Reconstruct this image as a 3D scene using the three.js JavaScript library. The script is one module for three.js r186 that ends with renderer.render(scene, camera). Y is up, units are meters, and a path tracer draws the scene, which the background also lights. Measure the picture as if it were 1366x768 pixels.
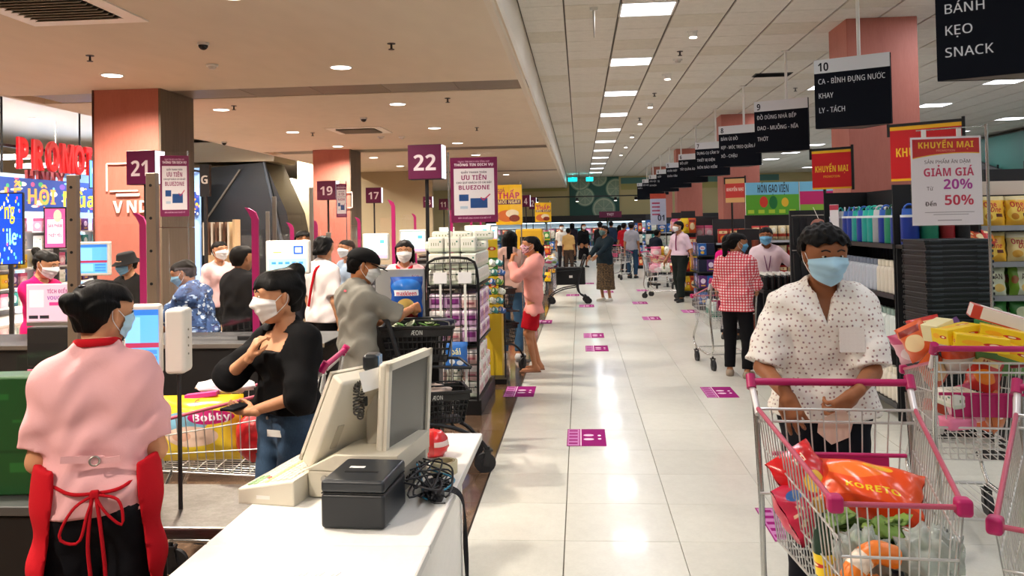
import * as THREE from 'three';
import { RoundedBoxGeometry } from 'three/addons/geometries/RoundedBoxGeometry.js';
import { mergeGeometries } from 'three/addons/utils/BufferGeometryUtils.js';
import { RectAreaLightUniformsLib } from 'three/addons/lights/RectAreaLightUniformsLib.js';

// ---------------------------------------------------------------- camera, exposure
const scene = new THREE.Scene();
scene.background = new THREE.Color(0x000000);
const camera = new THREE.PerspectiveCamera(37.52, 1366 / 768, 0.05, 120);
const CAM_H = 1.689;
camera.position.set(0, CAM_H, 0);
camera.rotation.set(0.02154, 0.0795, -0.0197, 'YXZ');
camera.setViewOffset(1366, 768, 0, 109.8, 1366, 768);
camera.updateMatrixWorld();
camera.updateProjectionMatrix();
const renderer = new THREE.WebGLRenderer({ antialias: true });
renderer.toneMapping = THREE.LinearToneMapping;
renderer.toneMappingExposure = 1.22;
renderer.shadowMap.enabled = true;
renderer.shadowMap.type = THREE.PCFSoftShadowMap;
RectAreaLightUniformsLib.init();
const PANEL_NITS = 17, DOWN_CD = 52;
const CEIL_R = 3.978, CEIL_L = 3.45, EDGE_X = -0.6;

// a pixel gives a direction; the distance comes from a depth, a height or a side plane
const camQ = camera.quaternion.clone();
function ray(u, v) { return new THREE.Vector3((u - 683) / 1130.6, -(v - 274.2) / 1130.6, -1).applyQuaternion(camQ); }
function atDepth(u, v, d) { const r = ray(u, v); const p = r.multiplyScalar(d / -r.z); return [p.x, p.y + CAM_H, p.z]; }
function atHeight(u, v, y) { const r = ray(u, v); const p = r.multiplyScalar((y - CAM_H) / r.y); return [p.x, y, p.z]; }

// ---------------------------------------------------------------- helpers
let seed = 7;
function rnd(a = 0, b = 1) { seed = (seed * 1664525 + 1013904223) >>> 0; return a + (b - a) * (seed / 4294967296); }
function pick(list) { return list[Math.floor(rnd() * list.length)]; }
const names = new Map();
function numbered(name) { const n = names.get(name) || 0; names.set(name, n + 1); return n ? name + '_' + String(n).padStart(3, '0') : name; }
const mats = new Map();
function mat(color, rough = 0.6, metal = 0, more) {
  if (more) return new THREE.MeshPhysicalMaterial({ color, roughness: rough, metalness: metal, ...more });
  const k = color + '|' + rough + '|' + metal;
  if (!mats.has(k)) mats.set(k, new THREE.MeshStandardMaterial({ color, roughness: rough, metalness: metal }));
  return mats.get(k);
}
function canvasTex(w, h, draw, repeat) {
  const c = document.createElement('canvas'); c.width = w; c.height = h;
  draw(c.getContext('2d'), w, h);
  const t = new THREE.CanvasTexture(c); t.colorSpace = THREE.SRGBColorSpace; t.anisotropy = 8;
  if (repeat) { t.wrapS = t.wrapT = THREE.RepeatWrapping; t.repeat.set(repeat[0], repeat[1]); }
  return t;
}
function printed(w, h, draw, rough = 0.5, more) { return new THREE.MeshPhysicalMaterial({ map: canvasTex(w, h, draw), roughness: rough, ...(more || {}) }); }
function text(g, s, x, y, size, color, align = 'center', weight = 'bold', maxW) {
  g.fillStyle = color; g.strokeStyle = color; g.textBaseline = 'middle'; g.font = weight + ' ' + size + 'px sans-serif';
  const cells = [...s].map((ch) => {   // letters the font lacks are drawn as a base letter with its marks
    if (ch.charCodeAt(0) < 0x180) return [ch, []];
    let base = ch.normalize('NFD'), marks = [...base.slice(1)]; base = base[0];
    for (const m of ['\u0302', '\u0306']) if (marks.includes(m)) { base = (base + m).normalize('NFC'); marks = marks.filter((q) => q !== m); }
    return [base, marks.map((m) => m.charCodeAt(0))];
  });
  const wide = cells.map(([b]) => g.measureText(b).width), total = wide.reduce((a, b) => a + b, 0), k = maxW && total > maxW ? maxW / total : 1;
  g.save(); g.translate(align === 'center' ? x - total * k / 2 : align === 'right' ? x - total * k : x, y); g.scale(k, 1); g.textAlign = 'left';
  let px = 0; g.lineWidth = Math.max(1, size * (weight === 'bold' ? 0.09 : 0.06));
  const seg = (...p) => { g.beginPath(); g.moveTo(p[0], p[1]); for (let i = 2; i < p.length; i += 2) g.lineTo(p[i], p[i + 1]); g.stroke(); };
  cells.forEach(([b, marks], i) => {
    g.fillText(b, px, 0); const w = wide[i], cx = px + w / 2, up = b.charCodeAt(0) > 0xbf && b !== 'Đ', lower = b === b.toLowerCase(), t = -size * (lower ? 0.42 : 0.52) - (up ? size * 0.12 : 0), e = size * 0.12, ox = up ? size * 0.16 : 0;
    for (const m of marks) {
      if (m === 0x301) seg(cx - e * 0.5 + ox, t + e * 0.6, cx + e * 0.7 + ox, t - e * 0.5); if (m === 0x300) seg(cx + e * 0.5 - ox, t + e * 0.6, cx - e * 0.7 - ox, t - e * 0.5);
      if (m === 0x309) seg(cx - e * 0.5 + ox, t - e * 0.7, cx + e * 0.5 + ox, t - e * 0.6, cx + ox, t + e * 0.6); if (m === 0x303) seg(cx - e * 1.3, t + e * 0.3, cx - e * 0.5, t - e * 0.4, cx + e * 0.5, t + e * 0.3, cx + e * 1.3, t - e * 0.4);
      if (m === 0x323) { g.beginPath(); g.arc(cx, size * 0.52, size * 0.065, 0, 7); g.fill(); } if (m === 0x31b) seg(px + w * 0.86, -size * (lower ? 0.2 : 0.33), px + w * 1.02, -size * (lower ? 0.28 : 0.42), px + w * 1.0, -size * (lower ? 0.36 : 0.5));
    }
    px += w;
  });
  g.restore();
}
function noiseTex(w, h, base, amp, cells, repeat) {   // plain grain: value noise in a few octaves
  return canvasTex(w, h, (g) => {
    const img = g.createImageData(w, h), d = img.data;
    const grids = cells.map((c) => ({ c, v: Array.from({ length: c * c }, () => rnd(-1, 1)) }));
    for (let y = 0; y < h; y++) for (let x = 0; x < w; x++) {
      let n = 0;
      for (const { c, v } of grids) {
        const fx = x / w * c, fy = y / h * c, ix = Math.floor(fx), iy = Math.floor(fy), tx = fx - ix, ty = fy - iy;
        const q = (a, b) => v[((b % c) * c) + (a % c)];
        n += (q(ix, iy) * (1 - tx) + q(ix + 1, iy) * tx) * (1 - ty) + (q(ix, iy + 1) * (1 - tx) + q(ix + 1, iy + 1) * tx) * ty;
      }
      n /= grids.length;
      const k = (y * w + x) * 4;
      for (let j = 0; j < 3; j++) d[k + j] = Math.max(0, Math.min(255, base[j] + n * amp));
      d[k + 3] = 255;
    }
    g.putImageData(img, 0, 0);
  }, repeat);
}
const V = (x, y, z) => new THREE.Vector3(x, y, z);
function box(w, h, d, x = 0, y = 0, z = 0, ry = 0, rx = 0, rz = 0) {
  const g = new THREE.BoxGeometry(w, h, d);
  if (rx || ry || rz) g.applyMatrix4(new THREE.Matrix4().makeRotationFromEuler(new THREE.Euler(rx, ry, rz)));
  return g.translate(x, y, z);
}
function rbox(w, h, d, r, x = 0, y = 0, z = 0, seg = 2) { return new RoundedBoxGeometry(w, h, d, seg, Math.min(r, w / 2.01, h / 2.01, d / 2.01)).translate(x, y, z); }
function cyl(r0, r1, h, x = 0, y = 0, z = 0, n = 16, axis) {   // r0 below, r1 above
  const g = new THREE.CylinderGeometry(r1, r0, h, n);
  if (axis === 'x') g.rotateZ(Math.PI / 2); else if (axis === 'z') g.rotateX(Math.PI / 2);
  return g.translate(x, y, z);
}
function bar(a, b, r, n = 6) {   // straight rod between two points
  const p = V(...a), q = V(...b), dir = q.clone().sub(p), L = dir.length();
  const g = new THREE.CylinderGeometry(r, r, L, n, 1);
  g.applyQuaternion(new THREE.Quaternion().setFromUnitVectors(V(0, 1, 0), dir.normalize()));
  return g.translate((p.x + q.x) / 2, (p.y + q.y) / 2, (p.z + q.z) / 2);
}
function tube(pts, r, seg = 24, n = 8, closed = false) { return new THREE.TubeGeometry(new THREE.CatmullRomCurve3(pts.map((p) => V(...p)), closed, 'centripetal'), seg, r, n, closed); }
function lathe(profile, n = 24) { return new THREE.LatheGeometry(profile.map((p) => new THREE.Vector2(p[0], p[1])), n); }
function extrude(pts, depth, bevel = 0) {
  const s = new THREE.Shape(pts.map((p) => new THREE.Vector2(p[0], p[1])));
  return new THREE.ExtrudeGeometry(s, { depth, bevelEnabled: bevel > 0, bevelThickness: bevel, bevelSize: bevel, bevelSegments: 2, curveSegments: 8 });
}
function merge(list) {
  if (!Array.isArray(list)) return list;
  if (list.length === 1) return list[0];
  return mergeGeometries(list.map((g) => { const q = g.index ? g.toNonIndexed() : g; for (const k of Object.keys(q.attributes)) if (!['position', 'normal', 'uv'].includes(k)) q.deleteAttribute(k); if (!q.attributes.uv) q.setAttribute('uv', new THREE.BufferAttribute(new Float32Array(q.attributes.position.count * 2), 2)); return q; }));
}
function part(name, geos, m, parent, label) {
  const o = new THREE.Mesh(merge(geos), m); o.name = name; parent.add(o);
  if (label) o.userData.label = label;
  return o;
}
function tag(o, label, category, group) { o.userData.label = label; o.userData.category = category; if (group) o.userData.group = group; return o; }
function thing(name, label, category, pos = [0, 0, 0], turn = 0, group) {
  const o = new THREE.Group(); o.name = numbered(name); scene.add(o); o.position.set(...pos); o.rotation.y = turn;
  return tag(o, label, category, group);
}
function single(name, geos, m, label, category, pos = [0, 0, 0], turn = 0, group) {
  const o = new THREE.Mesh(merge(geos), m); o.name = numbered(name); scene.add(o); o.position.set(...pos); o.rotation.y = turn;
  return tag(o, label, category, group);
}
function structure(name, geos, m, label, category = 'structure') {
  const o = new THREE.Mesh(merge(geos), m); o.name = name; scene.add(o); o.userData.kind = 'structure';
  return tag(o, label, category);
}
function copyOf(o, pos, turn = 0, label, group) {
  const c = o.clone(); c.name = numbered(o.name.replace(/_\d{3}$/, '')); scene.add(c); c.position.set(...pos); c.rotation.y = turn;
  c.userData = { ...o.userData }; if (label) c.userData.label = label; if (group) c.userData.group = group;
  return c;
}
// a flat printed sheet of w x h that faces +z with its picture on the front only
function sheet(w, h, x = 0, y = 0, z = 0, ry = 0, rx = 0) {
  const g = new THREE.PlaneGeometry(w, h);
  if (rx) g.rotateX(rx); if (ry) g.rotateY(ry);
  return g.translate(x, y, z);
}

// ---------------------------------------------------------------- shared materials
const M = {
  chrome: mat(0xc9c9c6, 0.22, 0.95), steel: mat(0xa8a49c, 0.34, 0.9), darkSteel: mat(0x3a3a3c, 0.45, 0.7),
  black: mat(0x0b0b0d, 0.45), matte: mat(0x101113, 0.8), rubber: mat(0x17171a, 0.75), white: mat(0xe8e6e0, 0.5), beige: mat(0xc8c2b0, 0.5),
  magenta: mat(0xb00e5c, 0.4), plum: mat(0x6a0a44, 0.5), grey: mat(0x8b8c8c, 0.55), navy: new THREE.MeshPhysicalMaterial({ color: 0x0d0f15, roughness: 0.8, specularIntensity: 0.25 }),
  clear: new THREE.MeshPhysicalMaterial({ color: 0xffffff, roughness: 0.02, transmission: 1, thickness: 0, ior: 1.45 }),
};

// ---------------------------------------------------------------- the room
const base0 = mat(0x8d8779, 0.7);
const floor = structure('floor', [box(30, 0.2, 50, -3, -0.106, -19)], base0, 'grouted floor slab under white and brown tiles', 'floor');
{ // floor tiles: 0.6 m, white in the aisle, brown beside the checkouts
  const grain = noiseTex(256, 256, [231, 231, 223], 10, [4, 16, 64]);
  const whites = [0, 1, 2].map((i) => new THREE.MeshPhysicalMaterial({ map: grain, color: new THREE.Color().setRGB(0.76 - i * 0.02, 0.765 - i * 0.02, 0.755 - i * 0.022), roughness: 0.3, clearcoat: 0.26, clearcoatRoughness: 0.08 }));
  const bgrain = noiseTex(256, 256, [104, 82, 64], 40, [3, 9, 40]);
  const browns = [0, 1].map((i) => new THREE.MeshPhysicalMaterial({ map: bgrain, color: i ? 0xd8d0c8 : 0xffffff, roughness: 0.16, clearcoat: 0.4, clearcoatRoughness: 0.06 }));
  const gWhite = rbox(0.597, 0.012, 0.597, 0.0015, 0, 0, 0, 1), gCut = rbox(0.526, 0.012, 0.597, 0.0015, 0, 0, 0, 1);
  const rest = [[], []]; let n = 0, nb = 0;
  for (let k = -4; k < 62; k++) for (let i = -24; i < 18; i++) {
    const z = -(0.335 + 0.6 * k + 0.3), cut = i === -1, x = cut ? -0.3815 : -0.114 + 0.6 * i + 0.3, w = i >= -1 ? 0 : 1;
    const bx = w ? -0.645 - 0.6 * (-1 - i) + 0.3 : x;
    const nearWhite = w === 0 && i < 6 && k >= 4 && n < 296, nearBrown = w && i > -4 && k >= 4 && k < 22 && nb < 40;
    if (nearWhite || nearBrown) {
      const m = w ? browns[(i * 7 + k * 3 & 3) === 0 ? 1 : 0] : whites[((i * 5 + k * 11) % 3 + 3) % 3];
      const o = part('tile', cut ? gCut : gWhite, m, floor); o.position.set(bx, 0, z); w ? nb++ : n++;
    } else rest[w].push((cut ? gCut : new THREE.BoxGeometry(0.597, 0.012, 0.597)).clone().translate(bx, 0, z));
  }
  rest.forEach((r, w) => { const o = part(w ? 'brown_tiles' : 'white_tiles', r, w ? browns[0] : whites[0], floor); o.userData.kind = 'stuff'; });
  part('divider_strip', [box(0.012, 0.0125, 44, -0.6445, 0.0003, -20)], mat(0x2a2018, 0.4), floor);
}
const wallPaint = mat(0xb9ab93, 0.8);
structure('wall_back', [box(30, 5.4, 0.2, -3, 2.6, -43.1)], mat(0xcfc08e, 0.8), 'cream wall at the far end of the hall', 'wall');
structure('wall_right', [box(0.2, 5.4, 50, 12.1, 2.6, -19)], mat(0x9fa39a, 0.8), 'plain wall far beyond the shelves', 'wall');
structure('wall_left', [box(0.2, 5.4, 50, -18.1, 2.6, -19)], wallPaint, 'plain wall beyond the mall corridor', 'wall');
structure('wall_front', [box(30, 5.4, 0.2, -3, 2.6, 6.1)], wallPaint, 'plain wall behind the viewer', 'wall');

// right ceiling: 0.6 m mineral tiles in a grid
const gridM = mat(0x5e574c, 0.7);
const ceilingR = structure('ceiling', [box(12.7, 0.1, 49.2, 5.75, CEIL_R + 0.066, -18.6)], gridM, 'suspended ceiling of pale square tiles in a metal grid', 'ceiling');
const panelSpots = [];
{
  for (let n = -4; n < 11; n++) panelSpots.push([0, 8.9 + 3 * n]);
  const X0 = -0.126;
  for (const i of [7, 12, 17]) for (let n = -4; n < 11; n++) panelSpots.push([i - 1, 8.9 + 3 * n]);
  const isPanel = (i, k) => panelSpots.some(([pi, z]) => (pi + 1) === i && Math.round((z - 8.9) / 0.6) === k);
  const tg = noiseTex(256, 256, [223, 219, 209], 12, [8, 64, 128]);
  const tms = [0, 1].map((i) => new THREE.MeshStandardMaterial({ map: tg, color: i ? 0xf6f4ee : 0xffffff, roughness: 0.9 }));
  const g = rbox(0.574, 0.03, 0.588, 0.003, 0, 0, 0, 1), rest = []; let n = 0;
  for (let k = -20; k < 57; k++) for (let i = -1; i < 20; i++) {
    const cut = i === -1, w = 0.474, x = cut ? EDGE_X + w / 2 + 0.004 : X0 + 0.6 * i + 0.3, z = -(8.9 + 0.6 * k + 0.3);
    if (isPanel(i, k)) continue;
    const y = CEIL_R + 0.011;
    if (k >= -2 && k < 28 && i < 9 && n < 280) { const o = part('ceiling_tile', cut ? rbox(0.455, 0.03, 0.588, 0.003, 0, 0, 0, 1) : g, tms[(i + k * 3) % 5 === 0 ? 1 : 0], ceilingR); o.position.set(x, y, z); n++; }
    else rest.push(box(cut ? 0.455 : 0.574, 0.03, 0.588, x, y, z));
  }
  part('ceiling_tiles', rest, tms[0], ceilingR).userData.kind = 'stuff';
  const glow = new THREE.MeshStandardMaterial({ color: 0xffffff, emissive: 0xf4f6ff, emissiveIntensity: 3.2, roughness: 0.4 });
  for (const [i, z] of panelSpots) {
    const x = X0 + 0.6 * (i + 1) + 0.3, zz = -(z + 0.3);
    const t = thing('light_panel', i === 0 ? 'square white light panel in the ceiling row over the main aisle' : 'square white light panel in the ceiling above the shelves', 'ceiling light', [x, CEIL_R, zz], 0, i === 0 ? 'light panels over the main aisle' : 'light panels over the shelves');
    part('frame', [box(0.592, 0.03, 0.02, 0, 0.01, 0.286), box(0.592, 0.03, 0.02, 0, 0.01, -0.286), box(0.02, 0.03, 0.592, 0.286, 0.01, 0), box(0.02, 0.03, 0.592, -0.286, 0.01, 0)], M.white, t);
    part('diffuser', [box(0.552, 0.012, 0.552, 0, 0.006, 0)], glow, t);
    const L = new THREE.RectAreaLight(0xf2f5ff, PANEL_NITS, 0.55, 0.55); L.position.set(x, CEIL_R - 0.012, zz); L.rotation.x = -Math.PI / 2; scene.add(L); L.name = 'panel_light';
  }
}
// left ceiling: smooth plaster, lower, with a rounded bulkhead edge towards the aisle
{
  const plaster = new THREE.MeshStandardMaterial({ map: noiseTex(512, 512, [216, 202, 180], 7, [3, 11, 60]), roughness: 0.85 });
  const c = structure('ceiling_plaster', [box(6.66, 0.12, 16.1, -3.95, CEIL_L + 0.06, -2.25), box(6.66, 0.12, 7.95, -3.95, CEIL_L + 0.06, -14.975), box(6.66, 0.12, 7.95, -3.95, CEIL_L + 0.06, -23.675), box(6.66, 0.12, 14.2, -3.95, CEIL_L + 0.06, -35.5)], plaster, 'smooth beige plaster ceiling above the checkouts', 'ceiling');
  structure('ceiling_mall', [box(10.8, 0.1, 49.2, -12.65, 4.35, -18.6)], mat(0xd9d2c4, 0.8), 'pale high ceiling of the mall corridor', 'ceiling');
  structure('trim_1', [box(0.1, 0.95, 49.2, -7.3, 3.925, -18.6)], plaster, 'plaster edge between checkout ceiling and mall', 'trim');
  const bulk = extrude([[0, 0], [0.06, -0.012], [0.1, 0.01], [0.12, 0.05], [0.12, 0.6], [0, 0.6]], 49.2).rotateY(0);
  structure('trim_2', [bulk.translate(EDGE_X - 0.12, CEIL_L, -43.2)], mat(0xdcd3c2, 0.6), 'pale rounded bulkhead edge between the two ceilings', 'trim');
  // dark recessed strips of veneer panels that span the columns
  const veneer = [0, 1, 2].map((i) => mat([0x7f7162, 0x786a5b, 0x86786a][i], 0.5));
    [-10.65, -19.35, -28.05].forEach((z, j) => {
    const s = structure('trim_' + (3 + j), [box(6.66, 0.05, 0.76, -3.95, CEIL_L + 0.14, z), box(6.66, 0.16, 0.012, -3.95, CEIL_L + 0.08, z - 0.372), box(6.66, 0.16, 0.012, -3.95, CEIL_L + 0.08, z + 0.372)], plaster, ['dark recess with veneer panels across the nearer column line', 'dark recess with veneer panels across the second column line', 'dark recess with veneer panels across the third column line'][j], 'trim');
    for (let i = 0; i < 7; i++) { const o = part('veneer_panel', rbox(0.9, 0.02, 0.66, 0.004, 0, 0, 0, 1), veneer[(i + j) % 3], s); o.position.set(-6.52 + i * 0.908, CEIL_L + 0.014, z); }
  });
}
// columns
function paintMat(r, g, b) { return new THREE.MeshStandardMaterial({ map: noiseTex(256, 256, [r, g, b], 8, [4, 20, 90]), roughness: 0.55 }); }
const salmon = paintMat(184, 109, 93);
const veneerSide = new THREE.MeshStandardMaterial({ map: canvasTex(256, 512, (g, w, h) => { g.fillStyle = '#6b5c4b'; g.fillRect(0, 0, w, h); for (let i = 0; i < 700; i++) { g.fillStyle = `rgba(${pick(['50,40,30', '120,104,86', '90,76,62'])},${rnd(0.05, 0.25)})`; g.fillRect(rnd(0, w), rnd(-40, h), rnd(1, 3), rnd(60, 240)); } }), roughness: 0.5 });
[-10.05, -18.75, -27.45].forEach((z, j) => {
  const t = thing('column', ['broad terracotta column with brown veneer side behind lane 21', 'terracotta column with veneer side behind lane 19', 'terracotta column behind the far lanes'][j], 'column', [-5.55, 0, z - 0.46]);
  part('shaft', [box(0.84, CEIL_L, 0.9, -0.03, CEIL_L / 2, 0)], salmon, t);
  for (let i = 0; i < 2; i++) part('veneer_panel', [rbox(0.03, 1.72, 0.9, 0.004, 0.405, 0.865 + i * 1.725, 0)], veneerSide, t, 'brown wood veneer side panel');
  if (j === 0) {
    part('edge_bead', [box(0.02, CEIL_L, 0.02, -0.45, CEIL_L / 2, 0.452)], mat(0x4a2a24, 0.6), t);
  }
});
[-9.98, -18.65, -27.3, -36].forEach((z, j) => {
  const t = thing('column', ['salmon pink column behind the aisle 10 sign', 'salmon pink column behind the aisle 8 sign', 'salmon pink column behind the aisle 5 sign', 'salmon pink column behind the aisle 2 sign'][j], 'column', [3.5, 0, z - 0.36]);
  part('shaft', [rbox(0.79, CEIL_R, 0.7, 0.01, 0, CEIL_R / 2, 0)], salmon, t);
});
[[8.9, -14], [8.9, -22.7]].forEach(([x, z], j) => { const t = thing('column', ['slim pale pink column far behind the snack shelves', 'pale pink column far behind the hanging banners'][j], 'column', [x, 0, z]); part('shaft', [rbox(0.8, CEIL_R, 0.7, 0.01, 0, CEIL_R / 2, 0)], salmon, t); });
// downlights
const downGlow = new THREE.MeshStandardMaterial({ color: 0xffffff, emissive: 0xfff8ee, emissiveIntensity: 7, roughness: 0.4 });
function downlight(x, z, y = CEIL_L, group = 'downlights in the plaster ceiling', label = 'round recessed downlight in the plaster ceiling', cd = DOWN_CD) {
  const t = thing('downlight', label, 'ceiling light', [x, y, z], 0, group);
  part('trim_ring', [new THREE.TorusGeometry(0.115, 0.012, 8, 28).rotateX(Math.PI / 2)], M.white, t);
  part('lens', [cyl(0.108, 0.108, 0.012, 0, -0.004, 0, 24)], downGlow, t);
  const L = new THREE.SpotLight(0xfff1e0, cd, 0, 1.35, 0.6, 2); L.position.set(x, y - 0.02, z); L.target.position.set(x, 0, z); L.shadow.radius = 4; scene.add(L, L.target); L.name = 'downlight_beam'; L.target.name = 'beam_aim';
}
for (const x of [-2.58, -5.2]) for (const z of [-0.3, -3.2, -6.15, -9.1, -12, -15.1, -18.0, -21.2, -24.4, -30]) downlight(x, z);
// ---------------------------------------------------------------- figures: distance fields of tapered limbs, meshed with surface nets
function limb(a, b, ra, rb = ra, k = 0.03, zf = 1, cut) { return { a, b, ra, rb, k, zf, cut }; }
function limbDist(q, x, y, z) {
  const zf = q.zf, ax = q.a[0], ay = q.a[1], az = q.a[2] * zf, dx = q.b[0] - ax, dy = q.b[1] - ay, dz = q.b[2] * zf - az;
  const px = x - ax, py = y - ay, pz = z * zf - az, L = dx * dx + dy * dy + dz * dz;
  let t = L > 1e-12 ? (px * dx + py * dy + pz * dz) / L : 0; t = t < 0 ? 0 : t > 1 ? 1 : t;
  const ex = px - dx * t, ey = py - dy * t, ez = pz - dz * t;
  let d = Math.sqrt(ex * ex + ey * ey + ez * ez) - (q.ra + (q.rb - q.ra) * t);
  if (zf > 1) d /= 1 + (zf - 1) * 0.5;
  if (q.cut) { const c = q.cut; const e = (x - c[0]) * c[3] + (y - c[1]) * c[4] + (z - c[2]) * c[5]; if (e > d) d = e; }
  return d;
}
function smin(a, b, k) { const h = k - Math.abs(a - b); return h > 0 ? Math.min(a, b) - h * h / (4 * k) : Math.min(a, b); }
function fieldAt(prims, x, y, z) { let d = 10; for (const q of prims) d = smin(d, limbDist(q, x, y, z), q.k); return d; }
function netMesh(prims, cell, shape) {   // shape(d, x, y, z): cuts and folds after the union
  const lo = [1e9, 1e9, 1e9], hi = [-1e9, -1e9, -1e9];
  for (const q of prims) for (let i = 0; i < 3; i++) {
    const r = Math.max(q.ra, q.rb) + cell * 2 + 0.006;
    lo[i] = Math.min(lo[i], q.a[i] - r, q.b[i] - r); hi[i] = Math.max(hi[i], q.a[i] + r, q.b[i] + r);
  }
  const n = [0, 1, 2].map((i) => Math.ceil((hi[i] - lo[i]) / cell) + 2), [nx, ny, nz] = n, sxy = nx * ny;
  const F = new Float32Array(nx * ny * nz).fill(10);
  for (const q of prims) {
    const r = Math.max(q.ra, q.rb) + q.k + cell * 2, s = [], e = [];
    for (let i = 0; i < 3; i++) { s[i] = Math.max(0, Math.floor((Math.min(q.a[i], q.b[i]) - r - lo[i]) / cell)); e[i] = Math.min(n[i] - 1, Math.ceil((Math.max(q.a[i], q.b[i]) + r - lo[i]) / cell)); }
    for (let z = s[2]; z <= e[2]; z++) for (let y = s[1]; y <= e[1]; y++) { let o = z * sxy + y * nx + s[0]; for (let x = s[0]; x <= e[0]; x++, o++) F[o] = smin(F[o], limbDist(q, lo[0] + x * cell, lo[1] + y * cell, lo[2] + z * cell), q.k); }
  }
  if (shape) for (let z = 0, o = 0; z < nz; z++) for (let y = 0; y < ny; y++) for (let x = 0; x < nx; x++, o++) if (F[o] < cell * 4) F[o] = shape(F[o], lo[0] + x * cell, lo[1] + y * cell, lo[2] + z * cell);
  const id = new Int32Array(nx * ny * nz).fill(-1), pos = [], idx = [];
  const C = [0, 1, nx, nx + 1, sxy, sxy + 1, sxy + nx, sxy + nx + 1];
  const E = [[0, 1], [2, 3], [4, 5], [6, 7], [0, 2], [1, 3], [4, 6], [5, 7], [0, 4], [1, 5], [2, 6], [3, 7]];
  for (let z = 0; z < nz - 1; z++) for (let y = 0; y < ny - 1; y++) for (let x = 0; x < nx - 1; x++) {
    const o = z * sxy + y * nx + x; let neg = 0;
    for (let c = 0; c < 8; c++) if (F[o + C[c]] < 0) neg++;
    if (neg === 0 || neg === 8) continue;
    let px = 0, py = 0, pz = 0, m = 0;
    for (const [i, j] of E) { const a = F[o + C[i]], b = F[o + C[j]]; if ((a < 0) === (b < 0)) continue; const t = a / (a - b); px += (i & 1) + t * ((j & 1) - (i & 1)); py += (i >> 1 & 1) + t * ((j >> 1 & 1) - (i >> 1 & 1)); pz += (i >> 2) + t * ((j >> 2) - (i >> 2)); m++; }
    id[o] = pos.length / 3; pos.push(lo[0] + (x + px / m) * cell, lo[1] + (y + py / m) * cell, lo[2] + (z + pz / m) * cell);
  }
  const quad = (a, b, c, d, flip) => { if (a < 0 || b < 0 || c < 0 || d < 0) return; flip ? idx.push(a, c, b, b, c, d) : idx.push(a, b, c, b, d, c); };
  for (let z = 1; z < nz - 1; z++) for (let y = 1; y < ny - 1; y++) for (let x = 1; x < nx - 1; x++) {
    const o = z * sxy + y * nx + x, s = F[o] < 0;
    if (s !== F[o + 1] < 0) quad(id[o - nx - sxy], id[o - sxy], id[o - nx], id[o], !s);
    if (s !== F[o + nx] < 0) quad(id[o - 1 - sxy], id[o - sxy], id[o - 1], id[o], s);
    if (s !== F[o + sxy] < 0) quad(id[o - 1 - nx], id[o - nx], id[o - 1], id[o], !s);
  }
  const g = new THREE.BufferGeometry();
  g.setAttribute('position', new THREE.BufferAttribute(new Float32Array(pos), 3)); g.setIndex(idx); g.computeVertexNormals();
  return g;
}
function cubeUv(g) {   // metres on the dominant axis of each face
  const q = g.index ? g.toNonIndexed() : g, p = q.attributes.position, nrm = q.attributes.normal, uv = new Float32Array(p.count * 2);
  for (let i = 0; i < p.count; i += 3) {
    let ax = 0, ay = 0, az = 0; for (let j = 0; j < 3; j++) { ax += nrm.getX(i + j); ay += nrm.getY(i + j); az += nrm.getZ(i + j); }
    ax = Math.abs(ax); ay = Math.abs(ay); az = Math.abs(az);
    for (let j = 0; j < 3; j++) { const k = i + j; if (az >= ax && az >= ay) { uv[k * 2] = p.getX(k); uv[k * 2 + 1] = p.getY(k); } else if (ax >= ay) { uv[k * 2] = p.getZ(k); uv[k * 2 + 1] = p.getY(k); } else { uv[k * 2] = p.getX(k); uv[k * 2 + 1] = p.getZ(k); } }
  }
  q.setAttribute('uv', new THREE.BufferAttribute(uv, 2)); return q;
}
const add3 = (a, b, s = 1) => [a[0] + b[0] * s, a[1] + b[1] * s, a[2] + b[2] * s];
const sub3 = (a, b) => [a[0] - b[0], a[1] - b[1], a[2] - b[2]];
const len3 = (a) => Math.hypot(a[0], a[1], a[2]);
const unit = (a) => { const l = len3(a) || 1; return [a[0] / l, a[1] / l, a[2] / l]; };
const cross3 = (a, b) => [a[1] * b[2] - a[2] * b[1], a[2] * b[0] - a[0] * b[2], a[0] * b[1] - a[1] * b[0]];
const dot3 = (a, b) => a[0] * b[0] + a[1] * b[1] + a[2] * b[2];
const mix3 = (a, b, t) => [a[0] + (b[0] - a[0]) * t, a[1] + (b[1] - a[1]) * t, a[2] + (b[2] - a[2]) * t];
function reach(root, target, l1, l2, hint) {   // two-bone arm or leg: returns [middle, end]
  let dir = sub3(target, root), L = len3(dir); const max = (l1 + l2) * 0.995;
  if (L > max) { target = add3(root, dir, max / L); dir = sub3(target, root); L = max; }
  const u = unit(dir), a = (l1 * l1 - l2 * l2 + L * L) / (2 * L), hh = Math.sqrt(Math.max(0, l1 * l1 - a * a));
  const side = unit(sub3(hint, [u[0] * dot3(hint, u), u[1] * dot3(hint, u), u[2] * dot3(hint, u)]));
  return [add3(add3(root, u, a), side, hh), target];
}
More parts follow.
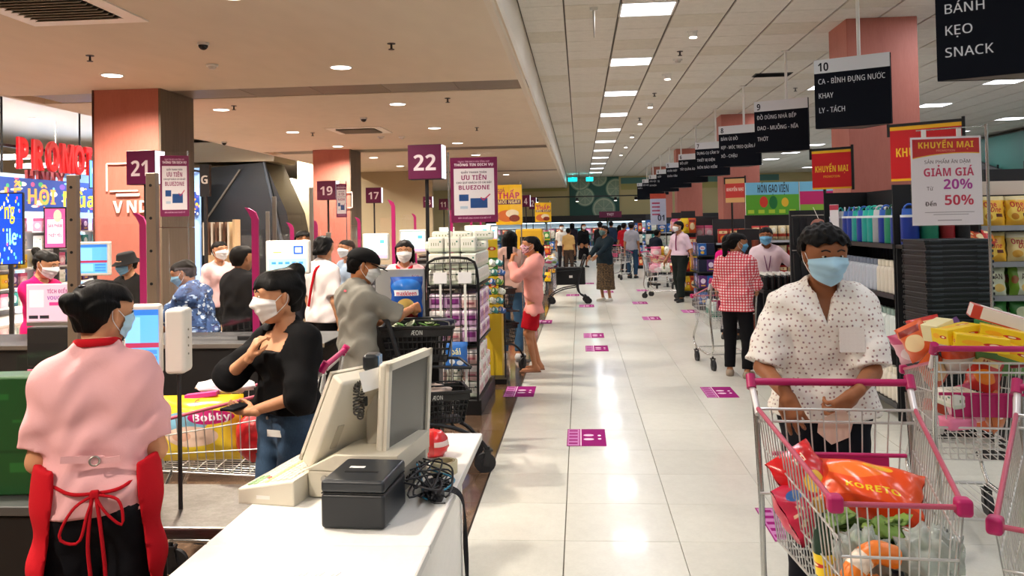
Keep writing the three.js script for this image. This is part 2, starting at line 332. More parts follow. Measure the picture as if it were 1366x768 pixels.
function handPrims(w, D, N, side, s, curl, grip) {   // wrist, finger direction, palm normal, +1 left / -1 right hand
  D = unit(D); N = unit(sub3(N, [D[0] * dot3(N, D), D[1] * dot3(N, D), D[2] * dot3(N, D)]));
  const T = cross3(D, N).map((v) => v * side);   // towards the thumb
  const at = (d, n, t) => [w[0] + (D[0] * d + N[0] * n + T[0] * t) * s, w[1] + (D[1] * d + N[1] * n + T[1] * t) * s, w[2] + (D[2] * d + N[2] * n + T[2] * t) * s];
  const out = [limb(add3(w, D, -0.03 * s), at(0.015, 0, 0), 0.025 * s, 0.026 * s, 0.01)];
  for (const t of [-0.026, -0.009, 0.009, 0.026]) out.push(limb(at(0.015, 0, t * 0.6), at(0.085 - Math.abs(t) * 0.2, 0, t), 0.017 * s, 0.0135 * s, 0.012));
  [[-0.031, 0.062, -0.16], [-0.0105, 0.076, -0.04], [0.0105, 0.082, 0.05], [0.031, 0.074, 0.15]].forEach(([t, L, spread], i) => {
    let p = [0.084 - Math.abs(t) * 0.25, 0, t], a = (curl[i] ?? curl[0]) * 0.75; const seg = [0.45, 0.32, 0.25], r = [0.0098, 0.0088, 0.008, 0.0068].map((v) => v * (i === 0 ? 0.88 : 1));
    seg.forEach((f, j) => { const q = [p[0] + Math.cos(a) * L * f * 1.0, p[1] + Math.sin(a) * L * f, p[2] + spread * L * f * (grip ? 0.2 : 1)]; out.push(limb(at(...p), at(...q), r[j] * s, r[j + 1] * s, 0.004)); p = q; a += (curl[i] ?? curl[0]) * (j ? 0.8 : 1); });
  });
  const th = curl.thumb ?? 0.35;
  out.push(limb(at(0.018, 0.006, 0.022), at(0.048, 0.018 + th * 0.01, 0.044), 0.0155 * s, 0.0115 * s, 0.01), limb(at(0.048, 0.018 + th * 0.01, 0.044), at(0.078, 0.026 + th * 0.03, 0.052 - th * 0.02), 0.011 * s, 0.0095 * s, 0.004), limb(at(0.078, 0.026 + th * 0.03, 0.052 - th * 0.02), at(0.1, 0.03 + th * 0.05, 0.05 - th * 0.04), 0.0095 * s, 0.0075 * s, 0.003));
  return out;
}
const hairs = new Map();
function hairMat(c) { if (!hairs.has(c)) hairs.set(c, new THREE.MeshPhysicalMaterial({ color: c, roughness: 0.5, specularIntensity: 0.25, bumpMap: strandTex, bumpScale: 0.002 })); return hairs.get(c); }
const skins = new Map();
function skinMat(c) { if (!skins.has(c)) skins.set(c, new THREE.MeshPhysicalMaterial({ color: c, roughness: 0.5, specularIntensity: 0.6 })); return skins.get(c); }
const strandTex = canvasTex(256, 256, (g, w, h) => { g.fillStyle = '#777'; g.fillRect(0, 0, w, h); for (let i = 0; i < 900; i++) { g.fillStyle = `rgba(${rnd() > 0.5 ? '255,255,255' : '0,0,0'},0.3)`; g.fillRect(rnd(0, w), rnd(-60, h), 1, rnd(50, 200)); } }); strandTex.wrapS = strandTex.wrapT = THREE.RepeatWrapping; strandTex.repeat.set(8, 8); strandTex.colorSpace = THREE.NoColorSpace;
const weave = noiseTex(256, 256, [128, 128, 128], 60, [32, 128]); weave.wrapS = weave.wrapT = THREE.RepeatWrapping; weave.repeat.set(4, 4); weave.colorSpace = THREE.NoColorSpace;
const clothes = new Map();
function cloth(c, rough = 0.85) { const k = c + '|' + rough; if (!clothes.has(k)) clothes.set(k, new THREE.MeshPhysicalMaterial({ color: c, roughness: rough, specularIntensity: 0.3, bumpMap: weave, bumpScale: 0.001 })); return clothes.get(k); }
function patterned(w, h, metres, draw) { const t = canvasTex(w, h, draw); t.wrapS = t.wrapT = THREE.RepeatWrapping; t.repeat.set(1 / metres, 1 / metres); return new THREE.MeshPhysicalMaterial({ map: t, roughness: 0.85 }); }

function person(o) {
  const s = o.h / 1.65, bw = o.wide ?? 1, fine = o.fine ?? 0, cell = fine === 2 ? 0.011 : fine === 1 ? 0.014 : 0.02, hc = fine === 2 ? 0.0042 : fine === 1 ? 0.0055 : 0.0075;
  const root = thing('person', o.label, 'person', [o.at[0], o.y ?? 0, o.at[1]], o.turn ?? 0);
  const S = (x, y, z) => [x * s, y * s, z * s], lean = o.lean ?? 0, hipY = 0.9 * s;
  const up = (x, y, z) => { const Y = y * s - hipY, Z = z * s; return [x * s, hipY + Y * Math.cos(lean) - Z * Math.sin(lean), Y * Math.sin(lean) + Z * Math.cos(lean)]; };
  const drop = o.sit ?? 0;   // lowered hips are not used; figures stand
  // legs
  const feet = o.feet || { L: [0.1, 0], R: [-0.1, 0] };
  const leg = {};
  for (const [k, sd] of [['L', 1], ['R', -1]]) {
    const hip = S(0.085 * sd, 0.88 - drop, 0), ank = [feet[k][0] * s, (0.075 + (feet[k][2] || 0)) * s, (feet[k][1] - 0.02) * s];
    const [knee, ankle] = reach(hip, ank, 0.41 * s, 0.41 * s, [0.1 * sd, 0, 1]);
    const ty = feet[k][3] ?? 0.15 * sd;
    leg[k] = { hip, knee, ankle, toe: [ankle[0] + Math.sin(ty) * 0.15 * s, 0.028 * s + (feet[k][2] || 0) * s * 0.4, ankle[2] + Math.cos(ty) * 0.15 * s], heel: [ankle[0] - Math.sin(ty) * 0.03 * s, 0.035 * s + (feet[k][2] || 0) * s, ankle[2] - Math.cos(ty) * 0.03 * s] };
  }
  // torso
  const shW = 0.152 * bw, J = { neck: up(0, 1.4, -0.01), headC: null, ch: up(0, 1.25, 0) };
  const arm = {};
  for (const [k, sd] of [['L', 1], ['R', -1]]) {
    const sh = up(shW * sd, 1.312 + (o.shrug ?? 0), -0.01), H = (o.hands && o.hands[k]) || {};
    const tgt = H.p ? S(...H.p) : add3(sh, S(0.07 * sd, -0.52, 0.04));
    const [el, wr] = reach(sh, tgt, 0.275 * s, 0.245 * s, H.elbow || [0.35 * sd, -0.3, -1]);
    arm[k] = { sh, el, wr, D: H.d || sub3(wr, el), N: H.n || [-sd, 0, -0.2], curl: H.curl || [0.35, 0.35, 0.3, 0.25], grip: H.grip, sd };
  }
  const hd = o.head || {};
  const hs = s * (o.headScale ?? 1) * (0.97 + (o.h > 1.6 ? 0 : 0.03));
  const hq = new THREE.Quaternion().setFromEuler(new THREE.Euler(hd.pitch ?? 0, hd.yaw ?? 0, hd.roll ?? 0, 'YXZ'));
  const neckTop = up(0, 1.455, 0.012);
  const hc0 = add3(neckTop, (() => { const v = V(0, 0.088 * hs, 0.012 * hs).applyQuaternion(hq); return [v.x, v.y, v.z]; })());
  const HP = (x, y, z) => { const v = V(x * hs, y * hs, z * hs).applyQuaternion(hq); return [v.x + hc0[0], v.y + hc0[1], v.z + hc0[2]]; };
  const f = o.female ? 1 : 0;
  const torso = (g, zf = 1.12) => [
    limb(up(-shW * 0.85, 1.315, -0.015), up(shW * 0.85, 1.315, -0.015), (0.052 + g) * s, (0.052 + g) * s, 0.05, zf),
    limb(up(0, 1.385, -0.02), up(shW * 0.7, 1.335, -0.015), (0.036 + g) * s, (0.045 + g) * s, 0.04), limb(up(0, 1.385, -0.02), up(-shW * 0.7, 1.335, -0.015), (0.036 + g) * s, (0.045 + g) * s, 0.04),
    limb(up(-0.07 * bw, 1.24, 0), up(0.07 * bw, 1.24, 0), (0.103 + g) * s, (0.103 + g) * s, 0.07, zf),
    limb(up(-0.055 * bw, 1.1, 0), up(0.055 * bw, 1.1, 0), (0.09 + g + (o.belly ?? 0)) * s, (0.09 + g + (o.belly ?? 0)) * s, 0.07, zf),
    limb(up(-0.065 * bw, 0.95, -0.005), up(0.065 * bw, 0.95, -0.005), (0.1 + g) * s, (0.1 + g) * s, 0.07, zf),
    ...(f ? [limb(up(-0.062, 1.225, 0.07), up(-0.062, 1.225, 0.07), (0.05 + g) * s, (0.05 + g) * s, 0.05), limb(up(0.062, 1.225, 0.07), up(0.062, 1.225, 0.07), (0.05 + g) * s, (0.05 + g) * s, 0.05)] : []),
  ];
  const legPrims = (g, lo = 0, cutAt) => ['L', 'R'].flatMap((k) => {
    const { hip, knee, ankle } = leg[k];
    if (cutAt !== undefined && cutAt < 1) { const e = mix3(hip, knee, cutAt), u = unit(sub3(knee, hip)), ee = add3(e, u, 0.05); return [limb(hip, ee, (0.085 + g) * s, (0.068 + g + lo) * s, 0.05, 1, [...e, ...u])]; }
    const e = mix3(knee, ankle, (cutAt ?? 2) - 1), u = unit(sub3(ankle, knee)), ee = add3(e, u, 0.05);
    return [limb(hip, knee, (0.083 + g) * s, (0.056 + g + lo * 0.5) * s, 0.05), limb(knee, cutAt ? ee : ankle, (0.054 + g + lo * 0.5) * s, (0.036 + g + lo) * s, 0.04, 1, cutAt ? [...e, ...u] : undefined)];
  });
  // body: skin from head to foot as one mesh
  const skin = skinMat(o.skin ?? 0xb98563);
  const bodyPrims = [...torso(-0.006), ...legPrims(-0.006), limb(J.neck, neckTop, 0.052 * s, 0.048 * s, 0.04)];
  for (const k of ['L', 'R']) { const { sh, el, wr } = arm[k], { ankle, toe, heel } = leg[k]; bodyPrims.push(limb(sh, el, 0.045 * s, 0.036 * s, 0.03), limb(el, wr, 0.037 * s, 0.0255 * s, 0.02), limb(heel, toe, 0.033 * s, 0.026 * s, 0.03), limb(ankle, heel, 0.034 * s, 0.03 * s, 0.02)); }
  const headPrims = [
    limb(HP(0, 0.018, -0.03), HP(0, 0.02, 0.022), 0.079 * hs, 0.076 * hs, 0.03), limb(HP(0, 0.02, 0.03), HP(0, -0.01, 0.038), 0.066 * hs, 0.06 * hs, 0.03),
    limb(HP(-0.012, -0.03, 0.042), HP(-0.008, -0.085, 0.05), 0.05 * hs, 0.03 * hs, 0.03), limb(HP(0.012, -0.03, 0.042), HP(0.008, -0.085, 0.05), 0.05 * hs, 0.03 * hs, 0.03),
    limb(HP(-0.048, -0.055, 0.0), HP(-0.012, -0.09, 0.05), 0.024 * hs, 0.02 * hs, 0.03), limb(HP(0.048, -0.055, 0.0), HP(0.012, -0.09, 0.05), 0.024 * hs, 0.02 * hs, 0.03),
    limb(HP(0, 0.012, 0.093), HP(0, -0.03, 0.108), 0.008 * hs, 0.012 * hs, 0.012), limb(HP(-0.011, -0.034, 0.098), HP(0.011, -0.034, 0.098), 0.009 * hs, 0.009 * hs, 0.008),
    limb(HP(-0.04, 0.03, 0.076), HP(0.04, 0.03, 0.076), 0.016 * hs, 0.016 * hs, 0.02), limb(HP(-0.022, -0.063, 0.085), HP(0.022, -0.063, 0.085), 0.008 * hs, 0.008 * hs, 0.01),
    limb(HP(-0.08, 0.012, -0.01), HP(-0.077, -0.03, -0.002), 0.013 * hs, 0.008 * hs, 0.006), limb(HP(0.08, 0.012, -0.01), HP(0.077, -0.03, -0.002), 0.013 * hs, 0.008 * hs, 0.006),
    limb(HP(0, -0.05, -0.025), add3(neckTop, sub3(J.neck, neckTop), 0.35), 0.05 * hs, 0.049 * s, 0.03),
  ];
  const geos = [netMesh(bodyPrims, cell), netMesh(headPrims, hc)];
  for (const k of ['L', 'R']) if (!(o.noHands && o.noHands.includes(k))) geos.push(netMesh(handPrims(arm[k].wr, arm[k].D, arm[k].N, arm[k].sd, s * (f ? 0.92 : 1), arm[k].curl, arm[k].grip), fine ? 0.0036 : 0.0055));
  part('body', geos.map((g) => { const q = g.toNonIndexed(); q.setAttribute('uv', new THREE.BufferAttribute(new Float32Array(q.attributes.position.count * 2), 2)); return q; }), skin, root);
  const onFace = (x, y) => { let z = 0.16; for (let i = 0; i < 40; i++) { const d = fieldAt(headPrims, ...HP(x, y, z)) / hs; if (d < 0.0004) break; z -= d * 0.9; if (z < -0.2) break; } return z; };
  // eyes and brows
  if (!o.back) for (const sd of [-1, 1]) {
    const z = onFace(0.031 * sd, 0.008), [ex, ey, ez] = HP(0.031 * sd, 0.008, z - 0.004);
    const E1 = new THREE.SphereGeometry(1, 12, 8).scale(0.0125 * hs, 0.0055 * hs, 0.006 * hs).applyQuaternion(hq).translate(ex, ey, ez);
    const e = part('eye', E1, fine ? mat(0xd8d0c4, 0.3) : mat(0x1a100c, 0.4), root);
    if (fine) { const [ix, iy, iz] = HP(0.031 * sd, 0.008, z + 0.0005); part('iris', new THREE.SphereGeometry(1, 10, 8).scale(0.0055 * hs, 0.0053 * hs, 0.003 * hs).applyQuaternion(hq).translate(ix, iy, iz), mat(0x120b08, 0.2), e); }
    part('eyebrow', tube([[0.013, 0.03], [0.03, 0.036], [0.047, 0.03]].map(([x, y]) => HP(x * sd, y, onFace(x * sd, y) + 0.0005)), 0.0032 * hs, 8, 5), mat(0x14100e, 0.8), root);
  }
  if (!o.mask && !o.back) part('lips', [tube([[-0.022, -0.062], [0, -0.06], [0.022, -0.062]].map(([x, y]) => HP(x, y, onFace(x, y))), 0.005 * hs, 8, 6)], mat(0x8e4a40, 0.5), root);
  // hair
  const hr = o.hair || {}, style = hr.style || 'short', hp = [limb(HP(0, 0.022, -0.032), HP(0, 0.026, 0.02), (0.089 + (hr.bulk ?? 0)) * hs, (0.085 + (hr.bulk ?? 0)) * hs, 0.03), limb(HP(0, -0.02, -0.045), HP(0, -0.055, -0.05), 0.068 * hs, 0.052 * hs, 0.03)];
  if (style === 'bun') hp.push(limb(HP(0, hr.bunY ?? 0.06, -0.125), HP(0, (hr.bunY ?? 0.06) + 0.012, -0.14), 0.04 * hs, 0.036 * hs, 0.015));
  if (style === 'topbun') hp.push(limb(HP(0.0, 0.075, -0.085), HP(0, 0.09, -0.095), 0.05 * hs, 0.042 * hs, 0.02));
  if (style === 'low') hp.push(limb(HP(-0.02, -0.035, -0.1), HP(0.03, -0.055, -0.1), 0.045 * hs, 0.042 * hs, 0.03));
  if (style === 'long') hp.push(limb(HP(-0.03, -0.03, -0.05), HP(-0.05, -0.24, -0.07), 0.06 * hs, 0.045 * hs, 0.04, 1.3), limb(HP(0.03, -0.03, -0.05), HP(0.05, -0.24, -0.07), 0.06 * hs, 0.045 * hs, 0.04, 1.3), limb(HP(-0.06, 0.02, -0.01), HP(-0.075, -0.13, -0.01), 0.04 * hs, 0.025 * hs, 0.03), limb(HP(0.06, 0.02, -0.01), HP(0.075, -0.13, -0.01), 0.04 * hs, 0.025 * hs, 0.03));
  if (style === 'tail') hp.push(limb(HP(0, 0.0, -0.1), HP(0, -0.04, -0.135), 0.03 * hs, 0.034 * hs, 0.02), limb(HP(0, -0.04, -0.135), HP(0.01, -0.22, -0.12), 0.034 * hs, 0.02 * hs, 0.02));
  const inv = hq.clone().invert(), tv = V(0, 0, 0), line = hr.line ?? 0.058, strand = fine ? 0.0022 : 0.001;
  const hairG = netMesh(hp, hc * 1.05, (d, x, y, z) => {
    tv.set(x - hc0[0], y - hc0[1], z - hc0[2]).applyQuaternion(inv).divideScalar(hs);
    const X = tv.x, Y = tv.y, Z = tv.z, side = Math.abs(X);
    d += strand * Math.sin((Math.atan2(X, Y + 0.25) * 38 + Z * 30) * (hr.curl ? 1.6 : 1) + Math.sin(Y * 60 + X * 25) * 1.5) + (hr.curl ?? 0) * Math.sin(X * 110 + 1) * Math.sin(Y * 120) * Math.sin(Z * 115);
    let m = 1; const fr = hr.fringe ?? 0;
    const face = Math.max((Z - (-0.004 + side * 0.12)) * -1, Y - (line - side * 0.28 - fr * (side > 0.03 ? 0 : 0.006) + 0.006 * Math.sin(X * 130)));   // < 0 in the face
    m = -face;
    const ear = Math.max(0.022 - side * -1 - 0.09, Math.hypot(Y + 0.012, Z + 0.004) - 0.024);
    if (style !== 'long') { const low = -(Y + (hr.nape ?? 0.075) + (Z > -0.03 ? -0.05 * Math.min(1, (Z + 0.03) / 0.03) : 0)); if (Z > -0.16) m = Math.max(m, style === 'tail' && Z < -0.1 ? -1 : low); }
    if (side > 0.06 && style !== 'long') m = Math.max(m, -(Math.hypot(Y + 0.02, Z + 0.002) - 0.03));
    return Math.max(d, m * hs);
  });
  if (style !== 'none') part('hair', cubeUv(hairG), hairMat(hr.color ?? 0x050404), root);
  // mask: a curved sheet pushed out from the face, pleated, with two ear loops
  if (o.mask) {
    const U = 22, W = 14, pos = [], idx = [], uv = [];
    for (let j = 0; j <= W; j++) for (let i = 0; i <= U; i++) {
      const a = (i / U - 0.5) * 2.5, v = j / W, top = 0.0 - Math.abs(a) * 0.012 + 0.012 * Math.cos(a * 1.3), bot = -0.118 + Math.abs(a) * 0.03, yy = bot + (top - bot) * v;
      const dx = Math.sin(a), dz = Math.cos(a); let t = 0.16;
      for (let q = 0; q < 36; q++) { const d = fieldAt(headPrims, ...HP(dx * t, yy, dz * t + 0.01)) / hs; if (d < 0.001 || t < 0.02) break; t -= d * 0.9; }
      const bulge = 0.006 + 0.012 * Math.cos(a * 1.1) * Math.sin(Math.PI * v) + 0.0016 * Math.sin(v * 19);
      t = Math.max(t, 0.055 + 0.02 * Math.cos(a)) + bulge;
      pos.push(...HP(dx * t, yy, dz * t + 0.01)); uv.push(i / U, v);
    }
    for (let j = 0; j < W; j++) for (let i = 0; i < U; i++) { const a = j * (U + 1) + i; idx.push(a, a + 1, a + U + 1, a + 1, a + U + 2, a + U + 1); }
    const g = new THREE.BufferGeometry(); g.setAttribute('position', new THREE.BufferAttribute(new Float32Array(pos), 3)); g.setAttribute('uv', new THREE.BufferAttribute(new Float32Array(uv), 2)); g.setIndex(idx); g.computeVertexNormals();
    const mm = new THREE.MeshPhysicalMaterial({ color: o.mask, roughness: 0.85, side: THREE.DoubleSide }); if (o.maskMap) { mm.map = o.maskMap; mm.color.set(0xffffff); }
    const mk = part('face_mask', g, mm, root);
    for (const i of [0, U]) { const g3 = (j) => { const k = (j * (U + 1) + i) * 3; return [pos[k], pos[k + 1], pos[k + 2]]; }; const sd = i ? 1 : -1; part('ear_loop', tube([g3(W - 1), HP(0.082 * sd, 0.006, 0.0), HP(0.086 * sd, 0.01, -0.02), HP(0.082 * sd, -0.03, -0.016), g3(1)], 0.0016 * hs, 16, 5), mat(0xe6e8ea, 0.7), mk); }
  }
  // upper garment
  const tp = o.top;
  if (tp) {
    const g = tp.loose ?? 0.012, sl = tp.sleeve ?? 0.75, pr = torso(g, 1.1);
    const hem = tp.hem ?? 0.86;
    pr.push(limb(up(-0.07 * bw, hem - 0.02, 0), up(0.07 * bw, hem - 0.02, 0), (0.104 + g + (tp.flare ?? 0)) * s, (0.104 + g + (tp.flare ?? 0)) * s, 0.09, 1.1));
    for (const k of ['L', 'R']) {
      const { sh, el, wr } = arm[k], w = tp.sleeveW ?? 0;
      const u1 = unit(sub3(el, sh)), u2 = unit(sub3(wr, el));
      if (sl <= 1) { const e = mix3(sh, el, sl); pr.push(limb(sh, add3(e, u1, 0.06), (0.054 + g * 0.6) * s, (0.05 + g * 0.8 + w) * s, 0.028, 1, [...e, ...u1])); }
      else { const e = mix3(el, wr, sl - 1); pr.push(limb(sh, el, (0.052 + g * 0.6) * s, (0.044 + g * 0.6 + w * 0.6) * s, 0.045), limb(el, add3(e, u2, 0.05), (0.044 + g * 0.6 + w * 0.6) * s, (0.032 + g * 0.6 + w) * s, 0.03, 1, [...e, ...u2])); }
    }
    if (tp.hood) pr.push(limb(up(-0.06, 1.39, -0.075), up(0.06, 1.39, -0.075), 0.05 * s, 0.05 * s, 0.03), limb(up(-0.03, 1.33, -0.1), up(0.03, 1.33, -0.1), 0.045 * s, 0.045 * s, 0.04));
    if (tp.collar) pr.push(limb(up(-0.05, 1.412, -0.03), up(0.05, 1.412, -0.03), 0.026 * s, 0.026 * s, 0.02), limb(up(-0.06, 1.405, 0.02), up(-0.03, 1.375, 0.06), 0.022 * s, 0.018 * s, 0.015), limb(up(0.06, 1.405, 0.02), up(0.03, 1.375, 0.06), 0.022 * s, 0.018 * s, 0.015));
    const hp0 = up(0, hem, 0), hn = unit(sub3(up(0, hem - 0.1, 0), hp0)), nk = up(0, 1.425, tp.neckZ ?? 0.03), nr = (tp.neck ?? 0.062) * s, fold = tp.fold ?? 0.004;
    const vee = tp.vee ? up(0, 1.42 - tp.vee, 0.11) : null, vt = up(0, 1.43, 0.05);
    const shape = (d, x, y, z) => {
      d += fold * (Math.sin(x * 23 + y * 17 + Math.sin(y * 29) * 1.2) * Math.sin(y * 11 - z * 19 + x * 7) + 0.6 * Math.sin(y * 48 + x * 21 + 2 * Math.sin(x * 30 + z * 20)));
      const hy = (x - hp0[0]) * hn[0] + (y - hp0[1]) * hn[1] + (z - hp0[2]) * hn[2];
      const inArm = Math.abs(x) > 0.2 * bw * s ? 1 : 0;
      if (!inArm || tp.hemAll) d = Math.max(d, hy);
      const n1 = Math.hypot(x - nk[0], (y - nk[1]) * 0.8, z - nk[2]) - nr; d = Math.max(d, -n1);
      if (tp.wideNeck) { const q = Math.max(Math.abs(x) - tp.wideNeck, tp.wideY * s - y, -z - 0.02 + (y > 1.36 * s ? 1 : 0)); d = Math.max(d, -q); }
      if (vee && z > 0) { const t = (vt[1] - y) / (vt[1] - vee[1]); if (t < 1) d = Math.max(d, -(Math.abs(x) - 0.05 * s * (1 - t)) * 0.9); }
      return d;
    };
    const tg = netMesh(pr, tp.cell ?? cell * 0.9, shape);
    const cg = part(tp.name || 'shirt', cubeUv(tg), tp.mat || cloth(tp.color), root, tp.label);
    root.userData_top = cg; delete root.userData_top;
  }
  // lower garment
  const bt = o.bottom;
  if (bt) {
    const g = bt.loose ?? 0.008, hipsG = [limb(up(-0.062 * bw, 0.97, -0.004), up(0.062 * bw, 0.97, -0.004), (0.097 + g) * s, (0.097 + g) * s, 0.06, 1.1), limb(S(-0.07 * bw, 0.88, -0.008), S(0.07 * bw, 0.88, -0.008), (0.1 + g) * s, (0.1 + g) * s, 0.06, 1.1)];
    const wl = up(0, bt.waist ?? (tp && !o.tuck ? (tp.hem ?? 0.86) + 0.03 : 1.03), 0), wn = unit(sub3(up(0, 1.2, 0), up(0, 1.0, 0)));
    let pr = hipsG;
    if (bt.skirt) { const y = bt.skirt; pr = pr.concat([limb(S(-0.06, 0.86, 0), S(-0.1, y - 0.05, 0), (0.105 + g) * s, (0.12 + g) * s, 0.08), limb(S(0.06, 0.86, 0), S(0.1, y - 0.05, 0), (0.105 + g) * s, (0.12 + g) * s, 0.08), limb(S(0, 0.8, 0), S(0, y - 0.05, 0), (0.12 + g) * s, (0.14 + g) * s, 0.08)]); }
    else pr = pr.concat(legPrims(g, bt.wide ?? 0.012, bt.cut ?? 1.93));
    const shape = (d, x, y, z) => { d += (bt.fold ?? 0.003) * (Math.sin(x * 30 + y * 13 + 3 * Math.sin(y * 9)) * Math.sin(y * 36 + z * 20) + (bt.skirt ? 2 * Math.sin(Math.atan2(x, z) * 14) : 0)); d = Math.max(d, (x - wl[0]) * wn[0] + (y - wl[1]) * wn[1] + (z - wl[2]) * wn[2]); if (bt.skirt) d = Math.max(d, bt.skirt * s - y); return d; };
    part(bt.name || 'trousers', cubeUv(netMesh(pr, cell, shape)), bt.mat || cloth(bt.color), root, bt.label);
  }
  if (o.shoes) for (const k of ['L', 'R']) { const { ankle, toe, heel } = leg[k]; const fl = Math.min(toe[1], heel[1]); part(o.shoeName || 'shoe', netMesh([limb(heel, toe, 0.042 * s, 0.036 * s, 0.03), limb(add3(ankle, [0, -0.02, 0]), heel, 0.045 * s, 0.04 * s, 0.02)], 0.009, (d, x, y, z) => Math.max(d, (feet[k][2] ? -1 : 0.004 - y))), mat(o.shoes, 0.5), root); }
  o.joints = { arm, leg, HP, up, S, hq, hs, s, hc0, onFace }; root.joints = o.joints;
  return root;
}
// a cap made of a dome and a brim, in head coordinates of a figure
function capOn(p, color, brimDir = 1) {
  const { HP, hq, hs } = p.joints, c = HP(0, 0.035, -0.008);
  const dome = new THREE.SphereGeometry(1, 28, 12, 0, Math.PI * 2, 0, 1.62).scale(0.108 * hs, 0.09 * hs, 0.122 * hs).applyQuaternion(hq).translate(...c);
  const cap = part('cap', dome, cloth(color), p);
  const pts = []; for (let i = 0; i <= 16; i++) { const a = -1.15 + 2.3 * i / 16; pts.push([Math.sin(a) * 0.106, Math.cos(a) * 0.112]); }
  for (let i = 16; i >= 0; i--) { const a = -1.15 + 2.3 * i / 16; pts.push([Math.sin(a) * 0.1, Math.cos(a) * 0.114 + 0.07 * Math.cos(a * 1.3)]); }
  const brim = extrude(pts, 0.004, 0.0015).rotateX(Math.PI / 2).rotateX(0.18 * brimDir).scale(hs, hs, hs).applyQuaternion(hq).translate(...HP(0, 0.036, -0.004));
  part('brim', brim, cloth(color), cap);
  return cap;
}
function bucketHatOn(p, color) {
  const { HP, hq, hs } = p.joints;
  const g = lathe([[0.001, 0.085], [0.075, 0.08], [0.092, 0.06], [0.102, 0.0], [0.15, -0.035], [0.152, -0.04], [0.1, -0.012], [0.09, 0.05]], 32).scale(hs, hs, hs * 1.08).applyQuaternion(hq).translate(...HP(0, 0.045, -0.01));
  return part('bucket_hat', g, cloth(color), p);
}
// ---------------------------------------------------------------- builders: carts, baskets, packets
function pillow(w, h, d, n = 10, crimp = 0.06) {   // a filled bag standing on its lower edge, centred in x and z
  const pos = [], uv = [], idx = [];
  for (let side = 0; side < 2; side++) for (let j = 0; j <= n; j++) for (let i = 0; i <= n; i++) {
    const u = i / n * 2 - 1, v = j / n * 2 - 1, e = Math.max(0, 1 - Math.pow(Math.abs(v) / (1 - crimp), 3)) , f = Math.pow(Math.max(0, 1 - u * u), 0.5);
    const t = d / 2 * Math.min(1, Math.pow(e, 0.5)) * f + 0.0015, wob = 1 - 0.05 * (1 - Math.abs(v)) * 1;
    pos.push(u * w / 2 * wob + 0.004 * Math.sin(v * 9 + side), (v + 1) / 2 * h, (side ? -1 : 1) * t * (1 + 0.08 * Math.sin(u * 7 + v * 5)));
    uv.push(side ? 1 - i / n : i / n, j / n);
  }
  const N = (n + 1) * (n + 1);
  for (let side = 0; side < 2; side++) for (let j = 0; j < n; j++) for (let i = 0; i < n; i++) { const a = side * N + j * (n + 1) + i; side ? idx.push(a, a + n + 1, a + 1, a + 1, a + n + 1, a + n + 2) : idx.push(a, a + 1, a + n + 1, a + 1, a + n + 2, a + n + 1); }
  const g = new THREE.BufferGeometry(); g.setAttribute('position', new THREE.BufferAttribute(new Float32Array(pos), 3)); g.setAttribute('uv', new THREE.BufferAttribute(new Float32Array(uv), 2)); g.setIndex(idx); g.computeVertexNormals(); return g;
}
function lumpy(w, h, d, k = 0.12, f = 3, seg = 18) {   // a soft irregular lump resting at y = 0
  const g = new THREE.SphereGeometry(1, seg, Math.round(seg * 0.7)), p = g.attributes.position;
  for (let i = 0; i < p.count; i++) { const x = p.getX(i), y = p.getY(i), z = p.getZ(i), r = 1 + k * (Math.sin(x * f * 2.1 + y * f) * Math.sin(z * f * 1.7 + y * 2) + 0.5 * Math.sin(x * f * 4 + z * f * 3.3)); p.setXYZ(i, x * r * w / 2, Math.max(-0.86, y * r) * h / 2 + h * 0.43, z * r * d / 2); }
  g.computeVertexNormals(); return g;
}
function basketGeo(w = 0.44, d = 0.3, h = 0.22, slots = true) {   // black plastic hand basket, open top, slotted walls
  const out = { rim: [], walls: [], floor: [] }, t = 0.82, X = w / 2, Z = d / 2;
  out.rim.push(rbox(w + 0.03, 0.022, 0.02, 0.005, 0, h, Z), rbox(w + 0.03, 0.022, 0.02, 0.005, 0, h, -Z), rbox(0.02, 0.022, d, 0.005, X, h, 0), rbox(0.02, 0.022, d, 0.005, -X, h, 0));
  out.floor.push(rbox(w * t, 0.012, d * t, 0.004, 0, 0.008, 0));
  if (slots) for (const sg of [-1, 1]) {
    for (let i = 0; i <= 14; i++) { const u = i / 14 * 2 - 1; out.walls.push(bar([u * X * t, 0.01, sg * Z * t], [u * X, h, sg * Z], 0.004, 4)); }
    for (let i = 0; i <= 9; i++) { const u = i / 9 * 2 - 1; out.walls.push(bar([sg * X * t, 0.01, u * Z * t], [sg * X, h, u * Z], 0.004, 4)); }
    for (const v of [0.2, 0.4, 0.6]) { const k = t + (1 - t) * v; out.walls.push(box(2 * X * k, 0.008, 0.005, 0, h * v, sg * Z * k), box(0.005, 0.008, 2 * Z * k, sg * X * k, h * v, 0)); }
    out.walls.push(box(w * 0.98, h * 0.22, 0.006, 0, h * 0.86, sg * Z * 0.985), box(0.006, h * 0.22, d * 0.98, sg * X * 0.985, h * 0.86, 0));
  }
  return out;
}
const basketBlack = mat(0x121416, 0.42);
const letterTex = printed(256, 64, (g, w, h) => { g.fillStyle = '#121416'; g.fillRect(0, 0, w, h); text(g, 'ÆON', w / 2, h / 2, 50, '#c9ccc8', 'center', 'normal'); }, 0.5);
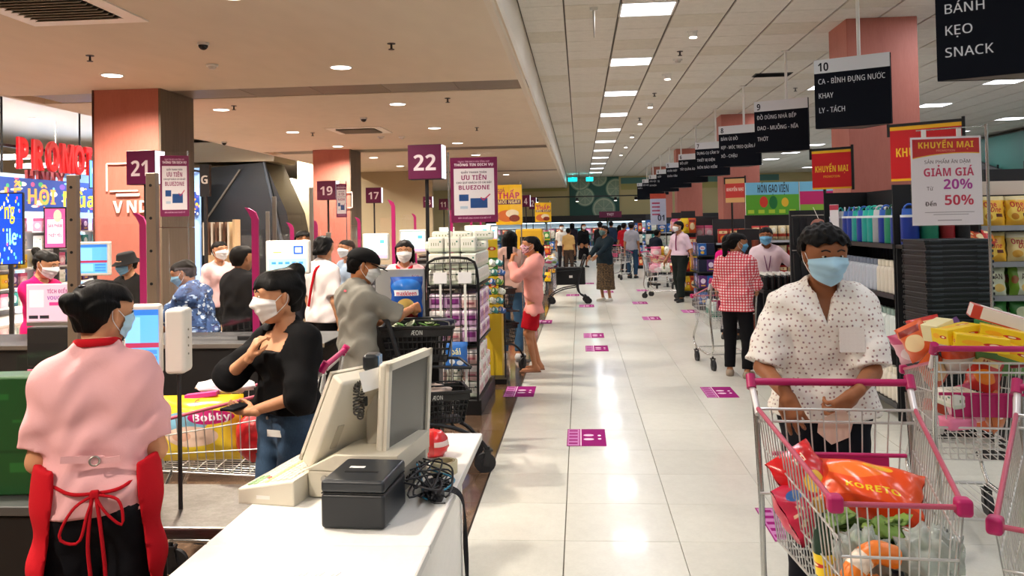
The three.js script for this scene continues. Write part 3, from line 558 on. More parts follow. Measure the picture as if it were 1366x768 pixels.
function handBasket(label, pos, turn, group, sc = 1) {
  const t = thing('hand_basket', label, 'basket', pos, turn, group), g = basketGeo(0.44 * sc, 0.3 * sc, 0.22 * sc);
  part('rim', g.rim, basketBlack, t); part('walls', g.walls, basketBlack, t); part('bottom', g.floor, basketBlack, t);
  for (const sg of [-1, 1]) part('name_plate', [sheet(0.16 * sc, 0.05 * sc, 0, 0.19 * sc, sg * (0.15 * sc + 0.004), sg < 0 ? Math.PI : 0)], letterTex, t, 'raised white lettering on black');
  for (const sg of [-1, 1]) part('carry_handle', tube([[-0.2 * sc, 0.225 * sc, sg * 0.14 * sc], [-0.19 * sc, 0.245 * sc, sg * 0.1 * sc], [0.19 * sc, 0.245 * sc, sg * 0.1 * sc], [0.2 * sc, 0.225 * sc, sg * 0.14 * sc]], 0.006, 12, 6), basketBlack, t);
  return t;
}
const wire = mat(0xd4d4d2, 0.3, 0.75), railPink = mat(0xb24a62, 0.4), tyre = mat(0x1a1b1f, 0.6);
function caster(parent, x, z, r = 0.06, m = tyre, turn = 0) {
  const c = new THREE.Group(); c.name = 'caster'; c.position.set(x, 0, z); c.rotation.y = turn; parent.add(c);
  part('wheel', [cyl(r, r, 0.028, 0, r, -0.02, 20, 'x'), cyl(r * 0.45, r * 0.45, 0.034, 0, r, -0.02, 12, 'x')], m, c);
  part('fork', [box(0.006, r * 1.5, 0.035, 0.02, r * 1.45, -0.012, 0, 0.2), box(0.006, r * 1.5, 0.035, -0.02, r * 1.45, -0.012, 0, 0.2), box(0.05, 0.012, 0.05, 0, r * 2.2, 0), cyl(0.012, 0.012, 0.03, 0, r * 2.35, 0, 8)], M.darkSteel, c);
}
// wire shopping cart: handle towards -z, nose towards +z, standing on y = 0
function cartParts(t, o = {}) {
  const W = o.w ?? 0.54, wf = o.wf ?? 0.4, zr = -0.36, zf = o.zf ?? 0.42, yr = 0.93, yf = o.yf ?? 0.77, br = o.br ?? 0.46, bf = o.bf ?? 0.5, wbr = W * 0.8, wbf = wf * 0.82, r = 0.0026;
  const top = (k, sg) => [sg * (W + (wf - W) * k) / 2, yr + (yf - yr) * k, zr + (zf - zr) * k], bot = (k, sg) => [sg * (wbr + (wbf - wbr) * k) / 2, br + (bf - br) * k, zr + 0.03 + (zf - 0.05 - zr) * k];
  const n = o.wires ?? 17;
  for (const sg of [-1, 1]) {
    const side = [];
    for (let i = 0; i <= n; i++) side.push(bar(top(i / n, sg), bot(i / n, sg), r, 5));
    for (const v of [0.3, 0.66]) side.push(bar(mix3(top(0, sg), bot(0, sg), v), mix3(top(1, sg), bot(1, sg), v), r * 1.4, 5));
    part('side_wires', side, wire, t);
    part('bottom_rail', [bar(bot(0, sg), bot(1, sg), 0.005, 6)], wire, t);
    part('top_rail', [bar(top(0, sg), top(0.96, sg), 0.0085, 8)], railPink, t, 'pink plastic coated rail');
    part('corner_cap', [rbox(0.045, 0.05, 0.05, 0.012, top(1, sg)[0], yf, zf - 0.006)], M.magenta, t, 'magenta corner cap');
    part('handle_bracket', [bar([sg * W / 2, yr - 0.02, zr], [sg * (W / 2 + 0.01), 1.0, zr - 0.1], 0.013, 8)], mat(0xd9d4d4, 0.35, 0.3), t);
    part('handle_grip', [bar([sg * (W / 2 + 0.012), 0.99, zr - 0.085], [sg * (W / 2 + 0.012), 1.035, zr - 0.115], 0.019, 10)], M.magenta, t);
    part('frame_tube', [tube([[sg * W / 2, 0.98, zr - 0.09], [sg * W / 2 * 0.98, 0.6, zr - 0.02], [sg * W / 2 * 0.94, 0.24, zr - 0.05], [sg * W / 2 * 0.9, 0.17, zr + 0.06], [sg * wf / 2, 0.17, zf - 0.1]], 0.0115, 26, 8)], M.chrome, t);
    part('front_strut', [tube([[sg * wf / 2, 0.17, zf - 0.12], [sg * wf / 2, 0.26, zf - 0.02], [sg * wbf / 2, bf, zf - 0.1]], 0.0115, 14, 8)], M.chrome, t);
    caster(t, sg * W / 2 * 0.92, zr - 0.02, 0.062); caster(t, sg * (wf / 2 - 0.005), zf - 0.1, 0.062);
  }
  const fr = [], fl = [], bk = [];
  for (let i = 0; i <= 12; i++) { const u = i / 12; fr.push(bar(mix3(top(1, -1), top(1, 1), u), mix3(bot(1, -1), bot(1, 1), u), r, 5)); }
  for (const v of [0.45, 0.8]) fr.push(bar(mix3(top(1, -1), bot(1, -1), v), mix3(top(1, 1), bot(1, 1), v), r * 1.8, 5));
  part('front_wires', fr, wire, t);
  part('front_rail', [bar(top(1, -1), top(1, 1), 0.008, 8)], railPink, t, 'pink plastic coated rail');
  for (let i = 0; i <= 10; i++) { const u = i / 10; fl.push(bar(mix3(bot(0, -1), bot(0, 1), u), mix3(bot(1, -1), bot(1, 1), u), r, 5)); }
  for (let i = 0; i <= 8; i++) { const u = i / 8; fl.push(bar(bot(u, -1), bot(u, 1), r * 1.3, 5)); }
  part('basket_floor_wires', fl, wire, t);
  for (let i = 0; i <= 12; i++) { const u = i / 12; bk.push(bar(mix3(top(0, -1), top(0, 1), u), mix3(bot(0, -1), bot(0, 1), u), r * 1.15, 5)); }
  for (const y of [0.93, 0.885, 0.62]) bk.push(bar([-W / 2, y, zr], [W / 2, y, zr], 0.0055, 6));
  part('back_gate', bk, wire, t);
  part('child_seat_flap', [rbox(W * 0.52, 0.11, 0.008, 0.004, 0.03, 0.72, zr + 0.03), bar([-W * 0.42, 0.775, zr + 0.03], [W * 0.42, 0.775, zr + 0.03], 0.008, 6)], M.magenta, t, 'magenta plastic flap');
  part('handle', [bar([-W / 2 - 0.012, 1.012, zr - 0.1], [W / 2 + 0.012, 1.012, zr - 0.1], 0.014, 12)], M.magenta, t, 'magenta push handle');
  part('base_tray', [...[...Array(9)].map((_, i) => bar([(i / 8 - 0.5) * W * 0.8, 0.17, zr + 0.05], [(i / 8 - 0.5) * wf * 0.85, 0.17, zf - 0.1], 0.003, 5)), bar([-W * 0.45, 0.17, zr + 0.05], [W * 0.45, 0.17, zr + 0.05], 0.009, 6), bar([-wf / 2, 0.17, zf - 0.11], [wf / 2, 0.17, zf - 0.11], 0.009, 6)], wire, t);
  return t;
}
function shoppingCart(label, pos, turn, o) { return cartParts(thing('shopping_cart', label, 'shopping cart', pos, turn), o); }
// two-tier trolley with grey frame that carries plastic hand baskets
function basketTrolley(label, pos, turn) {
  const t = thing('basket_trolley', label, 'shopping cart', pos, turn), fm = mat(0x2b2d30, 0.4, 0.5);
  for (const sg of [-1, 1]) {
    part('frame_side', [tube([[sg * 0.21, 1.0, -0.3], [sg * 0.21, 0.9, -0.27], [sg * 0.2, 0.4, -0.16], [sg * 0.2, 0.2, -0.2], [sg * 0.2, 0.14, -0.28]], 0.014, 20, 8), tube([[sg * 0.2, 0.36, -0.16], [sg * 0.19, 0.3, 0.1], [sg * 0.18, 0.2, 0.26], [sg * 0.18, 0.14, 0.3]], 0.013, 16, 8), bar([sg * 0.2, 0.72, -0.235], [sg * 0.2, 0.68, 0.2], 0.01, 8)], fm, t);
    caster(t, sg * 0.2, -0.3, 0.065); caster(t, sg * 0.18, 0.3, 0.065);
  }
  part('handle', [bar([-0.22, 1.0, -0.3], [0.22, 1.0, -0.3], 0.016, 10)], M.black, t);
  for (const [y, z] of [[0.685, 0.2], [0.71, -0.2], [0.3, 0.1], [0.35, -0.14]]) part('cross_bar', [bar([-0.2, y, z], [0.2, y, z], 0.008, 6)], fm, t);
  return t;
}
// printed packet skins (drawn once, shared)
const pk = {};
function packMat(key, bg, marks, rough = 0.38, size = 128) {
  if (!pk[key]) pk[key] = printed(size, size, (g, w, h) => { g.fillStyle = bg; g.fillRect(0, 0, w, h); marks(g, w, h); }, rough, { clearcoat: 0.25, clearcoatRoughness: 0.3 });
  return pk[key];
}
const blob = (g, c, x, y, rx, ry) => { g.fillStyle = c; g.beginPath(); g.ellipse(x, y, rx, ry, 0, 0, 7); g.fill(); };
const chips = packMat('chips', '#f0b52c', (g, w, h) => { g.fillStyle = '#e9d7a0'; g.fillRect(0, 0, w, h * 0.14); blob(g, '#f7d25a', 46, 76, 40, 34); blob(g, '#c98318', 40, 90, 18, 14); text(g, 'One', 52, 38, 34, '#c4161c'); text(g, 'One', 78, 60, 30, '#c4161c'); g.fillStyle = '#5a1a12'; g.fillRect(78, 78, 34, 14); }, 0.3);
const chipsPale = packMat('chips2', '#e7cf8c', (g, w, h) => { g.fillStyle = '#f6ecd0'; g.fillRect(0, 0, w, h * 0.2); text(g, 'One', 46, 42, 32, '#b5121b'); text(g, 'One', 78, 62, 30, '#b5121b'); g.fillStyle = '#5b2018'; g.fillRect(80, 78, 32, 14); blob(g, '#d9a23c', 44, 96, 26, 16); }, 0.3);
const riceCracker = packMat('rice', '#dfe3c4', (g, w, h) => { g.fillStyle = '#7aa62e'; g.fillRect(0, 0, w * 0.34, h); blob(g, '#b36a3c', 26, 60, 18, 18); text(g, 'AN', 84, 46, 34, '#4b3a28'); blob(g, '#e8c56a', 86, 96, 30, 18); });
const noodleRed = packMat('noodle', '#c42a22', (g, w, h) => { g.fillStyle = '#f0d8a0'; g.fillRect(10, 16, w - 20, 26); blob(g, '#e88a2a', 64, 84, 40, 26); text(g, 'Mì', 64, 30, 24, '#8e1510'); });
const noodleCream = packMat('cream', '#e6d3a4', (g, w, h) => { g.fillStyle = '#b03a24'; g.fillRect(0, h * 0.55, w, h * 0.2); blob(g, '#f5eed6', 64, 40, 36, 22); });
const greenPack = packMat('green', '#3c8f3a', (g, w, h) => { blob(g, '#e8f0c0', 64, 54, 40, 26); g.fillStyle = '#f0cc30'; g.fillRect(0, h * 0.78, w, 14); });
const bluePack = packMat('blue', '#1d5fae', (g, w, h) => { blob(g, '#dfe9f4', 64, 50, 44, 24); text(g, 'Max', 64, 50, 30, '#c41a2a'); blob(g, '#e8b53a', 64, 98, 30, 16); });
const pinkPack = packMat('pink', '#e6a8b8', (g, w, h) => { g.fillStyle = '#c94f7c'; g.fillRect(0, 0, w, 30); blob(g, '#f7e6ea', 64, 76, 40, 28); });
const whitePack = packMat('white', '#e6e6dc', (g, w, h) => { g.fillStyle = '#cfd8c4'; g.fillRect(0, h * 0.72, w, h * 0.28); g.fillStyle = '#7d8a64'; for (let i = 0; i < 4; i++) g.fillRect(24 + i * 20, 46, 6, 26); g.fillStyle = '#3f7c6a'; g.fillRect(96, 30, 14, 14); });
const lilacPack = packMat('lilac', '#c9a4c8', (g, w, h) => { g.fillStyle = '#7d2b78'; g.fillRect(14, 40, 100, 46); g.fillStyle = '#efe2ee'; g.fillRect(0, 0, w, 22); });
const rosePack = packMat('rose', '#d9b4b0', (g, w, h) => { g.fillStyle = '#f2ece8'; g.fillRect(0, 0, w, 50); g.fillStyle = '#b66a74'; g.fillRect(20, 70, 88, 20); });
const tealPack = packMat('teal', '#2f8f8c', (g, w, h) => { blob(g, '#e6f2ee', 64, 60, 40, 34); g.fillStyle = '#0f4a5a'; g.fillRect(0, 100, w, 28); });
const yellowPack = packMat('yellow', '#f2cf1a', (g, w, h) => { blob(g, '#c92a22', 92, 64, 26, 14); blob(g, '#f6e9c0', 92, 64, 12, 9); blob(g, '#f7b21c', 40, 60, 26, 22); });
const purplePack = packMat('purple', '#5b2a72', (g, w, h) => { blob(g, '#e8d8ee', 64, 56, 40, 28); g.fillStyle = '#e0b030'; g.fillRect(30, 98, 70, 12); });
const orangePack = packMat('orange', '#e2622a', (g, w, h) => { blob(g, '#f6dca8', 64, 70, 44, 30); g.fillStyle = '#8a1a14'; g.fillRect(16, 14, 96, 22); });
const packs = [noodleRed, noodleCream, greenPack, bluePack, pinkPack, whitePack, lilacPack, tealPack, yellowPack, purplePack, orangePack, chips];
// ---------------------------------------------------------------- service desk in front
const laminate = new THREE.MeshPhysicalMaterial({ map: noiseTex(256, 256, [236, 234, 228], 6, [4, 30, 120]), roughness: 0.35, clearcoat: 0.3, clearcoatRoughness: 0.2 });
{
  const deskTop = (name, z0, z1, label, marks) => {
    const t = thing(name, label, 'desk', [-0.8, 0, (z0 + z1) / 2]), L = z0 - z1;
    part('top', [rbox(0.68, 0.03, L - 0.002, 0.006, 0, 0.735, 0)], laminate, t);
    for (const sg of [-1, 1]) part('end_panel', [box(0.54, 0.72, 0.025, -0.02, 0.36, sg * (L / 2 - 0.05))], laminate, t);
    part('modesty_panel', [box(0.02, 0.715, L - 0.13, 0.235, 0.36, 0)], laminate, t);
    part('edge_band', [box(0.002, 0.026, L - 0.02, 0.3405, 0.735, 0)], mat(0xd0cec8, 0.5), t);
    if (marks) part('pencil_marks', marks, mat(0x8f9198, 0.8), t, 'faint pencil writing on white');
  };
  deskTop('service_desk', -1.24, -2.478, 'white desk section with pencil scribbles, before the cable tangle', [...[...Array(9)].map((_, i) => bar([0.0 + i * 0.014, 0.7502, -0.36 - (i % 2) * 0.01], [0.012 + i * 0.015, 0.7502, -0.4 - (i % 3) * 0.012], 0.0008, 4)), bar([0.0, 0.7502, -0.345], [0.13, 0.7502, -0.36], 0.0007, 4)]);
  deskTop('service_desk', -2.482, -3.82, 'white desk section carrying the cash register and receipt printer', [bar([0.145, 0.7502, 0.5], [0.185, 0.7502, 0.5], 0.0009, 4), bar([0.185, 0.7502, 0.5], [0.165, 0.7502, 0.545], 0.0009, 4)]);
}
{ // receipt printer
  const t = thing('receipt_printer', 'small black receipt printer on the white desk', 'printer', [-0.715, 0.75, -2.725], -0.06), c = mat(0x191d22, 0.38);
  part('body', [rbox(0.205, 0.108, 0.255, 0.012, 0, 0.056, 0)], c, t);
  part('lid', [rbox(0.205, 0.04, 0.255, 0.012, 0, 0.132, 0)], mat(0x20252b, 0.34), t);
  part('lid_seam', [box(0.201, 0.003, 0.251, 0, 0.1115, 0)], M.black, t);
  part('paper_slot', [box(0.11, 0.004, 0.012, 0, 0.1515, 0.03)], M.black, t);
  part('sticker', [box(0.05, 0.001, 0.018, -0.03, 0.1526, -0.02)], M.white, t);
  for (const x of [-0.07, 0.07]) part('foot', [cyl(0.01, 0.01, 0.004, x, 0.001, 0.09, 10)], M.rubber, t);
}
{ // cash register body with keyboard
  const t = thing('cash_register', 'beige cash register base under two screens', 'cash register', [-0.78, 0.75, -3.06], -0.12), b = mat(0xd2cbb8, 0.45);
  part('body', [rbox(0.33, 0.1, 0.36, 0.014, 0, 0.05, 0)], b, t);
  part('upper_deck', [extrude([[-0.165, 0.1], [0.165, 0.1], [0.165, 0.155], [-0.06, 0.15]], 0.36, 0.004).translate(0, 0, -0.18)], b, t);
  part('key_switch', [cyl(0.012, 0.012, 0.008, -0.1, 0.07, 0.182, 12, 'z')], M.steel, t);
  part('red_label', [box(0.035, 0.001, 0.02, -0.11, 0.128, 0.06, 0, 0, 0.45)], mat(0xd8402a, 0.5), t);
  part('port_panel', [box(0.01, 0.08, 0.26, 0.164, 0.06, 0)], mat(0x8d877a, 0.5), t);
  for (let i = 0; i < 7; i++) part('port', [box(0.006, 0.018, 0.016, 0.171, 0.055, -0.11 + i * 0.034)], M.black, t);
  part('screen_post', [rbox(0.05, 0.22, 0.06, 0.01, 0.02, 0.25, 0)], mat(0xa8a294, 0.5), t);
}
{ // keyboard
  const t = thing('register_keyboard', 'long beige register keyboard with coloured key rows', 'keyboard', [-1.045, 0.75, -3.08], -0.16), b = mat(0xd6d0bf, 0.45);
  part('base', [extrude([[0, 0], [0.2, 0], [0.2, 0.075], [0, 0.04]], 0.5, 0.006).rotateY(0).translate(-0.1, 0.004, -0.25)], b, t);
  const kc = [mat(0xe9e6da, 0.5), mat(0xe6dca0, 0.5), mat(0x8fb6d8, 0.5), mat(0xd8685a, 0.5), mat(0x9fc490, 0.5)];
  const kg = rbox(0.014, 0.008, 0.017, 0.002, 0, 0, 0, 1); kg.rotateZ(0.172);
  for (let j = 0; j < 18; j++) for (let i = 0; i < 8; i++) { const u = 0.018 + i * 0.022, o = part('key', kg, kc[(i === 3 ? 1 : i > 5 && j < 5 ? 2 : (i * 5 + j * 7) % 23 === 0 ? 3 : (j > 13 && i < 2) ? 4 : 0)], t); o.position.set(u - 0.1, 0.004 + 0.047 + u * 0.175, -0.225 + j * 0.0258); }
  part('name_strip', [box(0.05, 0.012, 0.001, -0.01, 0.025, 0.2565)], M.white, t);
}
function deskScreen(label, pos, yaw, lean, w, h, thick, face, parts) {   // monitor that faces local +z, leaning back by lean
  const t = thing('monitor', label, 'monitor', pos, yaw), g = new THREE.Group(); g.rotation.x = -lean; g.name = 'tilt_head'; t.add(g);
  part('housing', [rbox(w, h, thick, 0.012, 0, h / 2, -thick / 2)], parts.shell, g);
  part('bezel', [box(w, 0.026, 0.012, 0, 0.013, 0.006), box(w, 0.026, 0.012, 0, h - 0.013, 0.006), box(0.026, h, 0.012, w / 2 - 0.013, h / 2, 0.006), box(0.026, h, 0.012, -w / 2 + 0.013, h / 2, 0.006)], parts.shell, g);
  part('screen', [sheet(w - 0.05, h - 0.05, 0, h / 2, 0.003)], face, g);
  return [t, g];
}
const offScreen = new THREE.MeshPhysicalMaterial({ color: 0x55544f, roughness: 0.16, clearcoat: 0.3 });
const shellBeige = mat(0xd6d0c0, 0.45);
{
  const [a, g] = deskScreen('flat beige monitor with dark screen facing the aisle', [-0.665, 0.8, -3.12], 1.36, -0.06, 0.4, 0.41, 0.03, offScreen, { shell: shellBeige });
  part('back_shell', [rbox(0.25, 0.22, 0.03, 0.012, 0, 0.16, -0.042)], shellBeige, g);
  part('mount_arm', [bar([0, 0.14, -0.055], [0, 0.02, -0.09], 0.02, 10)], mat(0x55524c, 0.5), g);
  const [b, k] = deskScreen('reclined beige operator screen seen from its vented back', [-0.93, 0.86, -3.1], -2.15, 0.5, 0.3, 0.37, 0.06, offScreen, { shell: shellBeige });
  for (let i = 0; i < 4; i++) part('vent_slot', [rbox(0.006, 0.06, 0.004, 0.002, -0.1 + i * 0.014, 0.24, -0.061)], mat(0x6c675c, 0.6), k);
  part('side_slot', [rbox(0.03, 0.1, 0.006, 0.002, 0.08, 0.13, -0.061)], mat(0xb5ae9c, 0.5), k);
  part('hinge', [cyl(0.022, 0.022, 0.16, 0, 0.02, -0.07, 14, 'x')], mat(0x6a665c, 0.5), k);
}
{ // corded scanner hanging on the register, coiled cord
  const t = thing('barcode_scanner', 'dark handheld scanner with coiled cord clipped between the screens', 'scanner', [-0.79, 0.75, -3.0]);
  part('grip', [tube([[0.0, 0.3, 0.0], [0.005, 0.38, 0.0], [0.02, 0.43, -0.01]], 0.018, 12, 10)], mat(0x1c2630, 0.4), t);
  part('head', [rbox(0.055, 0.06, 0.085, 0.015, 0.035, 0.455, -0.01)], mat(0x161c22, 0.35), t);
  part('window', [box(0.004, 0.036, 0.055, 0.063, 0.46, -0.01)], mat(0x2c6da0, 0.15), t);
  const coil = []; for (let i = 0; i <= 240; i++) { const u = i / 240, a = u * Math.PI * 2 * 26, A = -0.6 + u * 5.0, R = 0.052, r = 0.0105; coil.push([(0.005 + Math.cos(a) * r * 0.9), 0.33 + Math.sin(A) * (R * 1.25 + Math.sin(a) * r), 0.07 + Math.cos(A) * (R * 0.7 + Math.sin(a) * r)]); }
  part('coiled_cord', [tube(coil, 0.0032, 480, 5)], mat(0x3d3a35, 0.5), t);
  single('paper_note', [box(0.09, 0.07, 0.001, 0, 0, 0, 0.5, -0.25, 0.25)], M.white, 'white paper note stuck to the top of the beige screen', 'note', [-0.735, 1.155, -2.93], 0.2);
}
{ // cables on the desk and over the edge
  const cm = mat(0x14141a, 0.5);
  const c = thing('cable_tangle', 'black power and data cables heaped beside the printer', 'cable', [-0.575, 0.75, -2.95]);
  for (let i = 0; i < 13; i++) { const pts = [[-0.03 + rnd(-0.01, 0.01), 0.08, -0.16 + i * 0.024]]; for (let j = 1; j < 5; j++) pts.push([rnd(-0.02, 0.11), rnd(0.006, j === 1 ? 0.1 : 0.05), rnd(-0.18, 0.16)]); part('cable', [tube(pts, 0.0034, 36, 6)], i === 3 ? mat(0x3a8fb0, 0.5) : cm, c); }
  part('adapter', [rbox(0.05, 0.035, 0.09, 0.006, 0.03, 0.018, -0.03)], cm, c);
  part('adapter', [rbox(0.04, 0.03, 0.06, 0.006, 0.07, 0.016, 0.06)], cm, c);
  const h = thing('hanging_cable', 'black cables hanging over the desk edge in a tied bundle', 'cable', [-0.45, 0, -3.0]);
  for (let i = 0; i < 4; i++) part('cable', [tube([[-0.12, 0.757, -0.05 + i * 0.05], [-0.03, 0.765, 0.0 + i * 0.02], [0.012, 0.74, 0.01 + i * 0.012], [0.02 + i * 0.004, 0.55, 0.02], [0.03, 0.4 - i * 0.01, 0.02 + i * 0.008], [0.05 - i * 0.01, 0.3, 0.02]], 0.003, 40, 6)], cm, h);
  const loops = []; for (let i = 0; i < 5; i++) loops.push(tube([[0.03, 0.43, 0.02], [0.06 - i * 0.008, 0.36, 0.035 + i * 0.005], [0.045 - i * 0.008, 0.26, 0.03], [0.02 + i * 0.006, 0.36, 0.0], [0.03, 0.42, 0.015]], 0.0034, 30, 6));
  part('bundle', loops, cm, h); part('cable_tie', [new THREE.TorusGeometry(0.014, 0.003, 6, 14).rotateX(Math.PI / 2).translate(0.03, 0.4, 0.022)], M.black, h);
  const w = thing('white_cable', 'pale cable looped behind the keyboard', 'cable', [-1.0, 0.75, -3.5]); part('cable', [tube([[-0.12, 0.01, 0.05], [-0.1, 0.03, 0.2], [0.0, 0.07, 0.24], [0.08, 0.08, 0.1], [0.0, 0.05, -0.02], [-0.1, 0.01, 0.1]], 0.004, 40, 6)], mat(0xd8d6cc, 0.5), w);
}
{ // packet and tape roll on the desk
  const g = lumpy(0.125, 0.115, 0.14, 0.06, 4); const r = single('red_packet', g, packMat('redbag', '#cf1f22', (q, w, h) => { q.fillStyle = '#f0d8d0'; q.fillRect(0, 50, w, 14); q.fillStyle = '#a50d14'; q.fillRect(20, 0, 10, h); q.fillRect(80, 0, 12, h); }, 0.25), 'glossy red wrapped packet on the far end of the desk', 'packet', [-0.615, 0.75, -3.44], 0.3);
  single('pink_packet', lumpy(0.14, 0.1, 0.11, 0.1, 3), packMat('pinkbag', '#e0a0a0', (q, w, h) => { q.fillStyle = '#c92a30'; q.fillRect(10, 30, 60, 30); }, 0.3), 'pale pink packet lying beside the red one', 'packet', [-0.7, 0.75, -3.56], 0.9);
  const t = thing('tape_roll', 'roll of clear packing tape on the desk', 'tape', [-0.535, 0.75, -3.21]); part('tape', [lathe([[0.038, 0.001], [0.052, 0.001], [0.052, 0.045], [0.038, 0.045], [0.038, 0.001]], 28)], mat(0xd9cfa8, 0.25), t); part('core', [lathe([[0.034, 0.001], [0.038, 0.001], [0.038, 0.045], [0.034, 0.045], [0.034, 0.001]], 28)], mat(0xc4b48c, 0.8), t);
}
// ---------------------------------------------------------------- near checkout: counter, bagging table, glass screen, screen for the cashier
{
  const t = thing('checkout_counter', 'black checkout counter beside the cashier in the red apron', 'counter', [-2.95, 0, -3.1]);
  part('body', [rbox(2.35, 0.68, 0.5, 0.01, 0, 0.36, 0)], M.black, t);
  part('worktop', [rbox(2.4, 0.035, 0.54, 0.006, 0, 0.72, 0)], mat(0x5d5f5e, 0.3, 0.5), t);
  part('end_roller', [cyl(0.022, 0.022, 0.5, 1.21, 0.705, 0, 14, 'z')], M.steel, t);
  part('back_panel', [box(0.03, 0.34, 0.4, 1.0, 0.9, -0.02)], M.black, t);
}
{
  const t = thing('bagging_table', 'scuffed stainless steel bagging table beside the white desk', 'table', [-1.46, 0, -3.13]), st = new THREE.MeshStandardMaterial({ map: noiseTex(256, 256, [118, 115, 110], 40, [3, 7, 30, 110]), roughness: 0.36, metalness: 0.85 });
  part('top', [rbox(0.58, 0.045, 0.5, 0.012, 0, 0.63, 0)], st, t);
  for (const [x, z] of [[-0.25, -0.2], [0.25, -0.2], [-0.25, 0.2], [0.25, 0.2]]) part('leg', [cyl(0.018, 0.018, 0.61, x, 0.305, z, 12)], M.darkSteel, t);
}
{
  const [x0, , z0] = atDepth(99, 405, 3.25), [x1] = atDepth(205, 410, 3.25);
  const t = thing('sneeze_guard', 'clear acrylic screen between two drilled steel posts at the near till', 'screen', [0, 0, -3.25]);
  for (const x of [x0, x1]) {
    const p = part('post', [rbox(0.042, 1.2, 0.03, 0.004, x, 1.32, 0)], new THREE.MeshStandardMaterial({ color: 0x9a8674, roughness: 0.35, metalness: 0.45 }), t, 'brushed steel post with bolt holes');
    for (let i = 0; i < 5; i++) part('bolt_hole', [cyl(0.006, 0.006, 0.002, x, 1.87 - i * 0.13, 0.0158, 10, 'z')], M.black, p);
  }
  part('pane', [box(x1 - x0 - 0.04, 0.66, 0.006, (x0 + x1) / 2, 1.42, 0)], M.clear, t);
  part('pane', [box(0.5, 0.66, 0.006, x0 - 0.28, 1.42, 0)], M.clear, t);
}
const posFace = (lit, draw) => { const tx = canvasTex(256, 192, draw); return new THREE.MeshStandardMaterial({ map: tx, emissive: 0xffffff, emissiveMap: tx, emissiveIntensity: lit, roughness: 0.3 }); };
const posUi = posFace(0.9, (g, w, h) => { g.fillStyle = '#5aa7e8'; g.fillRect(0, 0, w, h); g.fillStyle = '#2f6fc0'; g.fillRect(0, 0, w, 18); g.fillStyle = '#7cbcf0'; g.fillRect(0, 24, w * 0.45, h * 0.5); g.fillStyle = '#a03050'; g.fillRect(w * 0.0, h * 0.56, w, h * 0.08); g.fillStyle = '#3c7fd0'; for (let i = 0; i < 3; i++) g.fillRect(w * 0.55, h * (0.68 + i * 0.1), w * 0.4, h * 0.07); g.fillStyle = '#7fc4ff'; g.fillRect(8, h * 0.68, w * 0.45, h * 0.26); });
const posUi2 = posFace(1.0, (g, w, h) => { g.fillStyle = '#d6eef6'; g.fillRect(0, 0, w, h); g.fillStyle = '#8fd0e8'; g.fillRect(0, h * 0.55, w, h * 0.45); g.fillStyle = '#2c52c0'; g.fillRect(w * 0.66, h * 0.1, w * 0.26, h * 0.3); g.fillStyle = '#eef8fb'; g.fillRect(w * 0.71, h * 0.16, w * 0.16, h * 0.18); g.fillStyle = '#3d7fd8'; for (let i = 0; i < 5; i++) g.fillRect(20 + i * 46, h * 0.66, 30, 16); g.fillStyle = '#e8c24a'; g.fillRect(30, h * 0.3, 60, 10); });
const posUi3 = posFace(1.0, (g, w, h) => { g.fillStyle = '#e4f1f4'; g.fillRect(0, 0, w, h); g.fillStyle = '#b9dfe8'; g.fillRect(0, 0, w, 20); g.fillStyle = '#9cc'; for (let i = 0; i < 6; i++) g.fillRect(18, 40 + i * 20, w * 0.5, 5); g.fillStyle = '#5ab'; g.fillRect(w * 0.7, h * 0.2, 50, 30); g.fillStyle = '#e6a0c0'; g.fillRect(0, h * 0.86, w, h * 0.14); });
function tillScreen(label, pos, yaw, w, h, face, poleY, thick = 0.05) {
  const t = thing('till_monitor', label, 'monitor', pos, yaw);
  part('housing', [rbox(w, h, thick, 0.014, 0, h / 2, -thick / 2)], mat(0xe2e0d8, 0.4), t);
  part('screen', [sheet(w * 0.86, h * 0.84, 0, h / 2, 0.002)], face, t);
  if (poleY) part('pole', [cyl(0.018, 0.018, poleY, 0, -poleY / 2, -0.03, 12)], M.darkSteel, t);
  const L = new THREE.RectAreaLight(0xbfdcf0, 0.8, w * 0.8, h * 0.8); L.position.set(pos[0] + Math.sin(yaw) * 0.012, pos[1] + h / 2, pos[2] + Math.cos(yaw) * 0.012); L.rotation.y = yaw + Math.PI; L.name = 'screen_glow'; scene.add(L);
  return t;
}
{
  const t = tillScreen('white till monitor with blue screen before the red aproned cashier', [-1.62, 1.16, -3.02], 0.12, 0.14, 0.26, posUi, 0.507, 0.03);
  const b = thing('till_terminal', 'white till terminal casing beside the blue screen', 'terminal', [-1.5, 1.15, -3.04], 0.15); part('casing', [rbox(0.075, 0.24, 0.1, 0.016, 0, 0.13, -0.03)], mat(0xdcd9cf, 0.4), b); part('stand', [cyl(0.008, 0.008, 0.5, 0, -0.248, -0.03, 10)], M.darkSteel, b); for (let i = 0; i < 4; i++) part('button', [cyl(0.004, 0.004, 0.004, 0.038, 0.08 + i * 0.03, -0.02, 8, 'x')], mat(0x8c8878, 0.5), b);
}
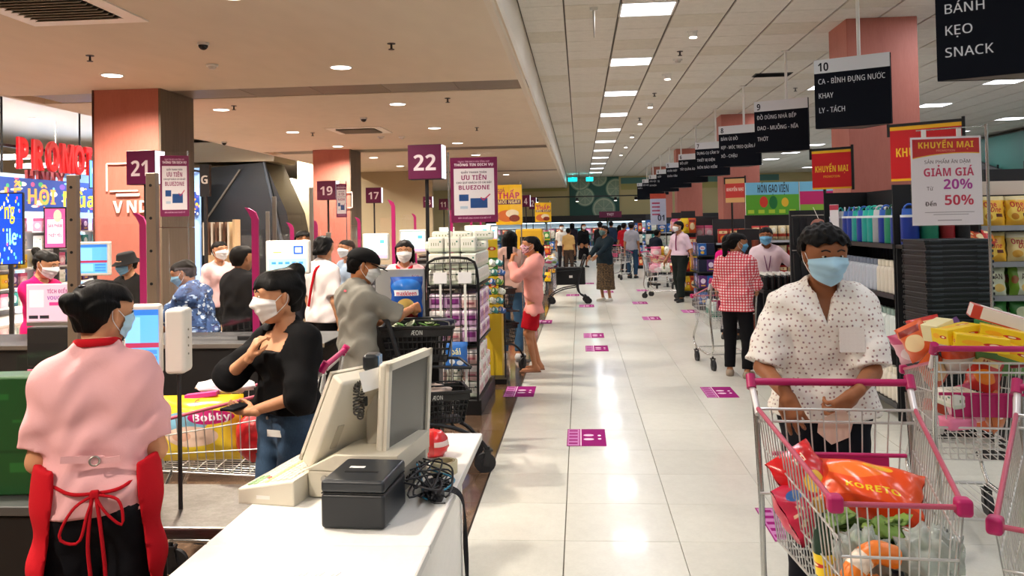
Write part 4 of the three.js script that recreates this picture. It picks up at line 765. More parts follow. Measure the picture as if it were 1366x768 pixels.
{ // green carrier and trolley rail at the left end
  const t = thing('carrier_bag', 'tall green carrier bag standing on the black counter', 'bag', [-2.2, 0.738, -3.0], 0.1), gm = packMat('greenbag', '#14481e', (g, w, h) => { g.fillStyle = '#1f6228'; for (let i = 0; i < 9; i++) g.fillRect(rnd(0, w), rnd(0, h), rnd(8, 30), rnd(3, 12)); g.fillStyle = '#0f3a18'; g.fillRect(0, h * 0.62, w, 3); }, 0.35);
  part('body', [rbox(0.42, 0.43, 0.14, 0.01, 0, 0.215, 0)], gm, t);
  part('side_gusset', [rbox(0.012, 0.42, 0.12, 0.004, 0.214, 0.212, 0)], mat(0x1c5526, 0.4), t);
  part('strap', [tube([[-0.05, 0.43, 0.05], [-0.04, 0.5, 0.05], [0.04, 0.5, 0.05], [0.05, 0.43, 0.05]], 0.006, 16, 6)], mat(0x246c2c, 0.5), t);
}
shoppingCart('cart parked behind the near black counter', [-3.02, 0, -3.98], -Math.PI / 2, { wires: 13 });
single('white_carrier', [lumpy(0.34, 0.2, 0.26, 0.2, 4)], mat(0xd9d7d8, 0.4), 'white carrier in the cart behind the near counter', 'bag', [-2.9, 0.5, -3.98]);
// ---------------------------------------------------------------- cashier with the red apron
const pinkShirt = new THREE.MeshPhysicalMaterial({ color: 0xdfa9ab, roughness: 0.8, specularIntensity: 0.3, bumpMap: weave, bumpScale: 0.0008 });
{
  const p = person({ h: 1.545, fine: 2, female: 1, label: 'woman in pale pink shirt and red apron seen from behind', at: [-1.545, -2.6], turn: 3.6, wide: 0.88, skin: 0xc08a66,
    head: { yaw: -0.85, pitch: 0.14 }, headScale: 0.91, hands: { R: { p: [-0.06, 0.99, 0.22], elbow: [-0.5, -0.5, -0.6] }, L: { p: [0.06, 0.99, 0.22], elbow: [0.5, -0.5, -0.6] } },
    hair: { style: 'bun', bunY: 0.015, bulk: 0.004, nape: 0.085 }, mask: 0xa8cfe4, top: { mat: pinkShirt, loose: 0.016, sleeve: 0.84, sleeveW: 0.006, hem: 0.87, fold: 0.006, neck: 0.058, collar: true, cell: 0.009 }, bottom: { color: 0x14151a, loose: 0.008, wide: 0.03, waist: 0.9 }, shoes: 0x111111, feet: { L: [0.11, 0], R: [-0.11, 0.02] } });
  const { up, HP, hs, hq } = p.joints, red = cloth(0xb5121f);
  // apron: wraps the front and both hips, open at the back
  const ap = [limb(up(-0.065, 1.02, 0), up(0.065, 1.02, 0), 0.12, 0.12, 0.06), limb(up(-0.076, 0.9, 0), up(0.076, 0.9, 0), 0.122, 0.122, 0.06), limb(up(-0.095, 0.7, 0), up(0.095, 0.7, 0), 0.116, 0.116, 0.08), limb(up(-0.1, 0.5, 0), up(0.1, 0.5, 0), 0.112, 0.112, 0.08)];
  const apron = part('apron', cubeUv(netMesh(ap, 0.009, (d, x, y, z) => Math.max(Math.max(d, -d - 0.024), y - 1.0 * p.joints.s - Math.abs(x) * 0.25, 0.5 * p.joints.s - y, z < 0.03 ? (0.115 + Math.max(0, 0.9 - y) * 0.12 - Math.abs(x)) : -1))), red, p, 'red apron');
  part('neck_strap', [tube([up(-0.062, 1.405, 0.045), up(-0.062, 1.43, -0.01), up(-0.035, 1.435, -0.062), up(0.035, 1.435, -0.062), up(0.062, 1.43, -0.01), up(0.062, 1.405, 0.045)], 0.013, 24, 8)], red, apron);
  const zb = -0.135;
  part('waist_tie', [tube([up(-0.13, 0.985, -0.09), up(-0.07, 0.96, zb + 0.005), up(0, 0.955, zb), up(0.07, 0.96, zb + 0.005), up(0.13, 0.985, -0.09)], 0.006, 20, 6)], red, apron);
  part('bow', [tube([up(0, 0.955, zb - 0.01), up(-0.07, 0.93, zb - 0.02), up(-0.08, 0.85, zb - 0.02), up(-0.03, 0.9, zb - 0.022), up(0, 0.955, zb - 0.01)], 0.0048, 24, 6), tube([up(0, 0.955, zb - 0.01), up(0.06, 0.92, zb - 0.02), up(0.1, 0.83, zb - 0.02), up(0.05, 0.81, zb - 0.024), up(0.02, 0.9, zb - 0.02), up(0, 0.955, zb - 0.01)], 0.0048, 24, 6), rbox(0.026, 0.024, 0.02, 0.006, ...up(0, 0.955, zb - 0.008))], red, apron);
  part('ribbon', [tube([up(-0.005, 0.95, zb - 0.012), up(-0.02, 0.82, zb - 0.02), up(-0.03, 0.68, zb - 0.01), up(-0.028, 0.6, zb - 0.012)], 0.0062, 20, 5)], red, apron);
  part('ribbon', [tube([up(0.008, 0.95, zb - 0.012), up(0.02, 0.8, zb - 0.02), up(0.012, 0.64, zb - 0.01), up(0.03, 0.5, zb - 0.012)], 0.0062, 20, 5)], red, apron);
  part('belt_ring', [new THREE.TorusGeometry(0.014, 0.003, 8, 18).translate(...up(0, 1.06, -0.137))], M.steel, p);
  part('shirt_belt', [box(0.12, 0.022, 0.004, ...up(0.035, 1.068, -0.134), 0.08, 0, 0.12), box(0.06, 0.018, 0.004, ...up(-0.045, 1.058, -0.134), -0.1, 0, -0.06)], pinkShirt, p);
  part('hair_clip', [tube([HP(-0.05, 0.07, -0.085), HP(0, 0.085, -0.1), HP(0.05, 0.06, -0.09)], 0.006 * hs, 12, 6)], mat(0x2a2a32, 0.15, 0.4), p);
  part('glasses_arm', [bar(HP(-0.078, 0.012, 0.0), HP(-0.06, 0.014, 0.085), 0.0018, 5)], mat(0x3a3a3a, 0.3), p);
}
// ---------------------------------------------------------------- woman in the black blouse, her cart
{
  const denim = patterned(256, 256, 0.3, (g, w, h) => { g.fillStyle = '#2b4560'; g.fillRect(0, 0, w, h); for (let i = 0; i < 2600; i++) { g.fillStyle = `rgba(${pick(['20,34,54', '86,116,146', '52,78,106'])},0.16)`; g.fillRect(rnd(0, w), rnd(0, h), 1.4, rnd(2, 12)); } });
  const p = person({ h: 1.47, fine: 2, female: 1, label: 'woman in black blouse and jeans touching her throat beside a cart', at: [-1.375, -3.86], turn: -0.62, wide: 1.12, skin: 0xc48d69, headScale: 1.13,
    head: { yaw: -0.36, pitch: 0.12, roll: 0.02 }, hands: { R: { p: [-0.015, 1.26, 0.2], elbow: [-0.75, -0.7, 0.35], d: [0.45, 0.75, -0.1], n: [0.5, 0.0, -0.9], curl: [0.8, 0.75, 0.5, 0.25] }, L: { p: [0.045, 0.99, 0.235], elbow: [0.9, -0.5, -0.3], d: [-0.85, 0.02, 0.3], n: [0, 0.95, 0.2], curl: [0.5, 0.45, 0.4, 0.3] } },
    hair: { style: 'topbun', bulk: 0.006, fringe: 2, nape: 0.09 }, mask: 0xe6e2e0, top: { color: 0x0b0b0d, loose: 0.02, sleeve: 1.12, sleeveW: 0.045, hem: 0.955, flare: 0.005, fold: 0.006, neck: 0.085, neckZ: 0.05, wideNeck: 0.1, wideY: 1.27, cell: 0.009 }, bottom: { mat: denim, loose: 0.008, wide: 0.008, fold: 0.003, waist: 1.0, name: 'jeans' }, shoes: 0xd8d4cc });
  const { up, S, arm } = p.joints;
  part('phone', [rbox(0.075, 0.012, 0.14, 0.004, 0, 0, 0).rotateY(0.4).translate(arm.L.wr[0] - 0.06, arm.L.wr[1] + 0.02, arm.L.wr[2] + 0.04)], M.navy, p);
  part('pocket_slip', [box(0.075, 0.03, 0.003, ...up(0.06, 0.86, 0.12), 0.35)], M.white, p, 'white slip in the jeans pocket');
  part('waist_button', [cyl(0.008, 0.008, 0.006, ...up(0, 0.93, 0.118), 10, 'z')], M.steel, p);
}
shoppingCart('cart with diaper pack beside the woman in black', [-1.74, 0, -4.28], -Math.PI / 2 + 0.1, { yf: 0.74 });
{
  const d = thing('diaper_pack', 'yellow and magenta diaper pack in the cart', 'packet', [-1.94, 0.52, -4.2], 0.1), m = packMat('diaper', '#f0d23a', (g, w, h) => { g.fillStyle = '#e9c21c'; g.fillRect(0, 0, w, 40); blob(g, '#7fb6cf', 90, 96, 70, 40); blob(g, '#e6c8b4', 110, 150, 86, 40); blob(g, '#d8a890', 80, 150, 30, 18); g.fillStyle = '#b51a6a'; g.fillRect(0, 60, 22, 150); blob(g, '#b51a6a', 170, 78, 70, 26); text(g, 'Bobby', 172, 78, 38, '#f6f2fa'); text(g, '6', 120, 24, 30, '#d04a2a'); g.fillStyle = '#f0d23a'; g.fillRect(0, 210, w, 46); }, 0.25, 256);
  part('wrapper', [pillow(0.42, 0.33, 0.16, 14, 0.03)], m, d); part('top_handle', [box(0.16, 0.02, 0.05, 0.0, 0.33, 0, 0, 0, 0.1)], mat(0xd8418c, 0.3), d);
  const r = single('red_bag', [lumpy(0.24, 0.28, 0.14, 0.05, 3, 22)], packMat('redsack', '#b81e26', (g, w, h) => { g.fillStyle = '#2a2a50'; g.fillRect(30, 84, 60, 18); text(g, 'LIXIMO', 60, 93, 16, '#dfe6f2'); g.fillStyle = '#caa'; g.fillRect(58, 40, 5, 40); g.fillRect(44, 56, 34, 4); }, 0.3), 'red detergent bag leaning in the cart', 'bag', [-1.62, 0.53, -4.16], 0.15);
  single('white_carrier', [lumpy(0.3, 0.08, 0.14, 0.15, 4)], mat(0xe6e4e6, 0.3), 'white plastic carrier lying on the diaper pack', 'bag', [-1.86, 0.84, -4.3], 0.2);
}
// ---------------------------------------------------------------- man in the patterned shirt with his cart
{
  const dots = patterned(256, 256, 0.16, (g, w, h) => { g.fillStyle = '#ece7e0'; g.fillRect(0, 0, w, h); for (let j = 0; j < 7; j++) for (let i = 0; i < 7; i++) { g.fillStyle = pick(['#a67f7a', '#94747a', '#b5948a', '#c4aaa4']); const x = (i + (j % 2) * 0.5 + rnd(-0.28, 0.28)) * w / 7, y = (j + 0.5 + rnd(-0.25, 0.25)) * h / 7; g.save(); g.translate(x, y); g.rotate(rnd(0, 3)); g.fillRect(-7, -3.2, 14, 6.4); g.fillRect(-3, -6.5, 6, 13); g.restore(); } });
  const p = person({ h: 1.655, fine: 2, label: 'man in white patterned shirt and blue mask pushing a full cart', at: [1.02, -3.72], turn: -0.12, wide: 1.05, skin: 0x96603f, headScale: 1.04, lean: 0.08,
    head: { yaw: 0.18, pitch: 0.2 }, hands: { R: { p: [-0.185, 0.99, 0.31], elbow: [-0.45, -0.3, -0.7], d: [0.3, -0.9, 0.25], n: [0.25, -0.2, -1], curl: [0.5, 0.45, 0.35, 0.3] }, L: { p: [0.06, 1.0, 0.33], elbow: [0.5, -0.3, -0.7], d: [-0.75, -0.6, 0.25], n: [-0.4, 0.2, -1], curl: [0.9, 0.85, 0.75, 0.7] } },
    hair: { style: 'short', bulk: 0.011, line: 0.068, curl: 0.005 }, mask: 0xa9d3ea, top: { mat: dots, loose: 0.026, sleeve: 0.95, sleeveW: 0.016, hem: 0.86, flare: 0.015, fold: 0.006, neck: 0.062, collar: true, vee: 0.16, cell: 0.009 }, bottom: { color: 0x13131a, loose: 0.012 }, shoes: 0x2a2420 });
  const { arm, up } = p.joints;
  part('shirt_pocket', [box(0.1, 0.1, 0.004, ...up(0.09, 1.2, 0.138), 0.12, -0.1)], dots, p);
  for (let i = 0; i < 4; i++) part('button', [cyl(0.006, 0.006, 0.004, ...up(0.004, 1.2 - i * 0.09, 0.148 - i * 0.002), 10, 'z')], mat(0xd8d0c8, 0.4), p);
  const L = arm.L, rp = part('held_slip', [extrude([[0, 0], [0.07, 0.035], [0.1, -0.02], [0.085, -0.075], [0.02, -0.105], [-0.03, -0.06], [-0.025, -0.015]], 0.002, 0).translate(L.wr[0] - 0.115, L.wr[1] - 0.075, L.wr[2] + 0.055)], mat(0xd9bfae, 0.6), p, 'crumpled pale receipt in his hand');
}
const manCart = shoppingCart('cart with orange snack bag pushed by the man in white', [0.925, 0, -2.95], -0.07, { w: 0.57, wf: 0.35, yf: 0.83, wires: 21 }); manCart.scale.y = 1.035;
{ // what lies in his cart
  const CX = 0.93, fy = 0.515;
  const orangeM = packMat('korero', '#f2511a', (g, w, h) => { blob(g, '#f97a2c', 90, 90, 70, 40); text(g, 'KORETO', 140, 170, 34, '#f6d21a'); blob(g, '#f4b21c', 150, 60, 36, 16); g.fillStyle = '#d63a10'; g.fillRect(0, 210, 256, 46); g.fillRect(0, 0, 30, 256); }, 0.22, 256);
  const ob = single('snack_bag', [pillow(0.36, 0.21, 0.16, 16, 0.05).translate(0, -0.1, 0).rotateZ(-0.16).rotateX(-0.9)], orangeM, 'big glossy orange snack bag on top of the cart load', 'snack bag', [0.97, 0.735, -3.04], -0.2);
  single('snack_bag', [pillow(0.2, 0.24, 0.12, 12).translate(0, -0.12, 0).rotateZ(0.4).rotateX(-0.5)], packMat('redchips', '#d3161e', (g, w, h) => { blob(g, '#f0c030', 60, 70, 26, 20); text(g, 'red', 64, 24, 22, '#fff0d0'); g.fillStyle = '#7a0d12'; g.fillRect(0, 100, w, 28); }, 0.22), 'bright red snack bag beside the orange one', 'snack bag', [0.78, 0.755, -3.1], 0.3);
  single('snack_bag', [pillow(0.2, 0.2, 0.12, 12).translate(0, -0.1, 0).rotateX(-0.6)], packMat('pinkchips', '#c92a4a', (g, w, h) => { g.fillStyle = '#e8c0a0'; for (let i = 0; i < 18; i++) g.fillRect(rnd(0, w), rnd(0, h), 10, 7); blob(g, '#3a6ab0', 30, 30, 20, 12); blob(g, '#f0a0b0', 80, 80, 26, 20); }, 0.25), 'crinkled pink and blue snack bag at the cart side', 'snack bag', [0.74, 0.67, -3.04], 0.9);
  const b = thing('glass_bottle', 'green glass bottle with gold cap in the man\'s cart', 'bottle', [0.765, 0.52, -2.78], 0.2); b.rotation.z = 0.12;
  part('glass', [lathe([[0.001, 0], [0.034, 0], [0.036, 0.02], [0.036, 0.14], [0.026, 0.18], [0.014, 0.21], [0.014, 0.25]], 20)], mat(0x243a2c, 0.12), b); part('cap', [cyl(0.016, 0.016, 0.04, 0, 0.262, 0, 14)], mat(0xc79a4a, 0.35, 0.5), b); part('paper_label', [cyl(0.0368, 0.0368, 0.07, 0, 0.08, 0, 20)], yellowPack, b);
  const greens = [mat(0x6f9038, 0.6), mat(0x8aa552, 0.6), mat(0x5c7a34, 0.6)];
  for (const [x, y, z, r] of [[0.83, 0.66, -2.9, 0.09], [0.93, 0.655, -2.82, 0.1], [1.0, 0.65, -2.83, 0.1], [0.87, 0.63, -2.76, 0.085]]) {
    const h = thing('leafy_vegetable', 'bundle of green leaf vegetable under the orange bag', 'vegetable', [x, y, z], rnd(0, 6), 'green vegetables in the man\'s cart');
    for (let i = 0; i < 11; i++) { const a = rnd(0, 6.28), e = rnd(0.1, 0.9), g = lumpy(r * 1.0, 0.018, r * 0.7, 0.3, 5, 10); part('leaf', g.rotateZ(rnd(-0.6, 0.6)).rotateX(rnd(-0.6, 0.6)).translate(Math.cos(a) * r * e * 0.6, rnd(-0.02, 0.05), Math.sin(a) * r * e * 0.6), greens[i % 3], h); }
  }
  const film = new THREE.MeshPhysicalMaterial({ color: 0xdfe6e0, roughness: 0.18, transmission: 0.65, thickness: 0, ior: 1.35 });
  single('produce_bag', [lumpy(0.2, 0.16, 0.16, 0.22, 5, 24)], film, 'clear plastic bag of produce at the cart front', 'bag', [1.03, 0.6, -2.66], 0.4);
  single('produce_bag', [lumpy(0.17, 0.17, 0.15, 0.22, 5, 24)], film, 'clear plastic bag beside the green bottle', 'bag', [0.85, 0.56, -2.72], 0.4);
  const orange = mat(0xf2811a, 0.4), lump = lumpy(0.15, 0.11, 0.13, 0.05, 3, 20);
  single('orange_bag', [lump.clone()], packMat('orangenet', '#f28a1c', (g, w, h) => { blob(g, '#f7a63c', 40, 40, 30, 26); blob(g, '#e06a10', 96, 90, 26, 20); }, 0.3), 'orange wrapped packet with white print near cart floor', 'packet', [0.83, 0.52, -2.64], 0.5);
  single('orange_bag', [tube([[-0.06, 0.0, 0.02], [-0.05, 0.1, 0.02], [0.02, 0.15, 0.0], [0.09, 0.13, -0.01]], 0.034, 20, 12)], packMat('orangebend', '#f08020', (g, w, h) => { g.fillStyle = '#f6e4d0'; g.fillRect(56, 0, 20, h); }, 0.3), 'bent orange packet standing behind the front rail', 'packet', [0.83, 0.54, -2.62], 0.1);
  single('orange_bag', [lump.clone().scale(0.85, 0.8, 0.9)], packMat('orangenet', '#f28a1c', () => {}), 'orange wrapped packet beside the clear jar', 'packet', [0.96, 0.52, -2.61], 2.2);
  const j = thing('jar', 'short clear jar with yellow print at the cart nose', 'jar', [1.02, 0.52, -2.585]); part('glass', [lathe([[0.001, 0], [0.034, 0], [0.036, 0.01], [0.036, 0.085], [0.03, 0.1]], 20)], mat(0xd8d2b4, 0.15), j); part('lid', [cyl(0.033, 0.033, 0.02, 0, 0.108, 0, 18)], M.white, j); part('paper_label', [cyl(0.0366, 0.0366, 0.05, 0, 0.045, 0, 20)], yellowPack, j);
  single('dark_bag', [lumpy(0.24, 0.13, 0.2, 0.15, 4)], mat(0x1c1a24, 0.25), 'dark plastic bag under the orange packets', 'bag', [0.93, 0.52, -2.76], 0.2);
  single('red_meat_tray', [rbox(0.18, 0.035, 0.12, 0.01, 0, 0.018, 0)], packMat('meat', '#a82430', (g, w, h) => { g.fillStyle = '#d8c8c0'; for (let i = 0; i < 20; i++) g.fillRect(rnd(0, w), rnd(0, h), 14, 3); }, 0.2), 'flat tray of red meat at the cart bottom', 'tray', [0.86, 0.512, -2.68], 0.2);
}
// ---------------------------------------------------------------- two more carts at the right edge
const cartB = shoppingCart('cart piled with yellow boxes near the basket stack', [2.03, 0, -4.72], Math.PI - 0.1, {}); cartB.scale.y = 1.03;
const cartC = shoppingCart('cart holding bread bags and paper, cut off by the aisle side', [1.58, 0, -2.79], -0.62, { wires: 19 }); cartC.scale.y = 1.03;
{
  const boxM = [yellowPack, yellowPack, mat(0xe9dfae, 0.4)];
  [['bright yellow carton lying across the cart load', 0.2, 0.08, 0.12, 1.92, 1.08, -4.55, 0.3, 0.12], ['bright yellow carton tilted over the pink rail', 0.24, 0.075, 0.12, 1.98, 1.05, -4.42, -0.25, -0.1], ['pale yellow carton end behind the bright cartons', 0.13, 0.09, 0.1, 1.86, 1.09, -4.62, 0.5, 0.25], ['yellow carton with red oval under the white box', 0.2, 0.07, 0.1, 2.12, 1.08, -4.5, -0.35, -0.2], ['small yellow carton low against the cart handle', 0.15, 0.07, 0.09, 2.15, 1.0, -4.42, -0.4, -0.3]].forEach(([label, w, h, d, x, y, z, t, rz], i) => { const o = single('carton', [rbox(w, h, d, 0.004, 0, 0, 0)], boxM[i === 2 ? 2 : 0], label, 'carton', [x, y, z], t, 'cartons on the second cart'); o.rotation.z = rz; });
  const wb = single('carton', [rbox(0.36, 0.07, 0.16, 0.005, 0, 0, 0)], packMat('whitered', '#e9e2da', (g, w, h) => { g.fillStyle = '#c8402e'; g.fillRect(0, 0, 16, h); g.fillRect(0, h - 14, w, 14); }), 'white and red carton leaning on top of the load', 'carton', [2.2, 1.14, -4.6], -0.3); wb.rotation.z = -0.3;
  single('carton', [rbox(0.3, 0.2, 0.2, 0.005, 0, 0.1, 0)], mat(0x5f8f4a, 0.5), 'green leaf printed carton deep in the cart', 'carton', [2.2, 0.83, -4.8], 0.2);
  const bagMs = [orangePack, noodleRed, purplePack, pinkPack, packMat('tiger', '#c96a2a', (g, w, h) => { for (let i = 0; i < 12; i++) { g.fillStyle = pick(['#1d2a60', '#f0e0d0', '#7a1a14', '#e0a030']); g.fillRect(rnd(0, w), rnd(0, h), rnd(10, 40), rnd(6, 20)); } }, 0.2), packMat('silver', '#c8c4c0', (g, w, h) => { g.fillStyle = '#c84a2a'; g.fillRect(0, 30, w, 40); }, 0.2)];
  const spots = [[1.84, 1.0, -4.86], [1.93, 1.02, -4.95], [2.05, 1.0, -4.9], [1.86, 0.94, -5.02], [2.12, 0.98, -5.0], [2.0, 0.94, -4.72], [1.88, 0.86, -4.75], [2.1, 0.85, -4.66], [2.2, 0.9, -4.86], [1.96, 0.7, -4.6], [2.1, 0.68, -4.55], [1.9, 0.62, -4.8], [2.14, 0.62, -4.85]];
  const lb = ['orange foil', 'red foil', 'purple foil', 'pink wrapped', 'striped foil', 'silver and orange'];
  spots.forEach(([x, y, z], i) => { const o = single('snack_bag', [pillow(0.17, 0.2, 0.09, 8).translate(0, -0.1, 0)], bagMs[i % 6], `${lb[i % 6]} snack bag heaped in the cart by the basket stack`, 'snack bag', [x, y, z], rnd(-1, 1), 'snack bags heaped in the second cart'); o.rotation.x = rnd(-1, 0.6); o.rotation.z = rnd(-0.8, 0.8); });
  single('tissue_pack', [rbox(0.16, 0.08, 0.2, 0.015, 0, 0.04, 0)], whitePack, 'white and green tissue pack behind the cart wires', 'packet', [1.9, 0.72, -4.5], 0.1);
  single('tissue_pack', [rbox(0.16, 0.06, 0.12, 0.02, 0, 0.03, 0)], mat(0xe27a9c, 0.4), 'pink soft pack behind the cart wires', 'packet', [1.86, 0.62, -4.44], 0.3);
  // cart C: bread bag, paper, small packs
  const bread = packMat('bread', '#e8dcb0', (g, w, h) => { blob(g, '#f0e8c8', 50, 60, 40, 50); g.fillStyle = '#6a9c3a'; g.fillRect(96, 10, 20, 100); blob(g, '#c8a050', 60, 90, 26, 14); }, 0.3);
  const o1 = single('bread_bag', [lumpy(0.26, 0.14, 0.2, 0.1, 3, 22)], bread, 'cream bread bag with green print in the edge cart', 'bag', [1.58, 0.56, -2.95], 0.4);
  single('bread_bag', [lumpy(0.2, 0.16, 0.16, 0.08, 3, 22)], bread, 'round cream bag lying over the bread bag', 'bag', [1.68, 0.68, -3.02], 1.4);
  single('green_bottle', [tube([[0, 0, 0], [0.08, 0.03, 0.02], [0.16, 0.09, 0.03]], 0.034, 14, 14)], mat(0x3f9a3c, 0.15), 'green plastic bottle lying behind the cart wires', 'bottle', [1.62, 0.62, -2.88], 0.5);
  single('price_card', [box(0.15, 0.06, 0.002, 0, 0, 0, 0.2, -0.5)], M.matte, 'black slotted card lying in the edge cart', 'card', [1.5, 0.6, -2.72], -0.3);
  single('paper_sheet', [box(0.22, 0.002, 0.2, 0, 0, 0, 0.4, 0.2)], mat(0xd9c2a4, 0.7), 'sheet of tan paper over the edge cart load', 'paper', [1.66, 0.62, -2.7], 0.1);
  single('small_packet', [pillow(0.12, 0.14, 0.06, 8)], pinkPack, 'small pink and white packet low in the edge cart', 'packet', [1.48, 0.54, -2.65], -0.4);
  single('drink_carton', [rbox(0.09, 0.2, 0.07, 0.006, 0, 0.1, 0)], mat(0xd8a888, 0.4), 'peach coloured drink carton at the cart handle', 'carton', [1.76, 0.66, -3.1], 0.5);
}
// ---------------------------------------------------------------- stack of hand baskets
{
  const g = basketGeo(0.5, 0.34, 0.2, true), first = thing('hand_basket', 'black hand basket nested in the tall stack', 'basket', [2.83, 0.0, -6.83], 0.12, 'stacked black baskets');
  const rim = [...g.rim, rbox(0.51, 0.05, 0.006, 0.002, 0, 0.175, 0.166, 1), rbox(0.51, 0.05, 0.006, 0.002, 0, 0.175, -0.166, 1), rbox(0.006, 0.05, 0.33, 0.002, 0.25, 0.175, 0, 1), rbox(0.006, 0.05, 0.33, 0.002, -0.25, 0.175, 0, 1)];
  const gm = mat(0x15191d, 0.38);
  part('rim', rim, gm, first); part('walls', [box(0.42, 0.15, 0.006, 0, 0.08, 0.145), box(0.42, 0.15, 0.006, 0, 0.08, -0.145), box(0.006, 0.15, 0.29, 0.21, 0.08, 0), box(0.006, 0.15, 0.29, -0.21, 0.08, 0)], gm, first); part('bottom', g.floor, gm, first);
  for (const x of [-0.18, 0.18]) part('handle_lug', [box(0.09, 0.014, 0.012, x, 0.2, 0.178)], mat(0x2a3036, 0.35), first);
  for (let i = 1; i < 33; i++) copyOf(first, [2.83 + 0.003 * Math.sin(i * 2.3), i * 0.0405, -6.83 + 0.003 * Math.cos(i * 1.7)], 0.12 + 0.008 * Math.sin(i * 3.1));
}
// ---------------------------------------------------------------- checkout lanes
const pinkBarM = mat(0xa3125e, 0.4);
function laneCounter(label, x0, x1, z, o = {}) {
  const t = thing('checkout_counter', label, 'counter', [(x0 + x1) / 2, 0, z]), L = x1 - x0;
  part('body', [rbox(L, 0.86, 0.62, 0.01, 0, 0.43, -0.31)], M.black, t);
  part('worktop', [rbox(L + 0.04, 0.04, 0.66, 0.008, 0, 0.88, -0.31)], mat(0x141416, 0.6), t);
  part('steel_edge', [box(L + 0.04, 0.028, 0.008, 0, 0.885, 0.025)], M.steel, t);
  part('bumper_rail', [rbox(L + 0.02, 0.05, 0.025, 0.008, 0, 0.43, 0.013)], mat(0x8f8f8c, 0.4, 0.4), t);
  part('kick_plate', [box(L, 0.1, 0.01, 0, 0.05, 0.006)], M.darkSteel, t);
  return t;
}
function guard(label, x, z, w, y0 = 0.9, y1 = 1.8, turn = 0, leg = false) {   // clear screen with a magenta arched edge bar
  const t = thing('sneeze_guard', label, 'screen', [x, 0, z], turn, 'clear screens of the checkout lanes');
  part('edge_bar', [extrude([[0, y0], [0.05, y0], [0.05, y1], [0.03, y1 + 0.05], [-0.02, y1 + 0.08], [-0.05, y1 + 0.085], [-0.03, y1 + 0.06], [0, y1]], 0.02).translate(0, 0, -0.01)], pinkBarM, t, 'magenta arched edge bar');
  part('pane', [box(w, y1 - y0 - 0.02, 0.006, -w / 2, (y0 + y1) / 2 + 0.01, 0)], M.clear, t);
  part('foot', [rbox(0.16, 0.03, 0.1, 0.006, -0.02, y0 + 0.013, 0)], M.darkSteel, t);
  if (leg) part('leg', [box(0.05, y0, 0.05, 0, y0 / 2, 0)], M.darkSteel, t);
  return t;
}
laneCounter('black checkout counter with steel edge behind the woman in black', -3.3, -1.78, -5.72);
laneCounter('black checkout counter beside the magenta shirted cashier', -5.4, -3.36, -5.72);
laneCounter('black counter under the lane 22 sign', -2.0, -1.52, -7.45);
laneCounter('black counter of lane 20 behind the display rack', -3.2, -1.6, -10.6);
for (const [i, z] of [-13.6, -16.7, -19.8, -22.9, -26].entries()) laneCounter(`black checkout counter of a far lane before the ${['second', 'third', 'fourth', 'fifth', 'sixth'][i]} row of screens`, -4.4, -1.6, z);
guard('clear screen with magenta arched bar over the blue jacket shopper', -2.36, -5.95, 0.62, 0.9, 1.76);
guard('clear screen with magenta bar on the lane 21 counter', -3.2, -5.95, 0.3, 0.9, 1.74);
for (const [u, v, d, w] of [[387, 305, 10.8, 0.7], [419, 300, 11.5, 0.6], [522, 275, 10.8, 0.8], [600, 285, 14, 0.8], [477, 296, 14, 0.7], [552, 290, 17, 0.7], [627, 290, 20, 0.7], [640, 292, 23, 0.7]]) { const p = atDepth(u, v, d); guard('clear screen with magenta edge bar on a far checkout lane', p[0], -d, w, 0.9, p[1], 0, true); }
// steel posts of further screens
for (const [u, top, d] of [[366, 262, 9.2], [357, 282, 10], [415, 250, 9.5], [438, 310, 8.2]]) { const p = atDepth(u, top, d); const t = thing('screen_post', 'slim steel post carrying a clear screen at the tills', 'post', [p[0], 0, -d], 0, 'steel posts at the tills'); part('post', [rbox(0.045, p[1], 0.03, 0.004, 0, p[1] / 2, 0)], M.steel, t); part('pane', [box(0.5, 0.7, 0.006, 0.27, p[1] - 0.4, 0)], M.clear, t); }
// monitors at the tills
{
  const at = (u0, v0, u1, v1, d, face, label, yaw = 0.05) => { const a = atDepth(u0, v1, d), b = atDepth(u1, v0, d); tillScreen(label, [(a[0] + b[0]) / 2, a[1], -d], yaw, b[0] - a[0], b[1] - a[1], face, a[1] - 0.007, 0.06); };
  at(355, 320, 412, 366, 6.9, posUi2, 'white till monitor with pale blue screen behind the black blouse');
  at(484, 311, 518, 347, 7.85, posUi3, 'white till monitor behind the grey capped man');
  at(533, 306, 569, 338, 8.7, posUi3, 'white till monitor above the masked cashier');
  at(105, 322, 145, 368, 8.6, posUi, 'till monitor with blue rows behind the steel post');
  at(620, 300, 655, 322, 13, posUi3, 'pale till monitor seen above the tissue packs');
  at(640, 302, 664, 320, 15.6, posUi3, 'small pale till monitor behind the tissue packs');
  at(586, 303, 606, 322, 15.6, posUi3, 'pale till monitor beside the poster stand');
}
